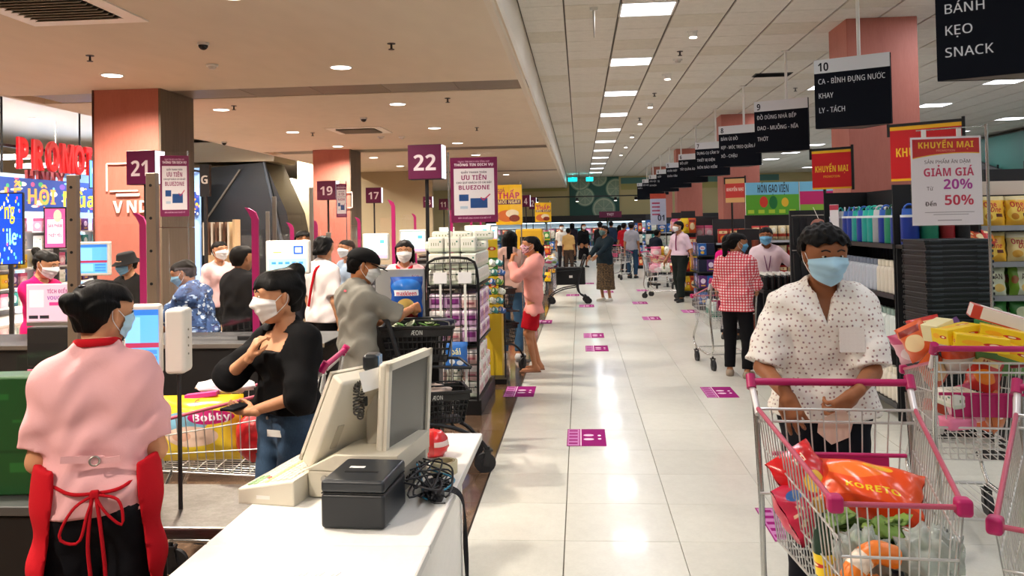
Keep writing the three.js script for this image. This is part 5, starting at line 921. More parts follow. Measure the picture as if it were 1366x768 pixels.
// lane number signs on black poles
const signFace = (n) => printed(128, 128, (g, w, h) => { g.fillStyle = '#6b0a48'; g.fillRect(0, 0, w, h); text(g, n, w / 2, h / 2 + 4, n.length > 1 ? 84 : 96, '#fbeef5'); }, 0.4);
const litSide = new THREE.MeshStandardMaterial({ color: 0xf6f4ff, emissive: 0xeef0ff, emissiveIntensity: 1.1 });
function laneSign(n, u0, v0, u1, v1, d, turn = 0.25) {
  const a = atDepth(u0, v1, d), b = atDepth(u1, v0, d), w = (b[0] - a[0]), h = b[1] - a[1], x = (a[0] + b[0]) / 2;
  const t = thing('lane_sign', `plum lane number sign reading ${{ 22: 'twenty-two beside the tall priority notice', 21: 'twenty-one before the terracotta column', 19: 'nineteen before the second column', 17: 'seventeen near the third column', 13: 'thirteen behind the masked cashier', 11: 'eleven beside the tall priority notice', 4: 'four by the yellow posters', 2: 'two by the yellow posters' }[n]}`, 'sign', [x, 0, -d], turn);
  part('box', [rbox(w, h, w * 0.5, 0.006, 0, (a[1] + b[1]) / 2, 0)], mat(0x2a0a20, 0.5), t);
  part('number_face', [sheet(w * 0.98, h * 0.97, 0, (a[1] + b[1]) / 2, w * 0.25 + 0.003)], signFace(n), t, `white number ${n} on plum`);
  part('lit_edge', [box(0.012, h * 0.96, w * 0.46, w / 2 + 0.004, (a[1] + b[1]) / 2, 0)], litSide, t);
  part('pole', [cyl(0.018, 0.018, a[1], 0, a[1] / 2, 0, 10)], M.black, t);
  part('pole_foot', [cyl(0.06, 0.05, 0.02, 0, 0.01, 0, 16)], M.black, t);
}
laneSign('22', 547, 193, 591, 240, 8.0, -0.05); laneSign('21', 174, 201, 214, 247, 8.4, -0.12); laneSign('19', 425, 241, 450, 267, 14.5, -0.05); laneSign('17', 489, 250, 509, 271, 18.0, 0.1); laneSign('13', 565, 262, 577, 277, 24.5, 0); laneSign('11', 586, 265, 598, 280, 27.5, 0); laneSign('4', 696, 260, 707, 276, 30, 0); laneSign('2', 706, 263, 715, 279, 33, 0);
// service notices in clear holders
function notice(label, u0, v0, u1, v1, d, turn, pole, draw, w = 256, h = 360) {
  const a = atDepth(u0, v1, d), b = atDepth(u1, v0, d), W = b[0] - a[0], H = b[1] - a[1], t = thing('notice_stand', label, 'poster', [(a[0] + b[0]) / 2, 0, -d], turn), cy = (a[1] + b[1]) / 2;
  part('print', [box(W, H, 0.004, 0, cy, 0)], M.white, t); part('printed_face', [sheet(W, H, 0, cy, 0.004)], printed(w, h, draw, 0.35), t);
  part('clear_holder', [box(W * 1.07, H * 1.06, 0.004, 0, cy + H * 0.03, 0.01)], M.clear, t);
  const px = pole * W * 0.5; part('pole', [cyl(0.008, 0.008, b[1] + 0.05, px, (b[1] + 0.05) / 2, -0.014, 8)], M.chrome, t); part('pole_base', [cyl(0.1, 0.1, 0.012, px, 0.006, -0.014, 18)], M.darkSteel, t);
  return t;
}
const blueNotice = (g, w, h) => {
  g.fillStyle = '#7a1550'; g.fillRect(0, 0, w, h); g.fillStyle = '#efe9ec'; g.fillRect(w * 0.07, h * 0.17, w * 0.86, h * 0.72);
  text(g, 'TRUNG TÂM BÁCH HÓA TỔNG HỢP', w / 2, h * 0.065, 11, '#f4dfe9', 'center', 'normal', w * 0.8); text(g, 'THÔNG TIN DỊCH VỤ', w / 2, h * 0.115, 22, '#fff', 'center', 'bold', w * 0.84);
  text(g, 'QUẦY THANH TOÁN', w / 2, h * 0.23, 15, '#3a2a44'); text(g, 'ƯU TIÊN', w / 2, h * 0.315, 36, '#8a1258'); text(g, 'CHO QUÝ KHÁCH CÓ CÀI ĐẶT', w / 2, h * 0.39, 14, '#3a2a44', 'center', 'bold', w * 0.8); text(g, 'BLUEZONE', w / 2, h * 0.465, 34, '#8a1258', 'center', 'bold', w * 0.78);
  g.fillStyle = '#1f4f8f'; g.fillRect(w * 0.18, h * 0.57, w * 0.2, h * 0.1); g.fillRect(w * 0.42, h * 0.63, w * 0.36, h * 0.15); g.fillStyle = '#b9cbdc'; g.fillRect(w * 0.2, h * 0.75, w * 0.16, h * 0.04);
  g.strokeStyle = '#c0185a'; g.lineWidth = 6; g.beginPath(); g.moveTo(w * 0.64, h * 0.62); g.lineTo(w * 0.7, h * 0.66); g.lineTo(w * 0.84, h * 0.57); g.stroke(); text(g, 'ĐÂY LÀ MÃ ỨNG DỤNG CỦA BỘ Y TẾ', w / 2, h * 0.935, 11, '#f4dfe9', 'center', 'normal', w * 0.8);
};
notice('plum framed priority notice on a slim pole beside the 22 sign', 602, 209, 663, 297, 7.25, 0, -1.1, blueNotice);
notice('plum priority notice in a clear holder beside the 21 sign', 216, 207, 250, 289, 8.2, 0.35, 0.9, blueNotice);
notice('small plum notice in a holder beside the 19 sign', 449, 245, 462, 290, 14.4, 0.3, 0.9, blueNotice);
const yellowAd = (g, w, h) => { g.fillStyle = '#f2c21a'; g.fillRect(0, 0, w, h); text(g, 'GIÁ', w * 0.2, h * 0.14, 34, '#8a1a5a'); text(g, 'THẤP', w * 0.5, h * 0.27, 66, '#c4206a', 'center', 'bold', w * 0.9); g.fillStyle = '#5a1a4a'; g.fillRect(w * 0.05, h * 0.37, w * 0.9, h * 0.12); text(g, 'MỖI NGÀY', w / 2, h * 0.43, 36, '#f6e6a0', 'center', 'bold', w * 0.85); blob(g, '#d8743a', w * 0.4, h * 0.78, 70, 44); blob(g, '#efe0c0', w * 0.62, h * 0.72, 50, 30); blob(g, '#8a2a1a', w * 0.7, h * 0.84, 40, 26); };
notice('yellow daily low price poster behind the plum notice', 662, 246, 696, 300, 10.4, 0, 0.9, yellowAd, 200, 300);
notice('small yellow price poster farther along the tills', 714, 270, 735, 296, 22, 0, 0.9, yellowAd, 200, 240);
// pink voucher stand without its code
{
  const d = 5.0, a = atDepth(38, 490, d), b = atDepth(96, 378, d), t = thing('voucher_stand', 'pale pink voucher board on a dark box by the magenta shirted cashier', 'sign', [(a[0] + b[0]) / 2, 0, -d], 0.05), W = b[0] - a[0], H = 0.235;
  part('board', [rbox(W, H, 0.02, 0.004, 0, b[1] - H / 2, 0)], mat(0xd9cdd8, 0.4), t);
  part('printed_face', [sheet(W * 0.96, H * 0.94, 0, b[1] - H / 2, 0.012)], printed(256, 200, (g, w, h) => { g.fillStyle = '#e3bfd8'; g.fillRect(0, 0, w, h); g.fillStyle = '#efe6ee'; g.fillRect(14, 26, 84, 96); text(g, 'TÍCH ĐIỂM', 182, 36, 28, '#8a1a6a', 'center', 'bold', 130); text(g, 'VOUCHER', 182, 72, 28, '#7a2aa0', 'center', 'bold', 130); g.fillStyle = '#d83a8a'; g.fillRect(130, 96, 110, 18); g.fillStyle = '#20202a'; g.fillRect(10, 168, 54, 18); g.fillRect(74, 168, 54, 18); }, 0.4), t);
  part('steel_band', [box(W, 0.02, 0.02, 0, b[1] - H - 0.012, 0)], M.steel, t); part('box', [rbox(W, 0.24, 0.1, 0.008, 0, b[1] - H - 0.15, -0.04)], M.black, t); part('lower_print', [box(W, 0.18, 0.01, 0, b[1] - H - 0.38, 0)], pinkPack, t); part('leg', [box(0.04, b[1] - H - 0.4, 0.04, 0, (b[1] - H - 0.4) / 2, -0.04)], M.darkSteel, t);
}
// ---------------------------------------------------------------- people at the tills
const camo = patterned(256, 256, 0.4, (g, w, h) => { g.fillStyle = '#2f4a78'; g.fillRect(0, 0, w, h); for (let i = 0; i < 220; i++) blob(g, pick(['#9fb4cc', '#1a2540', '#55719c', '#c4d0dc', '#24365c']), rnd(0, w), rnd(0, h), rnd(4, 16), rnd(3, 9)); });
const P0 = (u, v, d) => { const p = atDepth(u, v, d); return [p[0], -d]; };
const hOf = (u, v, d, extra = 0) => atDepth(u, v, d)[1] - extra;
const skinA = 0xc08a66, skinB = 0xa87350;
person({ h: hOf(62, 334, 6.75), fine: 1, female: 1, label: 'cashier in magenta t-shirt with a hair bun, working at the till', at: P0(55, 340, 6.75), turn: 1.35, skin: skinA, mask: 0xe8ecee, head: { pitch: 0.35, yaw: 0.1 }, hair: { style: 'bun' }, hands: { R: { p: [-0.12, 1.05, 0.4] }, L: { p: [0.12, 1.02, 0.42] } }, top: { color: 0xc80f5e, hem: 0.88, sleeve: 0.7 }, bottom: { color: 0x111115 }, shoes: 0x111111 });
const hatMan = person({ h: hOf(173, 338, 8.1), fine: 1, label: 'man in black bucket hat and jacket wearing a blue mask', at: P0(173, 340, 8.1), turn: -0.25, skin: skinA, mask: 0x6fa6c8, head: { pitch: 0.2, yaw: -0.3 }, hands: { R: { p: [-0.1, 1.0, 0.25] }, L: { p: [0.12, 0.98, 0.28] } }, top: { color: 0x131416, sleeve: 1.9, hem: 0.82, loose: 0.02 }, bottom: { color: 0x1a1a20 }, shoes: 0x222222 });
bucketHatOn(hatMan, 0x1c1d20);
person({ h: hOf(268, 343, 6.75), fine: 1, label: 'shopper in blue camouflage jacket leaning over the counter', at: P0(270, 360, 6.75), turn: -1.75, lean: 0.25, skin: skinB, back: true, head: { pitch: 0.4, yaw: 0.4 }, hair: { style: 'short', color: 0x14100e }, hands: { L: { p: [0.14, 0.98, 0.52] }, R: { p: [-0.1, 0.98, 0.5] } }, mask: 0x7fb0cc, top: { mat: camo, sleeve: 1.92, hem: 0.84, loose: 0.026, fold: 0.008 }, bottom: { color: 0x5a5d5c, loose: 0.012 }, shoes: 0x333333 });
person({ h: hOf(292, 322, 9.4), female: 1, label: 'pink shirted cashier with white mask behind the blue jacket', at: P0(292, 330, 9.4), turn: 0.9, skin: skinA, mask: 0xf0f0f0, hair: { style: 'bun', bunY: 0.0 }, top: { color: 0xe0b8b8, sleeve: 0.8 }, bottom: { color: 0x16161a }, shoes: 0x111111 });
person({ h: hOf(322, 328, 7.1), label: 'shopper in plain black clothes behind the magenta bar', at: P0(320, 330, 7.1), turn: 2.6, skin: skinB, back: true, hair: { style: 'short' }, top: { color: 0x0d0d10, sleeve: 1.9, hem: 0.8, loose: 0.03 }, bottom: { color: 0x0d0d10 }, shoes: 0x111111 });
{
  const p = person({ h: hOf(424, 314, 7.6), fine: 1, female: 1, label: 'cashier in white shirt with red strap seen from behind', at: P0(430, 330, 7.6), turn: 2.5, skin: skinA, back: true, hair: { style: 'low' }, head: { yaw: 0.5 }, top: { color: 0xe6dcda, sleeve: 0.8, hem: 0.85, loose: 0.022 }, bottom: { color: 0x121216 }, shoes: 0x111111 });
  const { up } = p.joints; part('red_strap', [tube([up(-0.1, 1.36, 0.0), up(-0.06, 1.36, -0.1), up(-0.02, 1.2, -0.135), up(0.03, 1.0, -0.14)], 0.012, 16, 6)], cloth(0xb5121f), p);
}
person({ h: hOf(404, 308, 9.6), label: 'dark haired shopper partly hidden by the till screens', at: P0(404, 320, 9.6), turn: 0.4, skin: skinB, mask: 0xdfe6ea, hair: { style: 'short', bulk: 0.012 }, top: { color: 0x2c2a30, sleeve: 1.9 }, bottom: { color: 0x222228 }, shoes: 0x111111 });
person({ h: hOf(466, 320, 9.9), label: 'shopper in light blue top behind the grey capped man', at: P0(464, 330, 9.9), turn: -0.6, skin: skinB, mask: 0xdfe6ea, hair: { style: 'short' }, top: { color: 0x9fb6d0, sleeve: 0.8 }, bottom: { color: 0x222228 }, shoes: 0x111111 });
{
  const p = person({ h: hOf(480, 333, 5.65), fine: 2, wide: 1.08, label: 'man in grey shirt and black cap unloading groceries', at: [-1.505, -5.62], turn: 2.35, skin: 0xa96f48, mask: 0xdcdcda, headScale: 1.02, head: { pitch: 0.28, yaw: -0.45 }, hair: { style: 'short', bulk: -0.002 },
    hands: { R: { p: [-0.06, 1.19, 0.42], elbow: [-0.7, -0.6, -0.1], d: [0.2, 0.1, 0.95], n: [0.9, -0.2, 0], curl: [1.0, 0.95, 0.9, 0.85], grip: 1 }, L: { p: [0.2, 1.06, 0.4], elbow: [0.6, -0.6, -0.4] } },
    top: { color: 0x7f7d75, sleeve: 0.95, sleeveW: 0.016, hem: 0.72, loose: 0.024, flare: 0.012, fold: 0.007, neck: 0.056, collar: true, cell: 0.01 }, bottom: { color: 0x0f0f12, loose: 0.012 }, shoes: 0x1a1a1a });
  capOn(p, 0x0a0a0c);
  const { up } = p.joints; part('collar_tag', [box(0.03, 0.012, 0.003, ...up(0, 1.36, -0.098), 0, 0.2)], mat(0xd85a6a, 0.6), p);
}
{
  const p = person({ h: hOf(540, 320, 8.35), fine: 1, female: 1, label: 'seated height cashier in pink uniform and white mask facing the lane', at: P0(540, 330, 8.35), turn: 0.1, skin: skinA, mask: 0xf2f0ee, head: { pitch: 0.15 }, hair: { style: 'long', color: 0x120c0a }, hands: { R: { p: [-0.14, 1.05, 0.25] }, L: { p: [0.14, 1.05, 0.25] } }, top: { color: 0xe6b6bc, sleeve: 0.85, collar: true }, bottom: { color: 0x121216 }, shoes: 0x111111 });
  const { up } = p.joints; part('red_scarf', [tube([up(-0.1, 1.38, 0.0), up(-0.05, 1.34, 0.1), up(0, 1.22, 0.125), up(0.05, 1.34, 0.1), up(0.1, 1.38, 0)], 0.016, 20, 6)], cloth(0xb5121f), p);
}
// ---------------------------------------------------------------- goods at lane 22 and the baskets
{
  const d = 6.45, a = atDepth(502, 424, d), b = atDepth(566, 358, d), t = thing('counter_shield', 'grey shield panel with store lettering at lane 22', 'panel', [(a[0] + b[0]) / 2, 0, -d], 0.02);
  part('panel', [rbox(b[0] - a[0], b[1] - 0.5, 0.02, 0.006, 0, (b[1] + 0.5) / 2, 0)], mat(0xa9aaa8, 0.35, 0.4), t); part('lettering', [sheet(0.1, 0.04, 0.12, b[1] - 0.06, 0.012)], printed(128, 48, (g, w, h) => { g.fillStyle = '#a9aaa8'; g.fillRect(0, 0, w, h); text(g, 'ÆON', w / 2, h / 2, 36, '#7a2a5a', 'center', 'normal'); }), t);
  part('base', [box(0.36, 0.5, 0.1, 0, 0.25, -0.04)], M.black, t);
  const bb = single('detergent_bag', [pillow(0.24, 0.31, 0.11, 12, 0.07)], packMat('blueomo', '#14489a', (g, w, h) => { blob(g, '#1f6ac0', 64, 30, 60, 24); g.fillStyle = '#e8eef4'; g.fillRect(14, 40, 100, 18); text(g, 'maxkleen', 64, 50, 18, '#c41a3a'); blob(g, '#e8c870', 64, 84, 34, 18); g.fillStyle = '#8a1e1e'; g.fillRect(20, 100, 90, 28); }, 0.25), 'tall blue detergent bag standing at lane 22', 'bag', [...atDepth(543, 424, 6.3)], 0.1);
  const s = thing('bag_shelf', 'black loading ledge in front of the shield panel', 'shelf', [bb.position.x, 0, -6.3]); part('ledge', [box(0.5, bb.position.y, 0.18, 0, bb.position.y / 2, 0)], M.black, s);
  single('white_bag', [lumpy(0.16, 0.1, 0.14, 0.2, 4)], mat(0xdcdad6, 0.4), 'crumpled white carrier beside the blue bag', 'bag', [bb.position.x - 0.24, bb.position.y, -6.3]);
}
{
  const t = basketTrolley('black trolley with two store baskets beside the grey shirted man', [-1.04, 0, -5.86], 1.9); t.scale.set(1.12, 1.06, 1.12);
  const k = handBasket('full black basket on top of the trolley, store name on its side', [-1.13, 0.76, -5.82], 0.12, null, 1.1);
  handBasket('lower black basket of the same trolley holding a meat tray', [-1.03, 0.33, -5.86], 0.3, null, 1.0);
  single('produce_bag', [lumpy(0.26, 0.1, 0.18, 0.15, 5, 20)], mat(0xc9b3a6, 0.3), 'pale wrapped tray poking out of the lower basket', 'bag', [-1.05, 0.5, -5.83]);
  for (const [x, z, i] of [[-1.06, -5.82, 0], [-1.14, -5.74, 1], [-1.0, -5.74, 2], [-1.26, -5.8, 3]]) { const h = thing('leafy_vegetable', 'green leaf vegetable in the upper trolley basket', 'vegetable', [x, 0.96, z], i, 'vegetables in the trolley basket'); for (let q = 0; q < 9; q++) { const a = rnd(0, 6.28); part('leaf', lumpy(0.09, 0.012, 0.05, 0.3, 5, 8).rotateZ(rnd(-0.8, 0.8)).translate(Math.cos(a) * 0.05, rnd(0, 0.06), Math.sin(a) * 0.04), mat(pick([0x4c7a30, 0x7a9a4c, 0xc2c8a8, 0x3c6428]), 0.6), h); } }
  single('pen_pack', [rbox(0.14, 0.06, 0.1, 0.01, 0, 0.03, 0)], mat(0x2c2a3e, 0.4), 'dark patterned pack lying on the greens', 'packet', [-0.96, 0.98, -5.84], 0.4);
  const b = thing('carry_bag', 'black shopping bag with blue water bottles under the screen', 'bag', [-1.42, 0.58, -4.95], 0.3); part('body', [lumpy(0.22, 0.16, 0.16, 0.08, 3)], M.black, b); part('bottle', [cyl(0.03, 0.03, 0.14, -0.03, 0.14, 0.06, 14, 'x')], mat(0x2a6fb0, 0.15), b); scene.remove(b);
}
// ---------------------------------------------------------------- display rack with tissue packs
{
  const x0 = -1.37, x1 = -0.93, zf = -7.5, zb = -8.65, t = thing('display_rack', 'black wire display rack filled with tissue packs', 'rack', [0, 0, 0]), bk = mat(0x101012, 0.4, 0.3);
  part('base', [rbox(x1 - x0 + 0.06, 0.14, zf - zb + 0.06, 0.01, (x0 + x1) / 2, 0.07, (zf + zb) / 2)], M.black, t);
  for (const y of [0.62, 1.13]) part('shelf', [box(x1 - x0, 0.02, zf - zb, (x0 + x1) / 2, y, (zf + zb) / 2)], bk, t);
  const grid = []; for (let i = 0; i <= 6; i++) grid.push(bar([x0 + (x1 - x0) * i / 6, 0.14, zf + 0.02], [x0 + (x1 - x0) * i / 6, 1.35, zf + 0.02], 0.004, 5)); for (let j = 0; j <= 12; j++) grid.push(bar([x0, 0.15 + j * 0.1, zf + 0.02], [x1, 0.15 + j * 0.1, zf + 0.02], 0.004, 5));
  part('front_grid', grid, bk, t); part('front_frame', [tube([[x0, 0.12, zf + 0.02], [x0, 1.33, zf + 0.02], [x0 + 0.04, 1.38, zf + 0.02], [x1 - 0.04, 1.38, zf + 0.02], [x1, 1.33, zf + 0.02], [x1, 0.12, zf + 0.02]], 0.012, 40, 8)], bk, t);
  for (const [i, u] of [0.28, 0.78].entries()) { const x = x0 + (x1 - x0) * u; part('price_card', [rbox(0.12, 0.1, 0.006, 0.004, x, 1.22, zf + 0.04)], mat(0xdedee0, 0.4), t); part('hook_strip', [box(0.022, 0.9, 0.006, x, 0.72, zf + 0.035)], mat(0xd0d2cc, 0.4), t); }
  const pg = rbox(0.142, 0.14, 0.115, 0.02, 0, 0.07, 0, 2), kinds = [[0.15, 'pink and white tissue pack on the bottom of the rack', [rosePack, rosePack, whitePack]], [0.64, 'lilac tissue pack on the middle shelf of the rack', [lilacPack, rosePack, lilacPack]], [1.15, 'white and green tissue pack on the top shelf of the rack', [whitePack]]];
  for (const [y, label, ms] of kinds) for (let j = 0; j < 3; j++) for (let k = 0; k < 8; k++) for (let i = 2; i >= (k === 0 ? 0 : 2); i--) {
    if (y === 0.15 && j === 2 && k > 5) continue;
    const o = single('tissue_pack', pg, ms[(i + j + k) % ms.length], label, 'packet', [x0 + 0.08 + i * 0.146, y + j * 0.147, zf - 0.075 - k * 0.128], rnd(-0.04, 0.04), 'tissue packs in the display rack');
  }
  const p2 = rbox(0.19, 0.085, 0.13, 0.025, 0, 0.042, 0, 2);
  for (let j = 0; j < 2; j++) for (let i = 0; i < 3; i++) single('tissue_pack', p2, whitePack, 'white and green tissue pack loosely piled above the rack', 'packet', [x0 + 0.06 + i * 0.19 + j * 0.05, 1.6 - 0.14 + j * 0.09 + (0.13) * 0, zf - 0.15 - j * 0.06 - 0.0], rnd(-0.3, 0.3), 'tissue packs piled above the rack');
  const hp = single('hanging_pack', [pillow(0.2, 0.24, 0.06, 10)], packMat('bluewipe', '#2f6fc0', (g, w, h) => { text(g, 'oái', 64, 44, 40, '#f0e6a0'); blob(g, '#e8f0f8', 40, 90, 18, 12); blob(g, '#e8f0f8', 86, 96, 20, 12); }, 0.3), 'blue laundry pouch hooked on the front of the rack', 'packet', [x1 - 0.18, 0.42, zf + 0.07]);
  // tins in a net rack and yellow packs behind
  for (let j = 0; j < 6; j++) for (let i = 0; i < 3; i++) { const c = single('tin', [cyl(0.032, 0.032, 0.06, 0, 0, 0, 14), cyl(0.033, 0.033, 0.004, 0, 0.031, 0, 14)], [greenPack, whitePack, tealPack, bluePack][(i + j) % 4], 'small printed tin in the slanted tin rack', 'tin', [-1.0 + i * 0.07 + (j % 2) * 0.02, 1.28 - j * 0.1, -8.95], 0, 'tins in the slanted rack'); c.rotation.z = 0.7; c.rotation.x = 1.1; }
  const tr = thing('tin_rack', 'narrow slanted rack holding printed tins', 'rack', [-0.93, 0, -9.02]); for (const x of [-0.11, 0.11]) part('upright', [bar([x, 0, 0], [x, 1.36, 0], 0.01, 6)], M.darkSteel, tr); for (let j = 0; j < 6; j++) part('cross_wire', [bar([-0.11, 0.74 + j * 0.1, 0.01], [0.11, 0.74 + j * 0.1, 0.01], 0.004, 5)], M.darkSteel, tr); part('base', [box(0.26, 0.06, 0.24, 0, 0.03, 0)], M.black, tr);
  for (let j = 0; j < 3; j++) single('carton', [rbox(0.22, 0.2, 0.16, 0.006, 0, 0.1, 0)], j === 1 ? greenPack : yellowPack, j === 1 ? 'green printed carton between yellow cartons' : 'yellow carton stacked behind the tissue packs', 'carton', [-1.02, 0.92 + j * 0.202, -9.3], 0.1, 'cartons behind the rack');
  const st = thing('carton_stand', 'dark plinth under the yellow cartons', 'plinth', [-1.02, 0, -9.3]); part('block', [box(0.3, 0.92, 0.24, 0, 0.46, 0)], mat(0xc9a81c, 0.5), st);
}

{ const a = atDepth(698, 348, 13.2), b = atDepth(723, 305, 13.2), t = thing('yellow_board', 'yellow framed board with black screens behind the pink hoodie', 'display', [(a[0] + b[0]) / 2, 0, -13.2]); part('board', [rbox(b[0] - a[0] + 0.12, 0.62, 0.06, 0.03, -0.05, b[1] - 0.31, 0)], mat(0xd8a81c, 0.5), t); part('leg', [box(0.05, b[1] - 0.6, 0.05, -0.05, (b[1] - 0.6) / 2, -0.01)], M.darkSteel, t); part('screen', [rbox(0.26, 0.16, 0.02, 0.004, -0.06, b[1] - 0.2, 0.04)], M.black, t); }
// ---------------------------------------------------------------- hanging aisle signs
{
  const rows = [['', ['BÁNH', 'KẸO', 'SNACK']], ['10', ['CA - BÌNH ĐỰNG NƯỚC', 'KHAY', 'LY - TÁCH']], ['9', ['ĐỒ DÙNG NHÀ BẾP', 'DAO - MUỖNG - NĨA', 'THỚT']], ['8', ['BÀN ỦI ĐỒ', 'KẸP - MÓC TREO QUẦN ÁO', 'XÔ - CHẬU']], ['7', ['DỤNG CỤ CẦM TAY', 'THIẾT BỊ ĐIỆN', 'NÓN BẢO HIỂM']], ['6', ['ĐỒ LÓT', 'TẤT QUẦN ÁO']], ['5', ['KHĂN MẶT', 'KHĂN TẮM']], ['4', ['GIẤY', 'TÃ']], ['3', ['DẦU GỘI', 'XÀ PHÒNG']], ['2', ['BỘT GIẶT']], ['1', ['NƯỚC XẢ']]];
  const turn = -0.5, W0 = 0.72, H = 0.7;
  rows.forEach(([n, lines], i) => {
    const W = i ? W0 : 0.95, z = -5.85 - 3.0 * i, t = thing('aisle_sign', n ? `dark hanging aisle sign numbered ${['', 'ten', 'nine', 'eight', 'seven', 'six', 'five', 'four', 'three', 'two', 'one'][i]} on a white rod` : 'large dark hanging sign listing cakes, candy and snacks', 'sign', [i === 0 ? 2.93 : 2.82, 2.6, z], turn);
    part('board', [rbox(W, H, 0.03, 0.003, 0, H / 2, 0.15)], M.navy, t);
    part('printed_face', [sheet(W, H, 0, H / 2, 0.1665)], printed(320, 260, (g, w, h) => { g.fillStyle = '#11141c'; g.fillRect(0, 0, w, h); g.fillStyle = '#d3d6da'; g.fillRect(0, 0, w, h * 0.2); if (n) text(g, n, 16, h * 0.11, 44, '#1a1c24', 'left', 'bold'); else text(g, '11', 16, h * 0.11, 40, '#1a1c24', 'left', 'normal'); lines.forEach((s, k) => text(g, s, 16, h * (0.32 + k * 0.21), i ? 27 : 32, '#dfe2e6', 'left', 'normal', w - 34)); }, 0.8, { specularIntensity: 0.2 }), t, 'white lettering on near black');
    const tri = [[-W / 2, 0], [W / 2, 0], [0.02, 0.3]];
    for (const [p, q] of [[tri[0], tri[2]], [tri[1], tri[2]]]) { const L = Math.hypot(p[0] - q[0], p[1] - q[1]); part('back_board', [box(L, H, 0.012, 0, 0, 0, Math.atan2(q[1] - p[1], q[0] - p[0])).translate((p[0] + q[0]) / 2, H / 2, 0.13 - (p[1] + q[1]) / 2)], M.navy, t); }
    part('bottom_plate', [extrude(tri, 0.008).rotateX(-Math.PI / 2).translate(0, 0.002, 0.14)], mat(0x6a625c, 0.6), t);
    part('rod', [cyl(0.018, 0.018, CEIL_R - 2.6 - H + 0.05, 0.06, H + (CEIL_R - 2.6 - H) / 2 - 0.025, 0.08, 10)], M.white, t);
    part('ceiling_plate', [cyl(0.05, 0.05, 0.015, 0.06, CEIL_R - 2.6 - 0.012, 0.08, 16)], M.white, t);
  });
}
// ---------------------------------------------------------------- red promotion banners in black frames
const redBanner = (g, w, h) => { g.fillStyle = '#c9121c'; g.fillRect(0, 0, w, h); g.fillStyle = '#f2b61c'; g.fillRect(0, 0, w, h * 0.07); g.fillRect(0, h * 0.955, w, h * 0.045); text(g, 'KHUYẾN MẠI', w / 2, h * 0.48, 62, '#f4c92a', 'center', 'bold', w * 0.86); text(g, 'PROMOTION', w / 2, h * 0.68, 22, '#f4c92a', 'center', 'normal', w * 0.6); };
const bannerM = printed(300, 280, redBanner, 0.4);
[[1110, 252, 9.4, 0.42, 0.42, 'red promotion banner in a black frame above the thermos shelf'], [1236, 240, 7.9, 0.6, 0.5, 'larger red promotion banner in a black frame behind the discount poster'], [981, 270, 15.2, 0.36, 0.42, 'small faded promotion banner in a black frame down the aisle']].forEach(([u, v, d, w, h, label], i) => {
  const p = atDepth(u, v, d), t = thing('promotion_banner', label, 'banner', [p[0], 0, -d], -0.62);
  part('print', [box(w, h, 0.008, 0, p[1] + h / 2, 0)], mat(0xb01018, 0.5), t); part('printed_face', [sheet(w, h, 0, p[1] + h / 2, 0.006)], i === 2 ? printed(200, 200, (g, w2, h2) => { g.fillStyle = '#e0b070'; g.fillRect(0, 0, w2, h2); g.fillStyle = '#cf3a34'; g.fillRect(0, h2 * 0.2, w2, h2 * 0.6); text(g, 'KHUYẾN MẠI', w2 / 2, h2 * 0.45, 40, '#f6e2d0', 'center', 'bold', w2 * 0.9); }) : bannerM, t);
  part('frame', [box(0.025, h + 0.06, 0.02, w / 2 + 0.014, p[1] + h / 2 + 0.015, 0), box(w + 0.05, 0.025, 0.02, 0, p[1] + h + 0.014, 0), box(0.025, 0.12, 0.02, -w / 2 - 0.012, p[1] + h - 0.03, 0)], M.black, t);
  part('pole', [box(0.025, p[1] + 0.02, 0.025, -w * 0.2, (p[1] + 0.02) / 2, -0.014)], M.black, t);
});
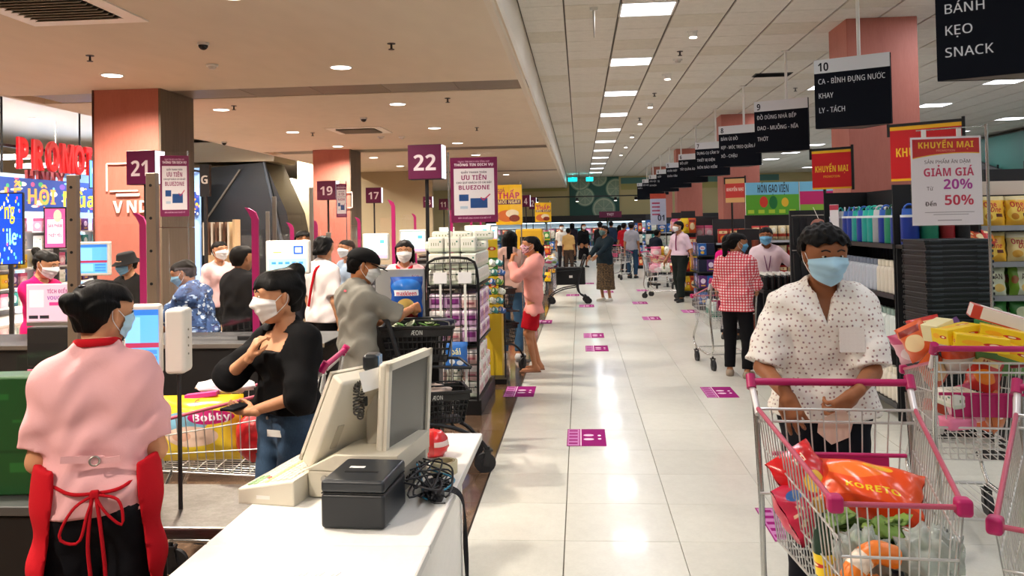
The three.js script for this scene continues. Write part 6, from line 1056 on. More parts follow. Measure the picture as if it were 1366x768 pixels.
{ // white discount poster on a clear stand
  const d = 6.2, a = atDepth(1219, 301, d), b = atDepth(1306, 181, d), W = b[0] - a[0], H = b[1] - a[1], t = thing('discount_poster', 'white discount poster with red heading on a clear stand', 'poster', [(a[0] + b[0]) / 2, 0, -d], -0.1), cy = (a[1] + b[1]) / 2;
  part('card', [box(W, H, 0.004, 0, cy, 0)], M.white, t);
  part('printed_face', [sheet(W, H, 0, cy, 0.004)], printed(320, 440, (g, w, h) => {
    g.fillStyle = '#ece6ea'; g.fillRect(0, 0, w, h); g.fillStyle = '#c4141e'; g.beginPath(); g.moveTo(8, 10); g.lineTo(w - 8, 10); g.lineTo(w - 8, h * 0.19); g.quadraticCurveTo(w / 2, h * 0.16, 8, h * 0.235); g.fill(); g.strokeStyle = '#f0c020'; g.lineWidth = 4; g.beginPath(); g.moveTo(8, h * 0.24); g.quadraticCurveTo(w / 2, h * 0.165, w - 8, h * 0.195); g.stroke();
    text(g, 'KHUYẾN MẠI', w / 2, h * 0.095, 42, '#f6cc2a', 'center', 'bold', w * 0.8); text(g, 'PROMOTION', w / 2, h * 0.155, 15, '#f0b090', 'center', 'normal'); text(g, 'SẢN PHẨM ĂN DẶM', w * 0.52, h * 0.285, 24, '#4a3a40', 'center', 'normal', w * 0.66); text(g, 'GIẢM GIÁ', w * 0.53, h * 0.4, 56, '#c8285a', 'center', 'bold', w * 0.72); text(g, 'Từ', w * 0.26, h * 0.585, 26, '#4a3a40', 'center', 'normal'); text(g, '20%', w * 0.66, h * 0.54, 68, '#b02a9a'); text(g, 'Đến', w * 0.27, h * 0.76, 28, '#3a2a30'); text(g, '50%', w * 0.67, h * 0.72, 68, '#c8204a'); g.fillStyle = '#9a9298'; g.fillRect(w * 0.18, h * 0.85, w * 0.7, 3); g.fillRect(w * 0.3, h * 0.875, w * 0.5, 3); g.fillRect(w * 0.36, h * 0.94, w * 0.34, 4);
  }, 0.3, { clearcoat: 0.6 }), t);
  part('clear_cover', [box(W * 1.04, H * 1.03, 0.004, 0, cy, 0.012)], M.clear, t);
  part('pole', [cyl(0.011, 0.011, b[1] + 0.08, W * 0.6, (b[1] + 0.08) / 2, -0.02, 10)], M.chrome, t); part('top_arm', [bar([-W * 0.4, b[1] + 0.05, -0.02], [W * 0.6, b[1] + 0.07, -0.02], 0.005, 6)], M.chrome, t); for (const x of [-0.3, 0.2]) part('clip', [box(0.03, 0.06, 0.012, W * x, b[1] + 0.025, -0.008)], M.white, t); part('base', [cyl(0.13, 0.13, 0.014, W * 0.6, 0.007, -0.02, 20)], M.darkSteel, t);
}
// ---------------------------------------------------------------- shelves
function bottleProto(name, label, cat, r, h, body, capM, lid = 0.05, group) {
  const t = thing(name, label, cat, [0, -50, 0], 0, group);
  part('body', [lathe([[0.001, 0], [r * 0.94, 0], [r, h * 0.03], [r, h * 0.74], [r * 0.86, h * 0.82], [r * 0.62, h * 0.86], [r * 0.62, h * 0.9]], 16)], body, t); part('cap', [cyl(r * 0.7, r * 0.66, lid, 0, h * 0.88 + lid / 2, 0, 14)], capM, t);
  return t;
}
function thermosProto(label, c, lidC, r = 0.07, h = 0.32) {
  const t = thing('thermos', label, 'thermos', [0, -50, 0], 0, 'thermos flasks on the black shelf');
  part('body', [lathe([[0.001, 0], [r * 0.96, 0], [r, 0.01], [r, h * 0.7], [r * 0.92, h * 0.76]], 20)], mat(c, 0.35), t); part('lid', [cyl(r * 0.86, r * 0.78, h * 0.16, 0, h * 0.84, 0, 18)], mat(lidC, 0.35), t); part('band', [cyl(r * 1.01, r * 1.01, 0.02, 0, h * 0.73, 0, 20)], mat(0xcfd6da, 0.4), t); part('carry_loop', [new THREE.TorusGeometry(r * 0.6, 0.008, 6, 16, Math.PI).translate(0, h * 0.9, 0)], mat(lidC, 0.4), t);
  return t;
}
{ // black shelf beside the aisle, thermos flasks and pale bottles
  const x0 = 2.58, x1 = 3.02, za = -7.25, zb = -9.2, t = thing('shelf_unit', 'black metal shelf of thermos flasks beside the aisle', 'shelf', [0, 0, 0]);
  for (const y of [0.12, 0.6, 1.02, 1.44]) { part('shelf_board', [rbox(x1 - x0, 0.03, za - zb, 0.004, (x0 + x1) / 2, y, (za + zb) / 2)], M.black, t); part('price_rail', [box(0.006, 0.04, za - zb, x0 - 0.003, y, (za + zb) / 2)], mat(0x24262a, 0.4), t); }
  part('end_panel', [box(x1 - x0, 1.95, 0.02, (x0 + x1) / 2, 0.975, za + 0.01)], M.matte, t); part('far_panel', [box(x1 - x0, 1.95, 0.02, (x0 + x1) / 2, 0.975, zb - 0.01)], M.matte, t); part('back_panel', [box(0.02, 1.95, za - zb, x1 + 0.01, 0.975, (za + zb) / 2)], M.matte, t);
  const grid = []; for (let i = 0; i <= 24; i++) grid.push(bar([x1 - 0.012, 1.06, zb + (za - zb) * i / 24], [x1 - 0.012, 1.44, zb + (za - zb) * i / 24], 0.003, 4)); part('back_grid', grid, mat(0x1c3038, 0.5), t);
  const tp = [thermosProto('navy blue thermos flask on the upper black shelf', 0x0f2f86, 0x2a5ab0), thermosProto('teal thermos flask on the upper black shelf', 0x138c86, 0x1aa79a), thermosProto('grey thermos flask on the upper black shelf', 0x8f9296, 0xb9bcc0), thermosProto('red thermos flask on the upper black shelf', 0x8e1a20, 0x5a1014, 0.06, 0.26), thermosProto('green thermos flask on the upper black shelf', 0x1a7a5c, 0x125a44)];
  const order = [0, 4, 0, 2, 1, 1, 0, 1, 0, 0, 2, 1, 0];
  order.forEach((k, i) => { for (let q = 0; q < 2; q++) copyOf(tp[(k + q) % 5], [x0 + 0.09 + q * 0.16, 1.456, za - 0.1 - i * 0.145], rnd(0, 3)); });
  // flasks that stand on the end shelf towards the viewer
  const e = thing('end_shelf', 'short black end shelf carrying blue, green and red flasks', 'shelf', [0, 0, 0]); part('board', [rbox(0.62, 0.03, 0.16, 0.004, 2.9, 1.44, -7.15)], M.black, e); part('bracket', [box(0.03, 0.2, 0.15, 2.65, 1.34, -7.15), box(0.03, 0.2, 0.15, 3.15, 1.34, -7.15)], M.black, e); part('leg_panel', [box(0.62, 1.42, 0.02, 2.9, 0.71, -7.21)], M.matte, e);
  [[0, 2.68], [4, 2.83], [3, 2.97], [3, 3.09]].forEach(([k, x], i) => { const c = copyOf(tp[k], [x, 1.456, -7.15], 0, ['dark blue flask with pale script at the shelf end', 'green flask under the white poster', 'dark red flask under the white poster', 'black flask at the right of the shelf end'][i]); if (i === 3) c.children.forEach((m) => { m.material = M.matte; }); });
  const wb = [bottleProto('lotion_bottle', 'pale blue grey bottle on the middle black shelf', 'bottle', 0.042, 0.26, mat(0xaeb6c2, 0.35), mat(0x6c7688, 0.4), 0.05, 'pale bottles on the black shelf'), bottleProto('lotion_bottle', 'cream bottle on the middle black shelf', 'bottle', 0.042, 0.26, mat(0xd0cabc, 0.35), mat(0xd8d2c0, 0.4), 0.05, 'pale bottles on the black shelf'), bottleProto('lotion_bottle', 'white bottle on the lower black shelf', 'bottle', 0.042, 0.27, mat(0xcfd8d6, 0.35), mat(0x8aa098, 0.4), 0.05, 'pale bottles on the black shelf')];
  for (let i = 0; i < 19; i++) { copyOf(wb[i < 5 ? 1 : 0], [x0 + 0.06, 1.036, za - 0.08 - i * 0.095]); copyOf(wb[2], [x0 + 0.06, 0.616, za - 0.08 - i * 0.095]); if (i < 6) copyOf(wb[1], [x0 + 0.06, 0.136, za - 0.08 - i * 0.095], 0, 'cream bottle on the bottom black shelf'); }
  for (const o of [...tp, ...wb]) scene.remove(o);
  const pp = thing('price_tag', 'tall white price strip standing at the shelf front', 'sign', [2.55, 1.46, -8.75], -0.9); part('card', [rbox(0.1, 0.36, 0.006, 0.002, 0, 0.18, 0)], mat(0xd8d6da, 0.4), pp); part('heading', [box(0.1, 0.05, 0.008, 0, 0.33, 0)], mat(0xb03a50, 0.5), pp);
}
{ // grey snack shelf facing the viewer
  const x0 = 3.42, x1 = 5.3, z = -7.55, t = thing('shelf_unit', 'grey metal snack shelf behind the discount poster', 'shelf', [0, 0, 0]), gm = mat(0x8d8f92, 0.4, 0.3);
  for (const y of [0.12, 0.68, 0.975, 1.265, 1.575]) { part('shelf_board', [rbox(x1 - x0, 0.03, 0.5, 0.004, (x0 + x1) / 2, y, z - 0.25)], gm, t); part('price_rail', [box(x1 - x0, 0.045, 0.008, (x0 + x1) / 2, y - 0.004, z + 0.004)], mat(0x9a9ca0, 0.35, 0.3), t); }
  part('back_panel', [box(x1 - x0, 2.1, 0.02, (x0 + x1) / 2, 1.05, z - 0.52)], M.darkSteel, t); part('end_panel', [box(0.02, 2.1, 0.52, x0 - 0.01, 1.05, z - 0.26)], M.darkSteel, t);
  part('header_board', [box(x1 - x0, 0.12, 0.01, (x0 + x1) / 2, 1.92, z - 0.2)], mat(0xd8c8b8, 0.5), t);
  const chipG = pillow(0.21, 0.255, 0.085, 9), riceG = pillow(0.2, 0.25, 0.07, 9);
  for (let i = 0; i < 7; i++) for (let q = 0; q < 2; q++) {
    const x = x0 + 0.13 + i * 0.225, zz = z - 0.08 - q * 0.13;
    for (const [y, g, m, label] of [[1.592, chipG, chips, 'golden snack bag with red script on the top grey shelf'], [1.282, chipG, i % 3 === 0 ? chips : chipsPale, 'golden snack bag with red script on the middle grey shelf'], [0.992, riceG, riceCracker, 'green and cream cracker bag on the lower grey shelf'], [0.697, riceG, greenPack, 'green snack bag low on the grey shelf']]) { const o = single('snack_bag', g, m, label, 'snack bag', [x, y, zz], rnd(-0.15, 0.15), 'snack bags on the grey shelf'); o.rotation.x = -0.1; }
  }
  for (let i = 0; i < 4; i++) { const o = single('snack_bag', [pillow(0.14, 0.12, 0.07, 8)], i % 2 ? noodleRed : orangePack, 'small red foil snack bag at the shelf corner', 'snack bag', [3.2 + i * 0.09, 1.44, -7.45 - i * 0.02], 0.2 * i, 'small bags at the shelf corner'); o.rotation.x = -0.6; }
  const c = thing('corner_shelf', 'narrow dark shelf between flasks and snack bags', 'shelf', [3.28, 0, -7.5]); part('board', [box(0.26, 0.03, 0.3, 0, 1.425, 0)], M.black, c); part('panel', [box(0.26, 1.41, 0.02, 0, 0.705, -0.14)], M.matte, c);
  const bx = thing('green_crate', 'green produce crate rim behind the piled cart', 'crate', [3.4, 0, -6.4], 0.1), gc = mat(0x4c8f52, 0.5); part('floor', [box(0.9, 0.02, 0.5, 0, 0.7, 0)], gc, bx); for (const sg of [-1, 1]) { part('long_side', [box(0.9, 0.22, 0.02, 0, 0.8, sg * 0.25)], gc, bx); part('short_side', [box(0.02, 0.22, 0.5, sg * 0.45, 0.8, 0)], gc, bx); } part('stand', [box(0.8, 0.69, 0.4, 0, 0.345, 0)], M.darkSteel, bx);
  part('leaf_cover', [lumpy(0.86, 0.2, 0.46, 0.1, 8, 24).translate(0, 0.74, 0)], mat(0x5f9a5a, 0.7), bx);
}
// rack with dark stockings on hooks
{
  const z = -10.05, t = thing('hook_rack', 'dark wall rack hung with black stockings', 'rack', [0, 0, 0]); part('back_panel', [box(0.72, 1.78, 0.04, 2.78, 0.89, z)], mat(0x2a2a2c, 0.7), t); part('base', [box(0.74, 0.12, 0.3, 2.78, 0.06, z + 0.12)], M.matte, t);
  for (const y of [1.72, 1.32, 0.92]) part('rail', [bar([2.42, y, z + 0.1], [3.14, y, z + 0.1], 0.008, 6)], M.steel, t);
  const sock = extrude([[-0.03, 0], [0.03, 0], [0.028, -0.2], [0.04, -0.29], [-0.02, -0.3], [-0.028, -0.2]], 0.016, 0.003);
  for (const y of [1.69, 1.29, 0.89]) for (let i = 0; i < 9; i++) single('stocking_pack', sock, i % 4 === 2 && y < 1 ? mat(0xb9a890, 0.6) : mat([0x111114, 0x1d1d22, 0x2a2628][i % 3], 0.7), i % 4 === 2 && y < 1 ? 'beige stockings hanging low on the dark rack' : 'black stockings hanging on the dark rack', 'stockings', [2.46 + i * 0.078, y, z + 0.1], 0.1, 'stockings on the hook rack');
  for (const [u, v, c, l] of [[1092, 372, 0xc98a7a, 'pink round price bubble over the stockings'], [1122, 372, 0xe8c52a, 'yellow price flag over the stockings']]) { const p = atDepth(u, 300, 9.7), o = thing('price_flag', l, 'sign', [p[0], p[1], -9.7]); part('flag', c === 0xe8c52a ? [rbox(0.13, 0.15, 0.008, 0.003, 0, 0, 0)] : [cyl(0.09, 0.09, 0.012, 0, -0.02, 0, 22, 'z')], mat(c, 0.5), o); part('hook', [bar([0, 0.07, 0], [0, 0.2, -0.2], 0.004, 5)], M.steel, o); }
}
// long gondolas across the hall; the side towards the viewer is stocked
function gondola(z, x0, x1, h, kinds, labelUnit, hdr, rows = 4) {
  const t = thing('gondola', labelUnit, 'shelf', [0, 0, 0]), dm = mat(0x2c2d30, 0.5), y0 = 0.15, step = (h - 0.25) / rows;
  part('back_panel', [box(x1 - x0, h, 0.04, (x0 + x1) / 2, h / 2, z - 0.4)], dm, t); part('base', [box(x1 - x0, 0.13, 0.8, (x0 + x1) / 2, 0.065, z - 0.4)], dm, t);
  for (let j = 0; j < rows; j++) { const y = y0 + j * step; part('shelf_board', [box(x1 - x0, 0.025, 0.36, (x0 + x1) / 2, y, z - 0.2)], dm, t); part('price_rail', [box(x1 - x0, 0.035, 0.006, (x0 + x1) / 2, y, z - 0.017)], mat(0xc9ccd0, 0.5), t); }
  if (hdr) { part('header_board', [box(x1 - x0, 0.5, 0.03, (x0 + x1) / 2, h + 0.25, z - 0.3)], M.white, t); part('header_print', [sheet(x1 - x0, 0.5, (x0 + x1) / 2, h + 0.25, z - 0.283)], hdr, t, 'bright printed header'); }
  const w = kinds.w || 0.17, g = kinds.bag ? pillow(w * 0.94, step * 0.74, 0.08, 6) : rbox(w * 0.9, step * 0.72, 0.14, 0.006, 0, step * 0.36, 0, 1);
  for (let j = 0; j < rows; j++) for (let i = 0; i < Math.floor((Math.min(x1, kinds.to ?? x1) - x0 - 0.04) / w); i++) single(kinds.name, g, kinds.m[(Math.floor(i / 2) + j * 2) % kinds.m.length], kinds.label, 'packet', [x0 + 0.04 + w / 2 + i * w, y0 + j * step + 0.014, z - 0.11], rnd(-0.06, 0.06), kinds.group);
  return t;
}
const hdrGreen = printed(512, 128, (g, w, h) => { g.fillStyle = '#7cc6e6'; g.fillRect(0, 0, w, h); g.fillStyle = '#5fae2e'; g.fillRect(0, h * 0.38, w, h * 0.62); text(g, 'HÓN GẠO VIỆN', w * 0.52, h * 0.2, 42, '#1f2a3a'); blob(g, '#d83a2a', w * 0.34, h * 0.6, 40, 22); blob(g, '#1f7a3a', w * 0.52, h * 0.62, 40, 26); blob(g, '#f0c030', w * 0.74, h * 0.62, 34, 18); g.fillStyle = '#b9d83a'; for (let i = 0; i < 5; i++) g.fillRect(20 + i * 100, h * 0.84, 60, 14); });
const hdrMagenta = printed(512, 128, (g, w, h) => { g.fillStyle = '#c8206a'; g.fillRect(0, 0, w, h); g.fillStyle = '#7cc6e6'; g.fillRect(0, 0, w, h * 0.3); g.fillStyle = '#8ab83a'; g.fillRect(0, h * 0.7, w, h * 0.3); text(g, 'HÓN GẠO VIỆN', w * 0.5, h * 0.45, 44, '#f6e6f0'); });
gondola(-13.0, 2.55, 3.35, 1.75, { name: 'noodle_pack', m: [noodleCream, noodleCream, noodleRed], label: 'cream noodle pack on the shelf under the green header', group: 'packs under the green header', w: 0.13, bag: true }, 'dark shelf run with a bright green header', hdrGreen, 5);
gondola(-13.02, 3.37, 6.4, 1.75, { name: 'noodle_pack', m: [noodleCream, greenPack, noodleRed], label: 'noodle pack on the shelf under the magenta header', group: 'packs under the magenta header', w: 0.2, to: 4.9, bag: true }, 'dark shelf run with a magenta header', hdrMagenta, 5);
gondola(-16.2, 2.55, 5.4, 1.7, { name: 'jar_pack', m: [noodleRed, orangePack, tealPack], label: 'red and orange pack on the shelf run behind the check shirt', group: 'packs on the second run', w: 0.2 }, 'dark shelf run of red packs behind the green header', null, 4);
gondola(-19.9, 2.62, 5.4, 1.75, { name: 'snack_pack', m: [yellowPack, noodleRed, pinkPack, orangePack], label: 'yellow or red snack pack on the third shelf run', group: 'packs on the third run', w: 0.22, bag: true }, 'shelf run of yellow and red snack packs', null, 4);
gondola(-23.2, 2.78, 5.4, 1.8, { name: 'snack_pack', m: [tealPack, greenPack, bluePack, whitePack], label: 'green or blue pack on the fourth shelf run', group: 'packs on the fourth run', w: 0.24 }, 'shelf run of green and blue packs', null, 4);
gondola(-27, 2.4, 5.4, 1.8, { name: 'snack_pack', m: [bluePack, whitePack, orangePack], label: 'blue or white pack on the fifth shelf run', group: 'packs on the fifth run', w: 0.28 }, 'shelf run of blue and white packs', null, 4);
gondola(-18.4, 6.2, 11.5, 2.0, { name: 'snack_pack', m: [tealPack, bluePack], label: 'pack on a shelf run far behind the snack shelf', group: 'packs far behind', w: 0.34 }, 'far shelf run behind the snack shelf', null, 4);
// end displays along the aisle, facing it
function endDisplay(z, label, kinds, h = 1.6, x = 2.25, deep = 0.3, len = 0.9) {
  const t = thing('end_display', label, 'display', [x, 0, z]), step = (h - 0.2) / 4, dm = mat(0x232427, 0.5);
  part('back_panel', [box(0.03, h, len, deep, h / 2, 0)], dm, t); part('base', [box(deep, 0.12, len, deep / 2, 0.06, 0)], dm, t); for (let j = 1; j < 4; j++) part('shelf_board', [box(deep, 0.02, len, deep / 2, 0.12 + j * step, 0)], dm, t);
  part('end_panel', [box(deep, h, 0.015, deep / 2, h / 2, len / 2 + 0.007)], dm, t);
  const g = kinds.round ? cyl(0.05, 0.05, step * 0.74, 0, step * 0.37, 0, 12) : kinds.bag ? pillow(0.17, step * 0.78, 0.09, 6) : rbox(0.12, step * 0.74, 0.15, 0.006, 0, step * 0.37, 0, 1);
  for (let j = 0; j < 4; j++) { part('ledge', [box(deep, 0.02, 0.2, deep / 2, 0.122 + j * step, len / 2 + 0.116)], dm, t); for (let i = 0; i < 2; i++) single(kinds.name, g, kinds.m[(i + j * 2 + 1) % kinds.m.length], kinds.label, 'packet', [x + 0.075 + i * 0.15, 0.135 + j * step, z + len / 2 + 0.12], kinds.bag ? 0 : Math.PI / 2, kinds.group); }
  for (let j = 0; j < 4; j++) for (let i = 0; i < 5; i++) single(kinds.name, g, kinds.m[(i + j) % kinds.m.length], kinds.label, 'packet', [x + 0.1, 0.132 + j * step, z + len / 2 - 0.09 - i * 0.178], kinds.bag ? -Math.PI / 2 : 0, kinds.group);
}
endDisplay(-12.6, 'end display of dark jars beside the check shirted woman', { name: 'coffee_jar', m: [mat(0x5a1f1a, 0.3), mat(0x3a1a16, 0.3), mat(0x7a3a2a, 0.35)], round: true, label: 'dark red coffee jar on the end display', group: 'jars on the end display' }, 1.55, 2.2);
endDisplay(-16.6, 'end display of purple and blue packs', { name: 'soap_pack', m: [purplePack, bluePack, mat(0x1b1f3a, 0.4)], label: 'purple or blue pack on the end display', group: 'packs on the purple end display' }, 1.4, 2.18);
endDisplay(-19.6, 'end display of red snack packs with yellow top', { name: 'snack_pack', m: [noodleRed, yellowPack, orangePack], bag: true, label: 'red or yellow snack pack on the aisle end display', group: 'packs on the red end display' }, 1.9, 2.25);
endDisplay(-23, 'end display of yellow packs farther down the aisle', { name: 'snack_pack', m: [yellowPack, pinkPack, noodleRed], bag: true, label: 'yellow pack on the farther end display', group: 'packs on the farther end display' }, 1.9, 2.4);
endDisplay(-26.5, 'end display of teal bottles far down the aisle', { name: 'soap_pack', m: [tealPack, bluePack, whitePack], label: 'teal or blue pack on the far end display', group: 'packs on the far end display' }, 1.9, 2.0);
endDisplay(-31, 'end display of pale packs at the far end', { name: 'soap_pack', m: [whitePack, bluePack, orangePack], label: 'pale pack on the end display nearest the far wall', group: 'packs on the last end display' }, 1.8, 1.9);
notice('tall pale price notice with the number 01 above the end display', 868, 258, 888, 300, 22, 0, 0.9, (g, w, h) => { g.fillStyle = '#c9d3ea'; g.fillRect(0, 0, w, h); g.fillStyle = '#c8503a'; g.fillRect(0, 0, w, h * 0.16); text(g, '01', w * 0.7, h * 0.78, 60, '#23304a'); g.fillStyle = '#b0406a'; for (let i = 0; i < 4; i++) g.fillRect(14, h * (0.28 + i * 0.12), w * 0.5, 12); }, 128, 240);
{ // shrink wrapped water bottles on the floor
  const bp = thing('water_bottle', 'clear water bottle with green label in the shrink wrapped block', 'bottle', [0, -50, 0], 0, 'water bottles on the floor'); part('body', [lathe([[0.001, 0], [0.042, 0], [0.044, 0.02], [0.044, 0.2], [0.03, 0.25], [0.015, 0.28]], 12)], mat(0xb9c6c4, 0.15), bp); part('paper_label', [cyl(0.0448, 0.0448, 0.11, 0, 0.1, 0, 12)], mat(0x1f6a5a, 0.4), bp); part('cap', [cyl(0.016, 0.016, 0.02, 0, 0.29, 0, 10)], mat(0xd8dcd8, 0.4), bp);
  for (let k = 0; k < 2; k++) for (let j = 0; j < 4; j++) for (let i = 0; i < 3; i++) copyOf(bp, [2.22 + i * 0.095, 0.006 + k * 0.0, -14.4 - j * 0.095 - k * 0.5]);
  scene.remove(bp);
}
// ---------------------------------------------------------------- social distance stickers on the floor
{
  const sm = printed(192, 300, (g, w, h) => { g.fillStyle = '#8c0f6a'; g.fillRect(0, 0, w, h); g.fillStyle = '#b878ac'; g.fillRect(4, 6, w * 0.3, h - 12); g.fillStyle = '#8c0f6a'; for (let i = 0; i < 5; i++) g.fillRect(10, 20 + i * 56, w * 0.22, 26); g.fillStyle = '#f0e2ee'; g.fillRect(w * 0.345, 0, 5, h); blob(g, '#e6cce0', w * 0.56, h * 0.38, 26, 18); blob(g, '#e6cce0', w * 0.56, h * 0.62, 26, 18); blob(g, '#f0e2ee', w * 0.84, h * 0.4, 9, 13); blob(g, '#f0e2ee', w * 0.84, h * 0.6, 9, 13); }, 0.75, { specularIntensity: 0.2 });
  const sg = box(0.3, 0.002, 0.52);
  [[0.015, -6.7], [-0.635, -8.52], [1.32, -8.45], [1.13, -4.81], [0.17, -12.7], [0.19, -11.4], [-0.66, -14.5], [1.2, -14.87], [2.0, -15.95], [1.2, -17.7], [0.1, -17.2], [-0.2, -19.8], [0.62, -20.6], [1.5, -20.9], [0.2, -23.5]].forEach(([x, z], i) => { const s = thing('floor_sticker', 'magenta footprint sticker on the white floor tiles', 'sticker', [x, 0.0072, z], 0, 'footprint stickers on the floor'); part('film', sg, mat(0x8c0f6a, 0.4), s); part('printed_face', sheet(0.3, 0.52, 0, 0.0013, 0, 0, -Math.PI / 2), sm, s); });
}
// ---------------------------------------------------------------- people along the aisle
const gingham = patterned(64, 64, 0.03, (g, w, h) => { g.fillStyle = '#f0dcdc'; g.fillRect(0, 0, w, h); g.fillStyle = 'rgba(190,16,36,0.62)'; g.fillRect(0, 0, w / 2, h); g.fillRect(0, 0, w, h / 2); });
const floral = canvasTex(128, 96, (g, w, h) => { g.fillStyle = '#d8b0bc'; g.fillRect(0, 0, w, h); for (let i = 0; i < 40; i++) blob(g, pick(['#6a3a6a', '#f0e0e8', '#a0486a', '#4a3a5a']), rnd(0, w), rnd(0, h), 7, 5); });
const leopard = patterned(128, 128, 0.2, (g, w, h) => { g.fillStyle = '#4a3a26'; g.fillRect(0, 0, w, h); for (let i = 0; i < 160; i++) blob(g, pick(['#1a140e', '#8a6c42', '#2a2016']), rnd(0, w), rnd(0, h), rnd(2, 6), rnd(2, 5)); });
{
  const p = person({ h: 1.54, fine: 1, female: 1, label: 'woman in pink hoodie and red shorts holding a phone to her ear', at: [-0.55, -9.72], turn: -1.45, skin: 0xb97f5c, mask: 0xd8b0bc, maskMap: floral, head: { pitch: -0.05, yaw: 0.1 }, hair: { style: 'tail' }, hands: { L: { p: [0.08, 1.36, 0.26], elbow: [0.5, -0.8, 0.2], d: [0, 0.9, -0.2], n: [-0.4, 0, -1], curl: [1, 1, 0.9, 0.8] }, R: { p: [-0.1, 1.34, 0.26], elbow: [-0.5, -0.8, 0.2], d: [0.2, 0.9, 0], n: [0.3, 0, -1], curl: [0.9, 0.9, 0.8, 0.8] } },
    top: { color: 0xe39a92, sleeve: 1.9, hem: 0.72, loose: 0.028, flare: 0.008, hood: true, fold: 0.006, name: 'hoodie' }, bottom: { color: 0xb01020, cut: 0.88, loose: 0.016, wide: 0.018, name: 'shorts' }, feet: { L: [0.07, 0.02], R: [-0.08, -0.04] } });
  const { HP, leg, arm } = p.joints; part('phone', [rbox(0.012, 0.14, 0.07, 0.004, arm.L.wr[0] - 0.03, arm.L.wr[1] + 0.09, arm.L.wr[2] + 0.02)], M.navy, p);
  for (const k of ['L', 'R']) part('sandal', [rbox(0.085, 0.014, 0.24, 0.006, (leg[k].heel[0] + leg[k].toe[0]) / 2, 0.012, (leg[k].heel[2] + leg[k].toe[2]) / 2)], mat(0x8a5a40, 0.6), p);
}
person({ h: hOf(682, 307, 10.6), fine: 1, female: 1, label: 'shopper in dusty brown hoodie and jeans seen from behind', at: P0(680, 330, 10.6), turn: 3.0, back: true, skin: 0xb97f5c, hair: { style: 'long' }, hands: { L: { p: [0.1, 1.1, 0.3] }, R: { p: [-0.1, 1.1, 0.3] } }, top: { color: 0xa98a80, sleeve: 1.9, hem: 0.86, loose: 0.024, hood: true, name: 'hoodie' }, bottom: { color: 0x35536e, name: 'jeans' }, shoes: 0xcccccc });
{
  const t = basketTrolley('black basket trolley behind the pink hoodie', [-1.0, 0, -9.75], 2.6); handBasket('black basket with cream packs at the pink hoodie', [-1.02, 0.72, -9.78], 0.5); handBasket('lower black basket beside the red shorts', [-1.0, 0.33, -9.75], 0.5);
  for (let i = 0; i < 3; i++) single('snack_pack', [pillow(0.16, 0.2, 0.07, 7)], i === 1 ? noodleCream : whitePack, 'cream pack standing in the trolley basket by the hoodie', 'packet', [-1.12 + i * 0.1, 0.75, -9.78], 0.4, 'packs in the hoodie trolley');
}
{
  const p = person({ h: 1.535, fine: 1, female: 1, label: 'woman in red and white checked shirt seen from behind', at: [1.66, -9.3], turn: 2.75, skin: 0xa87350, mask: 0x5fa6d0, headScale: 1.05, head: { yaw: -0.95, pitch: 0.1 }, hair: { style: 'tail', color: 0x0a0808 }, hands: { R: { p: [-0.18, 0.98, 0.32] }, L: { p: [0.2, 0.98, 0.3] } }, wide: 1.1, top: { mat: gingham, sleeve: 1.5, hem: 0.76, loose: 0.028, fold: 0.006 }, bottom: { color: 0x0e0e12, loose: 0.012 }, shoes: 0x8a7a68, feet: { L: [0.1, 0.05], R: [-0.12, -0.05] } });
}
shoppingCart('cart in front of the check shirted woman', [1.62, 0, -10.1], Math.PI + 0.2, { wires: 11 });
{
  const p = person({ h: hOf(1020, 303, 11.2), fine: 1, label: 'staff member in white shirt with lanyard and blue mask', at: P0(1022, 320, 11.2), turn: -0.1, skin: 0x96603f, mask: 0x6fb0d8, head: { pitch: 0.15, yaw: -0.2 }, hands: { L: { p: [0.35, 1.12, 0.2] }, R: { p: [-0.2, 1.0, 0.25] } }, top: { color: 0xdcc8d2, sleeve: 0.85, hem: 0.88, collar: true, loose: 0.02 }, bottom: { color: 0x16161c }, shoes: 0x111111 });
  const { up } = p.joints; part('lanyard', [tube([up(-0.06, 1.39, 0.03), up(-0.03, 1.2, 0.135), up(0, 1.06, 0.132), up(0.03, 1.2, 0.135), up(0.06, 1.39, 0.03)], 0.006, 24, 5)], cloth(0x6a2a5a), p); part('id_badge', [rbox(0.055, 0.08, 0.004, 0.002, ...up(0, 1.02, 0.137))], M.white, p);
  // carton table he leans over
  const t = thing('promo_table', 'low dark table stacked with capped bottles before the staff member', 'table', [2.46, 0, -10.75]); part('top', [box(0.5, 0.04, 0.4, 0, 0.8, 0)], M.black, t); part('front', [box(0.5, 0.78, 0.03, 0, 0.39, 0.18)], M.matte, t);
  const bp = bottleProto('sauce_bottle', 'dark bottle with white cap on the low table', 'bottle', 0.035, 0.2, mat(0x1a1c1e, 0.2), M.white, 0.03, 'capped bottles on the low table'); for (let j = 0; j < 4; j++) for (let i = 0; i < 6; i++) copyOf(bp, [2.26 + i * 0.08, 0.82, -10.9 + j * 0.09]); scene.remove(bp);
}
person({ h: hOf(985, 312, 12.2), female: 1, label: 'woman in bright pink t-shirt behind the check shirt', at: P0(972, 330, 12.2), turn: 2.7, back: true, skin: 0xb07a58, hair: { style: 'long' }, top: { color: 0xd8187c, sleeve: 0.7, hem: 0.85 }, bottom: { color: 0x22222a }, shoes: 0x333333 });
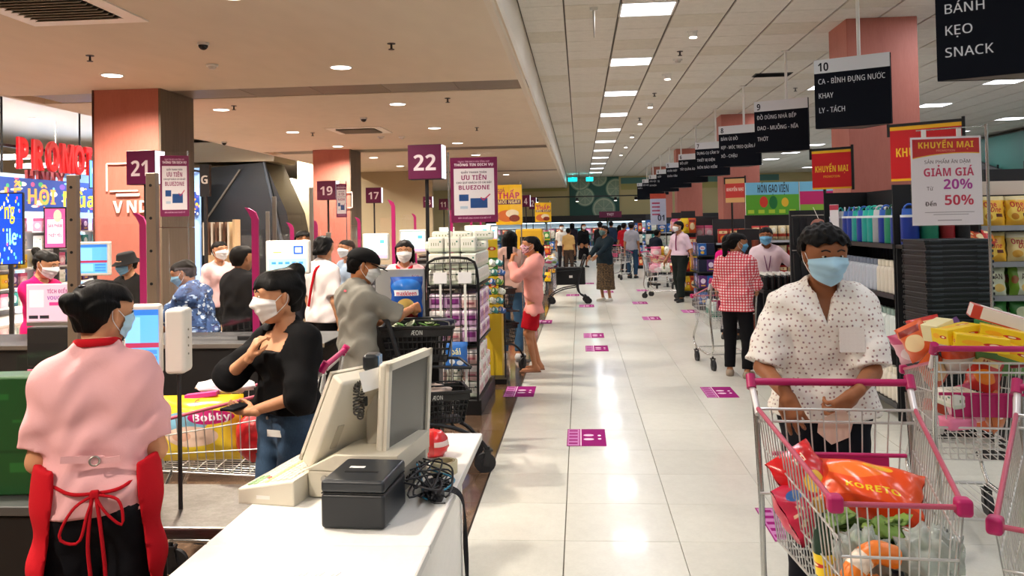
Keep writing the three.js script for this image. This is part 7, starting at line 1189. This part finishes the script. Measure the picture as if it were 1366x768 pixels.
{
  const p = person({ h: 1.68, fine: 1, label: 'staff member in pale shirt, tie and dark trousers walking along the aisle', at: [2.06, -17.9], turn: -0.75, skin: 0xa87350, mask: 0xf0f0f0, head: { yaw: -0.5 }, hands: { L: { p: [0.3, 0.82, 0.0] }, R: { p: [-0.26, 0.86, 0.12] } }, tuck: true, top: { color: 0xd9c0cf, sleeve: 0.9, hem: 0.95, collar: true }, bottom: { color: 0x1c2220, loose: 0.02 }, shoes: 0x111111, feet: { L: [0.1, 0.14], R: [-0.1, -0.12] } });
  const { up } = p.joints; part('tie', [tube([up(0, 1.38, 0.1), up(0, 1.2, 0.125), up(0, 1.05, 0.118)], 0.012, 12, 5)], cloth(0x7a2050), p);
}
person({ h: 1.62, fine: 1, female: 1, label: 'woman in dark jacket and patterned skirt holding a cart', at: [0.52, -18.2], turn: -0.75, skin: 0xa87350, mask: 0x5f7a78, hair: { style: 'low' }, hands: { R: { p: [-0.1, 0.98, 0.4] }, L: { p: [0.1, 0.98, 0.42] } }, top: { color: 0x1d2a32, sleeve: 1.9, hem: 0.8, loose: 0.024, name: 'jacket' }, bottom: { mat: leopard, skirt: 0.26, name: 'skirt' }, shoes: 0xd0ccc0 });
{
  const t = basketTrolley('grey framed trolley with black case beside the patterned skirt', [-0.28, 0, -17.9], -1.5); t.scale.set(1.15, 1, 1.25);
  const c = thing('black_case', 'black rectangular basket case with small white tag', 'basket', [-0.22, 0.4, -17.85], 0.05); part('body', [rbox(0.6, 0.36, 0.34, 0.02, 0, 0.18, 0)], M.matte, c); part('handle', [tube([[-0.12, 0.36, 0], [-0.1, 0.42, 0], [0.1, 0.42, 0], [0.12, 0.36, 0]], 0.012, 14, 6)], M.black, c); part('tag', [box(0.07, 0.05, 0.004, 0, 0.17, 0.172)], M.white, c);
  single('carrier_load', [lumpy(0.36, 0.3, 0.3, 0.2, 5)], packMat('mixed', '#b9c0c4', (g, w, h) => { for (let i = 0; i < 40; i++) blob(g, pick(['#3a6ab0', '#e6e8ea', '#b03a6a', '#7a9a4a', '#e0b040']), rnd(0, w), rnd(0, h), 10, 7); }), 'heap of mixed bright packets at the nose of the trolley', 'packets', [-0.66, 0.72, -17.9]);
}
// racks of small goods along the far tills
for (const [i, [x, z]] of [[-0.95, -14.2], [-0.95, -17], [-0.95, -20.5], [-0.95, -24]].entries()) {
  const t = thing('impulse_rack', `till rack of small bright packs, ${['beside the brown hoodie', 'before the black case trolley', 'behind the black case trolley', 'nearest the far shoppers'][i]}`, 'rack', [x, 0, z]); part('board', [box(0.3, 1.45, 0.7, 0, 0.725, 0)], mat(0x33363c, 0.5), t); for (let j = 0; j < 4; j++) part('tray', [box(0.5, 0.02, 0.72, 0, 0.3 + j * 0.32, 0)], M.darkSteel, t);
  const g = pillow(0.15, 0.22, 0.06, 5);
  for (let j = 0; j < 4; j++) for (let k = 0; k < 3; k++) { single('small_packet', g, packs[(i * 3 + j * 2 + k) % packs.length], 'small bright packet on a till rack', 'packet', [x - 0.16 + k * 0.16, 0.312 + j * 0.32, z + 0.385], 0, 'packets on the till racks'); single('small_packet', g, packs[(i + j * 3 + k * 2) % packs.length], 'small bright packet on the aisle side of a till rack', 'packet', [x + 0.2, 0.312 + j * 0.32, z - 0.2 + k * 0.22], Math.PI / 2, 'packets on the aisle side of the till racks'); }
}
// far shoppers: [u, head v, depth, turn, top, bottom, extra, label]
const far = [
  [842, 296, 25.5, 2.9, { color: 0x9a9aa4, sleeve: 0.8, hem: 0.82 }, { color: 0x27405a }, { cap: 0x2a2c34 }, 'man in grey t-shirt, jeans and dark cap beside a cart'],
  [832, 297, 28.5, 2.6, { color: 0xb01826, sleeve: 0.8 }, { color: 0x2a2a30 }, {}, 'shopper in red t-shirt behind the grey t-shirt'],
  [870, 307, 22.5, 2.3, { color: 0x151a28, sleeve: 1.9 }, { color: 0x1a1a22 }, { lean: 0.35, hands: { L: { p: [0.3, 0.98, 0.4] }, R: { p: [-0.2, 0.95, 0.4] } } }, 'shopper in navy jacket bending over a loaded cart'],
  [778, 298, 32, 0.4, { color: 0x0e0e12, sleeve: 1.9, hem: 0.7 }, { color: 0x0e0e12, skirt: 0.3 }, { female: 1 }, 'woman in long black dress far down the aisle'],
  [800, 296, 31, 2.8, { color: 0x15171c, sleeve: 1.9 }, { color: 0x1a1a20 }, { cap: 0x121216 }, 'shopper in black jacket and hat far down the aisle'],
  [815, 294, 34, 2.9, { color: 0x26364c, sleeve: 1.9 }, { color: 0x1c1c24 }, {}, 'shopper in dark blue jacket near the chiller'],
  [758, 304, 28, 2.9, { color: 0xd8b070, sleeve: 0.9 }, { color: 0x4a3c34 }, {}, 'shopper in yellow patterned top near the far tills'],
  [749, 299, 31, 0.3, { color: 0xdedad2, sleeve: 0.9 }, { color: 0x2a2a30 }, {}, 'shopper in white shirt near the far tills'],
  [826, 300, 37, 2.7, { color: 0x14141a, sleeve: 1.9 }, { color: 0x14141a }, { female: 1 }, 'shopper in black beside the chiller'],
  [763, 297, 36, 3.0, { color: 0x2a2430, sleeve: 1.9 }, { color: 0x22222a }, { female: 1 }, 'shopper in dark plum near the chiller'],
];
for (const [u, v, d, turn, top, bottom, ex, label] of far) { const p = person({ h: Math.min(1.72, Math.max(1.5, hOf(u, v, d))), label, at: P0(u, v, d), turn, skin: 0xa87350, mask: Math.abs(turn) < 1.5 ? 0xe0e6ea : undefined, back: Math.abs(turn) > 1.5, hair: { style: ex.female ? 'long' : 'short' }, top, bottom, shoes: 0x1a1a1a, ...ex, cap: undefined }); if (ex.cap) capOn(p, ex.cap); }
shoppingCart('far cart beside the man in grey t-shirt', [1.15, 0, -25.2], 2.6, { wires: 9 });
const oc = shoppingCart('far cart heaped with packets before the navy jacket', [2.0, 0, -21.4], 0.15, { wires: 9 });
for (const [i, m] of [orangePack, noodleCream, noodleRed, pinkPack, yellowPack, whitePack].entries()) single('snack_pack', [pillow(0.26, 0.24, 0.14, 7)], m, ['orange pack heaped in the far loaded cart', 'cream pack heaped in the far loaded cart', 'red pack heaped in the far loaded cart', 'pink pack heaped in the far loaded cart', 'yellow pack heaped in the far loaded cart', 'white pack heaped in the far loaded cart'][i], 'packet', [1.86 + (i % 3) * 0.14, 0.6 + Math.floor(i / 3) * 0.22, -21.35 + (i % 2) * 0.16], i);
shoppingCart('low cart of parcels beside the walking staff member', [1.85, 0, -18.9], 1.2, { wires: 9 });
for (const [i, m] of [pinkPack, whitePack, noodleRed].entries()) single('parcel', [lumpy(0.3, 0.22, 0.26, 0.12, 4)], m, ['pink soft parcel in the low cart', 'white soft parcel in the low cart', 'red soft parcel in the low cart'][i], 'packet', [1.65 + i * 0.2, 0.56, -18.9]);
// ---------------------------------------------------------------- far wall: mural, chiller, tracks of lamps
{
  const t = thing('wall_mural', 'tall green mural of sliced limes on the far wall', 'mural', [0.75, 2.05, -42.96]); part('panel', [box(2.5, 1.95, 0.06, 0, 0.97, 0)], mat(0x1d4a42, 0.6), t);
  part('printed_face', [sheet(2.5, 1.95, 0, 0.97, 0.032)], printed(320, 250, (g, w, h) => { g.fillStyle = '#24584e'; g.fillRect(0, 0, w, h); for (const [x, y, r] of [[100, 130, 62], [220, 210, 76], [70, 20, 70], [190, 10, 56], [300, 80, 66]]) { blob(g, '#7fa08a', x, y, r, r); blob(g, '#c2cdb4', x, y, r * 0.9, r * 0.9); blob(g, '#93ab94', x, y, r * 0.78, r * 0.78); g.strokeStyle = '#c2cdb4'; g.lineWidth = 3; for (let i = 0; i < 8; i++) { g.beginPath(); g.moveTo(x, y); g.lineTo(x + Math.cos(i * 0.785) * r * 0.8, y + Math.sin(i * 0.785) * r * 0.8); g.stroke(); } } }), t);
  const s = [['teal band', 0x5f8f88, 3.75], ['olive band', 0xb8b070, 3.45]]; for (const [n, c, y] of s) for (const [x, w, where] of [[-3.3, 5.4, 'left of the mural'], [6, 7.8, 'right of the mural']]) { const b = thing('wall_band', `${n} painted on the far wall ${where}`, 'wall decoration', [x, y, -42.985]); part('panel', [box(w, 0.3, 0.02, 0, 0, 0)], mat(c, 0.7), b); }
  const gl = new THREE.MeshStandardMaterial({ color: 0xe4f2f8, emissive: 0xd4ecf8, emissiveIntensity: 2.2 });
  for (let i = 0; i < 4; i++) {
    const x = -3.2 + i * 3.05, c = thing('chiller_cabinet', `lit open chiller along the far wall ${['behind the last tills', 'left of the plum sign', 'below the plum sign', 'right of the plum sign'][i]}`, 'chiller', [x, 0, -42.3]);
    part('canopy', [rbox(3, 0.32, 0.9, 0.02, 0, 1.88, -0.1)], M.black, c); part('back_wall', [box(3, 1.5, 0.06, 0, 0.95, -0.5)], mat(0xcfdde4, 0.5), c); part('light_strip', [box(2.9, 0.05, 0.06, 0, 1.69, 0.2)], gl, c); part('base', [rbox(3, 0.5, 0.9, 0.02, 0, 0.25, -0.1)], mat(0xc9ccce, 0.5), c); for (const y of [0.8, 1.15, 1.45]) part('shelf_board', [box(2.9, 0.02, 0.5, 0, y, -0.25)], M.white, c);
    const L = new THREE.RectAreaLight(0xe0f2ff, 14, 2.8, 0.1); L.position.set(x, 1.655, -42.1); L.rotation.x = -Math.PI / 2; L.name = 'chiller_light'; scene.add(L);
    for (let j = 0; j < 3; j++) for (let k = 0; k < 8; k++) single('chilled_pack', rbox(0.26, 0.22, 0.2, 0.01, 0, 0.11, 0, 1), [whitePack, bluePack, tealPack, pinkPack, noodleRed][(j + k + i) % 5], 'chilled pack on a far chiller shelf', 'packet', [x - 1.26 + k * 0.36, [0.5, 0.81, 1.16][j], -42.35], 0, 'packs in the far chiller');
  }
  const sg = thing('chiller_sign', 'small plum sign above the far chiller', 'sign', [1.5, 2.06, -41.9]); part('plate', [rbox(1.1, 0.3, 0.04, 0.01, 0, 0, 0)], mat(0x6a1440, 0.5), sg); part('lettering', [sheet(0.9, 0.22, 0, 0, 0.022)], printed(160, 40, (g, w, h) => { g.fillStyle = '#6a1440'; g.fillRect(0, 0, w, h); text(g, 'THỊT', w / 2, h / 2, 28, '#e8c8d4'); }), sg);
  for (const [x, l] of [[-0.3, 'left'], [0.5, 'right']]) { const e = thing('exit_sign', `green lit exit sign hanging before the mural, ${l === 'left' ? 'larger of the pair' : 'smaller of the pair'}`, 'sign', [x, 3.72, -40], 0); part('plate', [rbox(l === 'left' ? 0.44 : 0.34, 0.2, 0.05, 0.01, 0, 0, 0)], new THREE.MeshStandardMaterial({ color: 0x18b0b8, emissive: 0x18b8c4, emissiveIntensity: 1 }), e); part('rod', [cyl(0.01, 0.01, 0.2, 0, 0.18, 0, 6)], M.white, e); const q = new THREE.PointLight(0x30d0d8, 0.3); q.position.set(x, 3.72, -39.9); q.name = 'exit_glow'; scene.add(q); }
  const tr = thing('lamp_track', 'black lamp track in front of the far wall', 'lamp track', [0, 2.85, -38]); part('rail', [box(9, 0.05, 0.05, -0.5, 0, 0)], M.black, tr); for (const x of [-4, 0, 3.5]) part('hanger', [cyl(0.008, 0.008, CEIL_R - 2.86, x < -0.6 ? x : x, (CEIL_R - 2.86) / 2, 0, 6)], M.black, tr);
  for (const [i, x] of [-3.2, -1.6, 0.2, 1.9, 2.8].entries()) { const l = thing('track_spot', 'small spot lamp on the far black track', 'spot lamp', [x - 0.3, 2.72, -37.95], 0, 'spot lamps on the far track'); part('can', [cyl(0.07, 0.06, 0.16, 0, 0, 0, 12)], M.black, l); part('lens', [cyl(0.06, 0.06, 0.012, 0, -0.085, 0, 14)], downGlow, l); const s = new THREE.SpotLight(0xfff0dc, 8, 0, 0.9, 0.5, 2); s.position.set(x - 0.3, 2.6, -37.95); s.target.position.set(x - 0.3, 0, -39); s.name = 'track_beam'; s.target.name = 'beam_aim'; scene.add(s, s.target); }
}
// small spots beside the ceiling panels, sprinklers, detectors, cameras, grilles
for (const z of [-7.3, -10.34, -13.35, -16.6, -19.4, -22.4, -25.4, -28.4]) {
  const t = thing('ceiling_spot', 'small tilted spot lamp in the tiled ceiling', 'spot lamp', [1.4, CEIL_R - 0.005, z], 0, 'tilted spots in the tiled ceiling'); part('ring', [new THREE.TorusGeometry(0.06, 0.012, 8, 20).rotateX(Math.PI / 2)], M.white, t); part('lamp', [cyl(0.05, 0.055, 0.09, 0.01, -0.03, 0.01, 16)], M.white, t); part('lens', [cyl(0.046, 0.046, 0.01, 0.01, -0.078, 0.01, 16)], downGlow, t);
  const s = new THREE.SpotLight(0xfff4e4, 10, 0, 0.7, 0.6, 2); s.position.set(1.41, CEIL_R - 0.1, z); s.target.position.set(2.4, 0, z - 0.3); s.name = 'spot_beam'; s.target.name = 'beam_aim'; scene.add(s, s.target);
}
function sprinkler(x, y, z) { const t = thing('sprinkler', 'dark sprinkler head in the ceiling', 'sprinkler', [x, y, z], 0, 'sprinkler heads'); part('plate', [cyl(0.04, 0.04, 0.006, 0, -0.003, 0, 14)], M.darkSteel, t); part('stem', [cyl(0.012, 0.01, 0.05, 0, -0.03, 0, 8)], M.black, t); part('deflector', [cyl(0.03, 0.03, 0.005, 0, -0.058, 0, 12)], M.black, t); }
for (const [u, v] of [[120, 74], [522, 58], [417, 177], [597, 131], [636, 170], [312, 141]]) { const p = atHeight(u, v, CEIL_L); sprinkler(p[0], CEIL_L, p[2]); }
for (const [u, v] of [[907, 68], [873, 124], [853, 157], [1061, 117]]) { const p = atHeight(u, v, CEIL_R); sprinkler(p[0], CEIL_R - 0.004, p[2]); }
for (const [u, v, y] of [[283, 86, CEIL_L], [508, 182, CEIL_L], [536, 182, CEIL_L], [904, 79, CEIL_R]]) { const p = atHeight(u, v, y), t = thing('smoke_detector', 'white smoke detector on the ceiling', 'detector', [p[0], y - 0.003, p[2]], 0, 'smoke detectors'); part('base', [cyl(0.06, 0.065, 0.02, 0, -0.01, 0, 20)], M.white, t); part('sensor', [cyl(0.03, 0.045, 0.03, 0, -0.034, 0, 16)], mat(0xcfcac0, 0.5), t); }
for (const [u, v] of [[271, 57], [485, 157], [299, 189]]) { const p = atHeight(u, v, CEIL_L), t = thing('dome_camera', 'small white dome camera on the plaster ceiling', 'camera', [p[0], CEIL_L, p[2]], 0, 'dome cameras'); part('mount', [cyl(0.055, 0.055, 0.025, 0, -0.012, 0, 18)], M.white, t); part('dome', [new THREE.SphereGeometry(0.045, 16, 8, 0, 7, Math.PI / 2, Math.PI / 2).translate(0, -0.024, 0)], mat(0x1a1a1c, 0.15), t); }
for (const [i, [u, v, s]] of [[-4.06, -6.3, 1.0], [-3.97, -15.15, 1.0]].entries()) {
  const p = [u, 0, v], t = thing('air_grille', ['square louvred air grille with dusty frame near the viewer', 'square louvred air grille beyond the first veneer strip'][i], 'air vent', [p[0], CEIL_L, p[2]], 0.0), w = 1.0 * s;
  part('frame', [box(w, 0.012, 0.14, 0, -0.006, w / 2 - 0.07), box(w, 0.012, 0.14, 0, -0.006, -w / 2 + 0.07), box(0.14, 0.012, w - 0.28, w / 2 - 0.07, -0.006, 0), box(0.14, 0.012, w - 0.28, -w / 2 + 0.07, -0.006, 0)], mat(0xf0ebe0, 0.5), t); part('duct', [box(w - 0.28, 0.004, w - 0.28, 0, -0.002, 0)], M.matte, t);
  for (let k = 0; k < 9; k++) part('louvre', [box(w - 0.3, 0.004, 0.05, 0, -0.018, -0.3 + k * 0.075, 0, 0.6)], mat(0xb9b0a0, 0.5), t);
}
{ const p = atHeight(1030, 99, CEIL_R), t = thing('air_grille', 'dark slotted air vent in the tiled ceiling', 'air vent', [p[0], CEIL_R - 0.005, p[2]]); part('frame', [box(0.58, 0.014, 0.3, 0, 0, 0)], mat(0x4a4a48, 0.5), t); for (let k = 0; k < 6; k++) part('louvre', [box(0.54, 0.004, 0.03, 0, -0.012, -0.12 + k * 0.048, 0, 0.5)], M.black, t); }
{ const p = atHeight(791, 22, CEIL_R), t = thing('ceiling_rod', 'short metal rod hanging from the tiled ceiling', 'rod', [p[0], CEIL_R - 0.004, p[2] + 0.4]); part('bracket', [box(0.08, 0.03, 0.05, 0, -0.015, 0)], M.white, t); part('rod', [cyl(0.004, 0.014, 0.3, 0, -0.17, 0, 8)], M.steel, t); }
// ---------------------------------------------------------------- mall side on the left: promotion shop, escalator, lit units
{
  const X = -10.4, f = thing('promotion_shop', 'blue decorated promotion shop front across the mall corridor', 'shop front', [0, 0, 0]), fac = mat(0x2c3f78, 0.5);
  part('fascia', [box(0.2, 0.62, 10, X - 0.1, 2.42, -17.5)], printed(1024, 128, (g, w, h) => { g.fillStyle = '#1f3f90'; g.fillRect(0, 0, w, h); for (let i = 0; i < 150; i++) blob(g, pick(['#e8b53a', '#d8487a', '#6fc0e8', '#f0e6d0', '#3a9a6a', '#6a4ab0']), rnd(0, w), rnd(0, h), rnd(3, 12), rnd(3, 12)); text(g, 'LỄ HỘI', 290, 70, 84, '#f09a4a', 'center', 'bold', 160); text(g, 'Mùa', 450, 74, 90, '#f4cc3a', 'center', 'bold', 120); text(g, 'LỄ HỘI', 860, 70, 90, '#f09a4a'); }), f);
  part('floor_step', [box(4, 0.04, 10, X - 2, 0.02, -17.5)], mat(0xb8b4b0, 0.5), f); part('inner_wall', [box(0.1, 3.2, 10, X - 3.8, 1.6, -17.5)], mat(0x9fc0e0, 0.6), f); part('end_wall', [box(4, 3.4, 0.1, X - 2, 1.7, -22.56)], mat(0x7fa4d8, 0.6), f);
  part('rail_beam', [box(0.06, 0.05, 10, X + 0.02, 3.3, -17.5)], M.black, f); for (let i = 0; i < 4; i++) part('hanger', [cyl(0.02, 0.02, 1.5, X + 0.02, 3.55, -14.5 - i * 2.4, 8)], M.black, f);
  const { TextGeometry } = await import('three/addons/geometries/TextGeometry.js'), { FontLoader } = await import('three/addons/loaders/FontLoader.js');
  const font = await new FontLoader().loadAsync('fonts/droid/droid_sans_bold.typeface.json'), red = mat(0xc8141e, 0.35), red2 = mat(0x7a1a1c, 0.5);
  [...'PROMOTION'].forEach((ch, i) => { const g = new TextGeometry(ch, { font, size: 0.56, depth: 0.04, curveSegments: 6, bevelEnabled: true, bevelSize: 0.02, bevelThickness: 0.02, bevelSegments: 1 }); g.scale(0.7, 1, 1); const t = single('sign_letter', [g], red, `large red letter ${ch} of the hanging promotion sign`, 'letter', [X + 0.1, 2.9, -14.75 - i * 0.43], Math.PI / 2 + 0, 'red sign letters'); });
  [...'HNUX'].forEach((ch, i) => { const g = new TextGeometry(ch, { font, size: 0.3, depth: 0.06, curveSegments: 4 }); single('sign_letter', [g], red2, `small dark red letter ${ch} below the promotion letters`, 'letter', [X - 0.6, 2.66, -16.0 - i * 0.34], Math.PI / 2, 'small sign letters'); });
  // goods in the lit shop: shelving bays with packs
  for (let k = 0; k < 4; k++) {
    const z = -13.7 - k * 2.2, t = thing('shop_shelf', `white shop shelf bay of bright boxes, ${['first', 'second', 'third', 'fourth', 'fifth'][k]} along the promotion shop`, 'shelf', [X - 1.2, 0, z]); part('back_panel', [box(0.04, 1.9, 1.9, -0.2, 0.95, 0)], mat(0xd8dee8, 0.5), t); for (let j = 0; j < 5; j++) part('shelf_board', [box(0.4, 0.03, 1.9, 0, 0.2 + j * 0.38, 0)], M.white, t);
    for (let j = 0; j < 5; j++) for (let i = 0; i < 6; i++) single('shop_box', rbox(0.2, 0.28, 0.22, 0.008, 0, 0.14, 0, 1), [bluePack, whitePack, tealPack, pinkPack, purplePack, yellowPack][(i + j * 2 + k) % 6], 'bright box on a promotion shop shelf', 'box', [X - 1.15, 0.216 + j * 0.38, z - 0.75 + i * 0.3], 0, 'boxes in the promotion shop');
  }
  const led = (u0, v0, u1, v1, d, label, draw, lit = 1.2) => { const a = atDepth(u0, v1, d), b = atDepth(u1, v0, d), tx = canvasTex(128, 160, draw), t = thing('advert_screen', label, 'screen', [(a[0] + b[0]) / 2, 0, -d], 0.3), W = b[0] - a[0], H = b[1] - a[1], cy = (a[1] + b[1]) / 2; part('case', [box(W + 0.04, H + 0.04, 0.06, 0, cy, -0.035)], M.darkSteel, t); part('screen', [sheet(W, H, 0, cy, 0)], new THREE.MeshStandardMaterial({ map: tx, emissive: 0xffffff, emissiveMap: tx, emissiveIntensity: lit }), t); part('stand', [box(0.06, a[1], 0.06, 0, a[1] / 2, -0.05)], M.darkSteel, t); const L = new THREE.RectAreaLight(0xa8c0ff, 1.5, W, H); L.position.set(t.position.x + 0.02, cy, -d + 0.03); L.rotation.y = 0.3 + Math.PI; L.name = 'panel_glow'; scene.add(L); };
  led(0, 258, 27, 352, 13.2, 'tall blue glowing promotion panel at the shop entrance', (g, w, h) => { g.fillStyle = '#1648c8'; g.fillRect(0, 0, w, h); text(g, 'ng', 60, 40, 50, '#f0d040'); text(g, 'ile', 70, 100, 50, '#a0f0e0'); for (let i = 0; i < 40; i++) blob(g, pick(['#f0d040', '#e85a9a', '#6fe0f0', '#fff']), rnd(0, w), rnd(0, h), 4, 4); });
  led(121, 214, 134, 250, 14.5, 'small bright blue screen beside the terracotta column', (g, w, h) => { g.fillStyle = '#3f7af0'; g.fillRect(0, 0, w, h); blob(g, '#a8c8ff', 64, 60, 40, 50); });
  led(62, 278, 85, 330, 11.5, 'pink poster panel with white text behind the cashier', (g, w, h) => { g.fillStyle = '#e45a9a'; g.fillRect(0, 0, w, h); g.fillStyle = '#f6e6ee'; g.fillRect(14, 44, w - 28, h - 60); blob(g, '#f0c8b0', 80, 30, 26, 26); text(g, 'SẢN PHẨM', 64, 70, 18, '#c83a6a'); text(g, 'THIẾT YẾU', 64, 110, 18, '#c83a6a'); }, 0.6);
  for (const [x, z] of [[-9, -13.5], [-9, -17.5], [-9, -21.5], [-12.3, -15.5], [-12.3, -18.3], [-12.3, -21], [-9, -26], [-9, -31], [-12.5, -29], [-9, -8.5], [-9, -4]]) downlight(x, z, 4.3, 'downlights in the mall ceiling', 'round downlight in the high mall ceiling', 150);
  for (let k = 0; k < 4; k++) { const z = -14 - k * 2.3, t = thing('shop_light', 'long white light box in the promotion shop ceiling', 'ceiling light', [X - 1.6, 3.2, z], 0, 'light boxes of the promotion shop'); part('case', [rbox(1.8, 0.08, 0.3, 0.01, 0, 0.05, 0)], M.white, t); part('diffuser', [box(1.7, 0.01, 0.24, 0, 0.006, 0)], new THREE.MeshStandardMaterial({ color: 0xffffff, emissive: 0xe6f0ff, emissiveIntensity: 3 }), t); part('drop_rod', [cyl(0.008, 0.008, 0.98, 0, 0.58, 0, 6)], M.white, t); const L = new THREE.RectAreaLight(0xe6f0ff, 22, 1.7, 0.24); L.position.set(X - 1.6, 3.19, z); L.rotation.x = -Math.PI / 2; L.name = 'shop_light_area'; scene.add(L); }
  // logo on the terracotta column: outlined box and letters
  const c = thing('column_logo', 'pale outlined logo with letters on the near terracotta column', 'sign', [-5.6, 0, -10.04]), lm = mat(0xe6cfc4, 0.5); part('outline', [box(0.02, 0.34, 0.012, -0.22, 2.36, 0), box(0.4, 0.02, 0.012, -0.02, 2.53, 0), box(0.36, 0.02, 0.012, 0, 2.19, 0), box(0.3, 0.035, 0.012, 0.05, 2.14, 0)], lm, c); [...'VND'].forEach((ch, i) => part('letter', [new TextGeometry(ch, { font, size: 0.15, depth: 0.015, curveSegments: 4 }).translate(-0.14 + i * 0.16, 1.92, -0.004)], lm, c));
  const c2 = thing('column_logo', 'pale outlined logo on the second terracotta column', 'sign', [-5.2, 0, -18.73]); part('outline', [box(0.02, 0.34, 0.012, 0.1, 2.3, 0), box(0.26, 0.02, 0.012, -0.02, 2.47, 0), box(0.26, 0.02, 0.012, -0.02, 2.13, 0)], lm, c2);
  // escalator: sloping truss with plaster soffit
  const e = thing('escalator', 'dark escalator truss rising beyond the terracotta columns', 'escalator', [0, 0, 0]); const A = atDepth(262, 300, 24), B = atDepth(372, 218, 24), C = atDepth(392, 292, 24);
  part('truss', [extrude([[A[0], 0.008], [C[0] + 0.4, 0.008], [C[0], A[1] + 0.3], [B[0] - 0.2, B[1]], [A[0], B[1] - 0.15]], 1.6).translate(0, 0, -25)], mat(0x12161a, 0.4), e); part('soffit', [extrude([[A[0] - 0.6, B[1] + 0.05], [B[0] + 0.1, B[1] + 0.02], [B[0] + 0.2, B[1] + 0.6], [A[0] - 0.6, B[1] + 0.6]], 1.8).translate(0, 0, -25.1)], mat(0x9c9078, 0.7), e); part('balustrade', [bar([C[0], C[1] - 1.2, -23.35], [B[0] - 0.2, B[1], -23.35], 0.05, 8)], mat(0x3a4048, 0.3), e); part('step_band', [bar([A[0] + 0.2, A[1] - 0.4, -23.35], [B[0] - 0.9, B[1] - 0.2, -23.35], 0.03, 6)], mat(0x55504a, 0.5), e);
  const w = thing('mall_partition', 'pale plaster bulkhead wall behind the escalator', 'wall panel', [0, 0, 0]); part('panel', [extrude([[B[0] - 0.4, 0], [B[0] + 4, 0], [B[0] + 4, 4.28], [B[0] - 0.4, 4.28]], 0.2).translate(0, 0, -27)], mat(0xb6a888, 0.7), w);
  const gs = thing('shop_sign', 'black vertical shop sign with a white letter beyond the column', 'sign', [0, 0, 0]), ga = atDepth(268, 262, 17), gb = atDepth(280, 219, 17); part('board', [box(gb[0] - ga[0], gb[1] - ga[1], 0.1, (ga[0] + gb[0]) / 2, (ga[1] + gb[1]) / 2, -17)], M.black, gs); part('letter', [new TextGeometry('G', { font, size: 0.17, depth: 0.01, curveSegments: 5 }).translate(ga[0] + 0.02, ga[1] + 0.26, -16.949)], M.white, gs); part('post', [box(0.06, ga[1], 0.06, (ga[0] + gb[0]) / 2, ga[1] / 2, -17)], M.darkSteel, gs);
  const lr = thing('lit_rack', 'lit beige rack of hanging goods beyond the veneer column', 'rack', [ga[0] + 0.1, 0, -17.6]); part('frame', [box(0.7, 1.7, 0.05, 0, 0.85, -0.2), box(0.05, 1.9, 0.3, 0.4, 0.95, 0)], mat(0xd0b48a, 0.6), lr); for (let i = 0; i < 7; i++) part('garment', [box(0.04, 0.7, 0.2, -0.28 + i * 0.09, 1.5, 0)], i % 2 ? mat(0x6a4a3a, 0.7) : mat(0xd8d0c0, 0.7), lr);
  // bright units behind the far tills
  for (let k = 0; k < 3; k++) { const t = thing('mall_unit', `pale lit shop unit beyond the far tills, ${['first', 'second', 'last'][k]} of the row`, 'shop front', [-7.9, 0, -29 - k * 4.6]); part('back_wall', [box(0.1, 3.3, 4.4, -1.4, 1.65, 0)], mat(0xdfe6ea, 0.6), t); part('header', [box(0.1, 0.5, 4.4, 0, 3.0, 0)], mat([0xb0c8d4, 0xd8a080, 0xa8b8c0, 0xc8c0b0][k], 0.6), t); for (let j = 0; j < 3; j++) part('shelf_board', [box(0.4, 0.04, 4.2, -1.1, 0.6 + j * 0.55, 0)], M.white, t); const gl = new THREE.MeshStandardMaterial({ color: 0xffffff, emissive: 0xf0f6ff, emissiveIntensity: 2 }); part('light_tube', [box(0.08, 0.05, 4.0, -0.7, 3.2, 0)], gl, t); const L = new THREE.RectAreaLight(0xf0f6ff, 20, 0.1, 4); L.position.set(-8.6, 3.16, -29 - k * 4.6); L.rotation.x = -Math.PI / 2; L.name = 'unit_light'; scene.add(L); }
}
// ---------------------------------------------------------------- right background: green lit mezzanine
{
  const t = thing('mezzanine_wall', 'dark green lit wall with a sloping stair far right', 'wall panel', [0, 0, 0]); part('panel', [box(0.1, 1.9, 20, 11.6, 2.9, -28)], mat(0x2c6a60, 0.5), t); part('stair_side', [extrude([[0, 0], [6, 1.6], [6, 2.0], [0, 0.5]], 0.1).rotateY(Math.PI / 2).translate(11.4, 1.9, -22)], mat(0x3a3a3a, 0.6), t); for (let i = 0; i < 12; i++) part('baluster', [box(0.04, 0.9, 0.04, 11.45, 2.6, -20 - i * 1.4)], M.black, t);
}

scene.traverse((o) => { if (o.isMesh) { o.castShadow = true; o.receiveShadow = true; } if (o.isLight && !o.isRectAreaLight) o.castShadow = true; });
renderer.render(scene, camera);
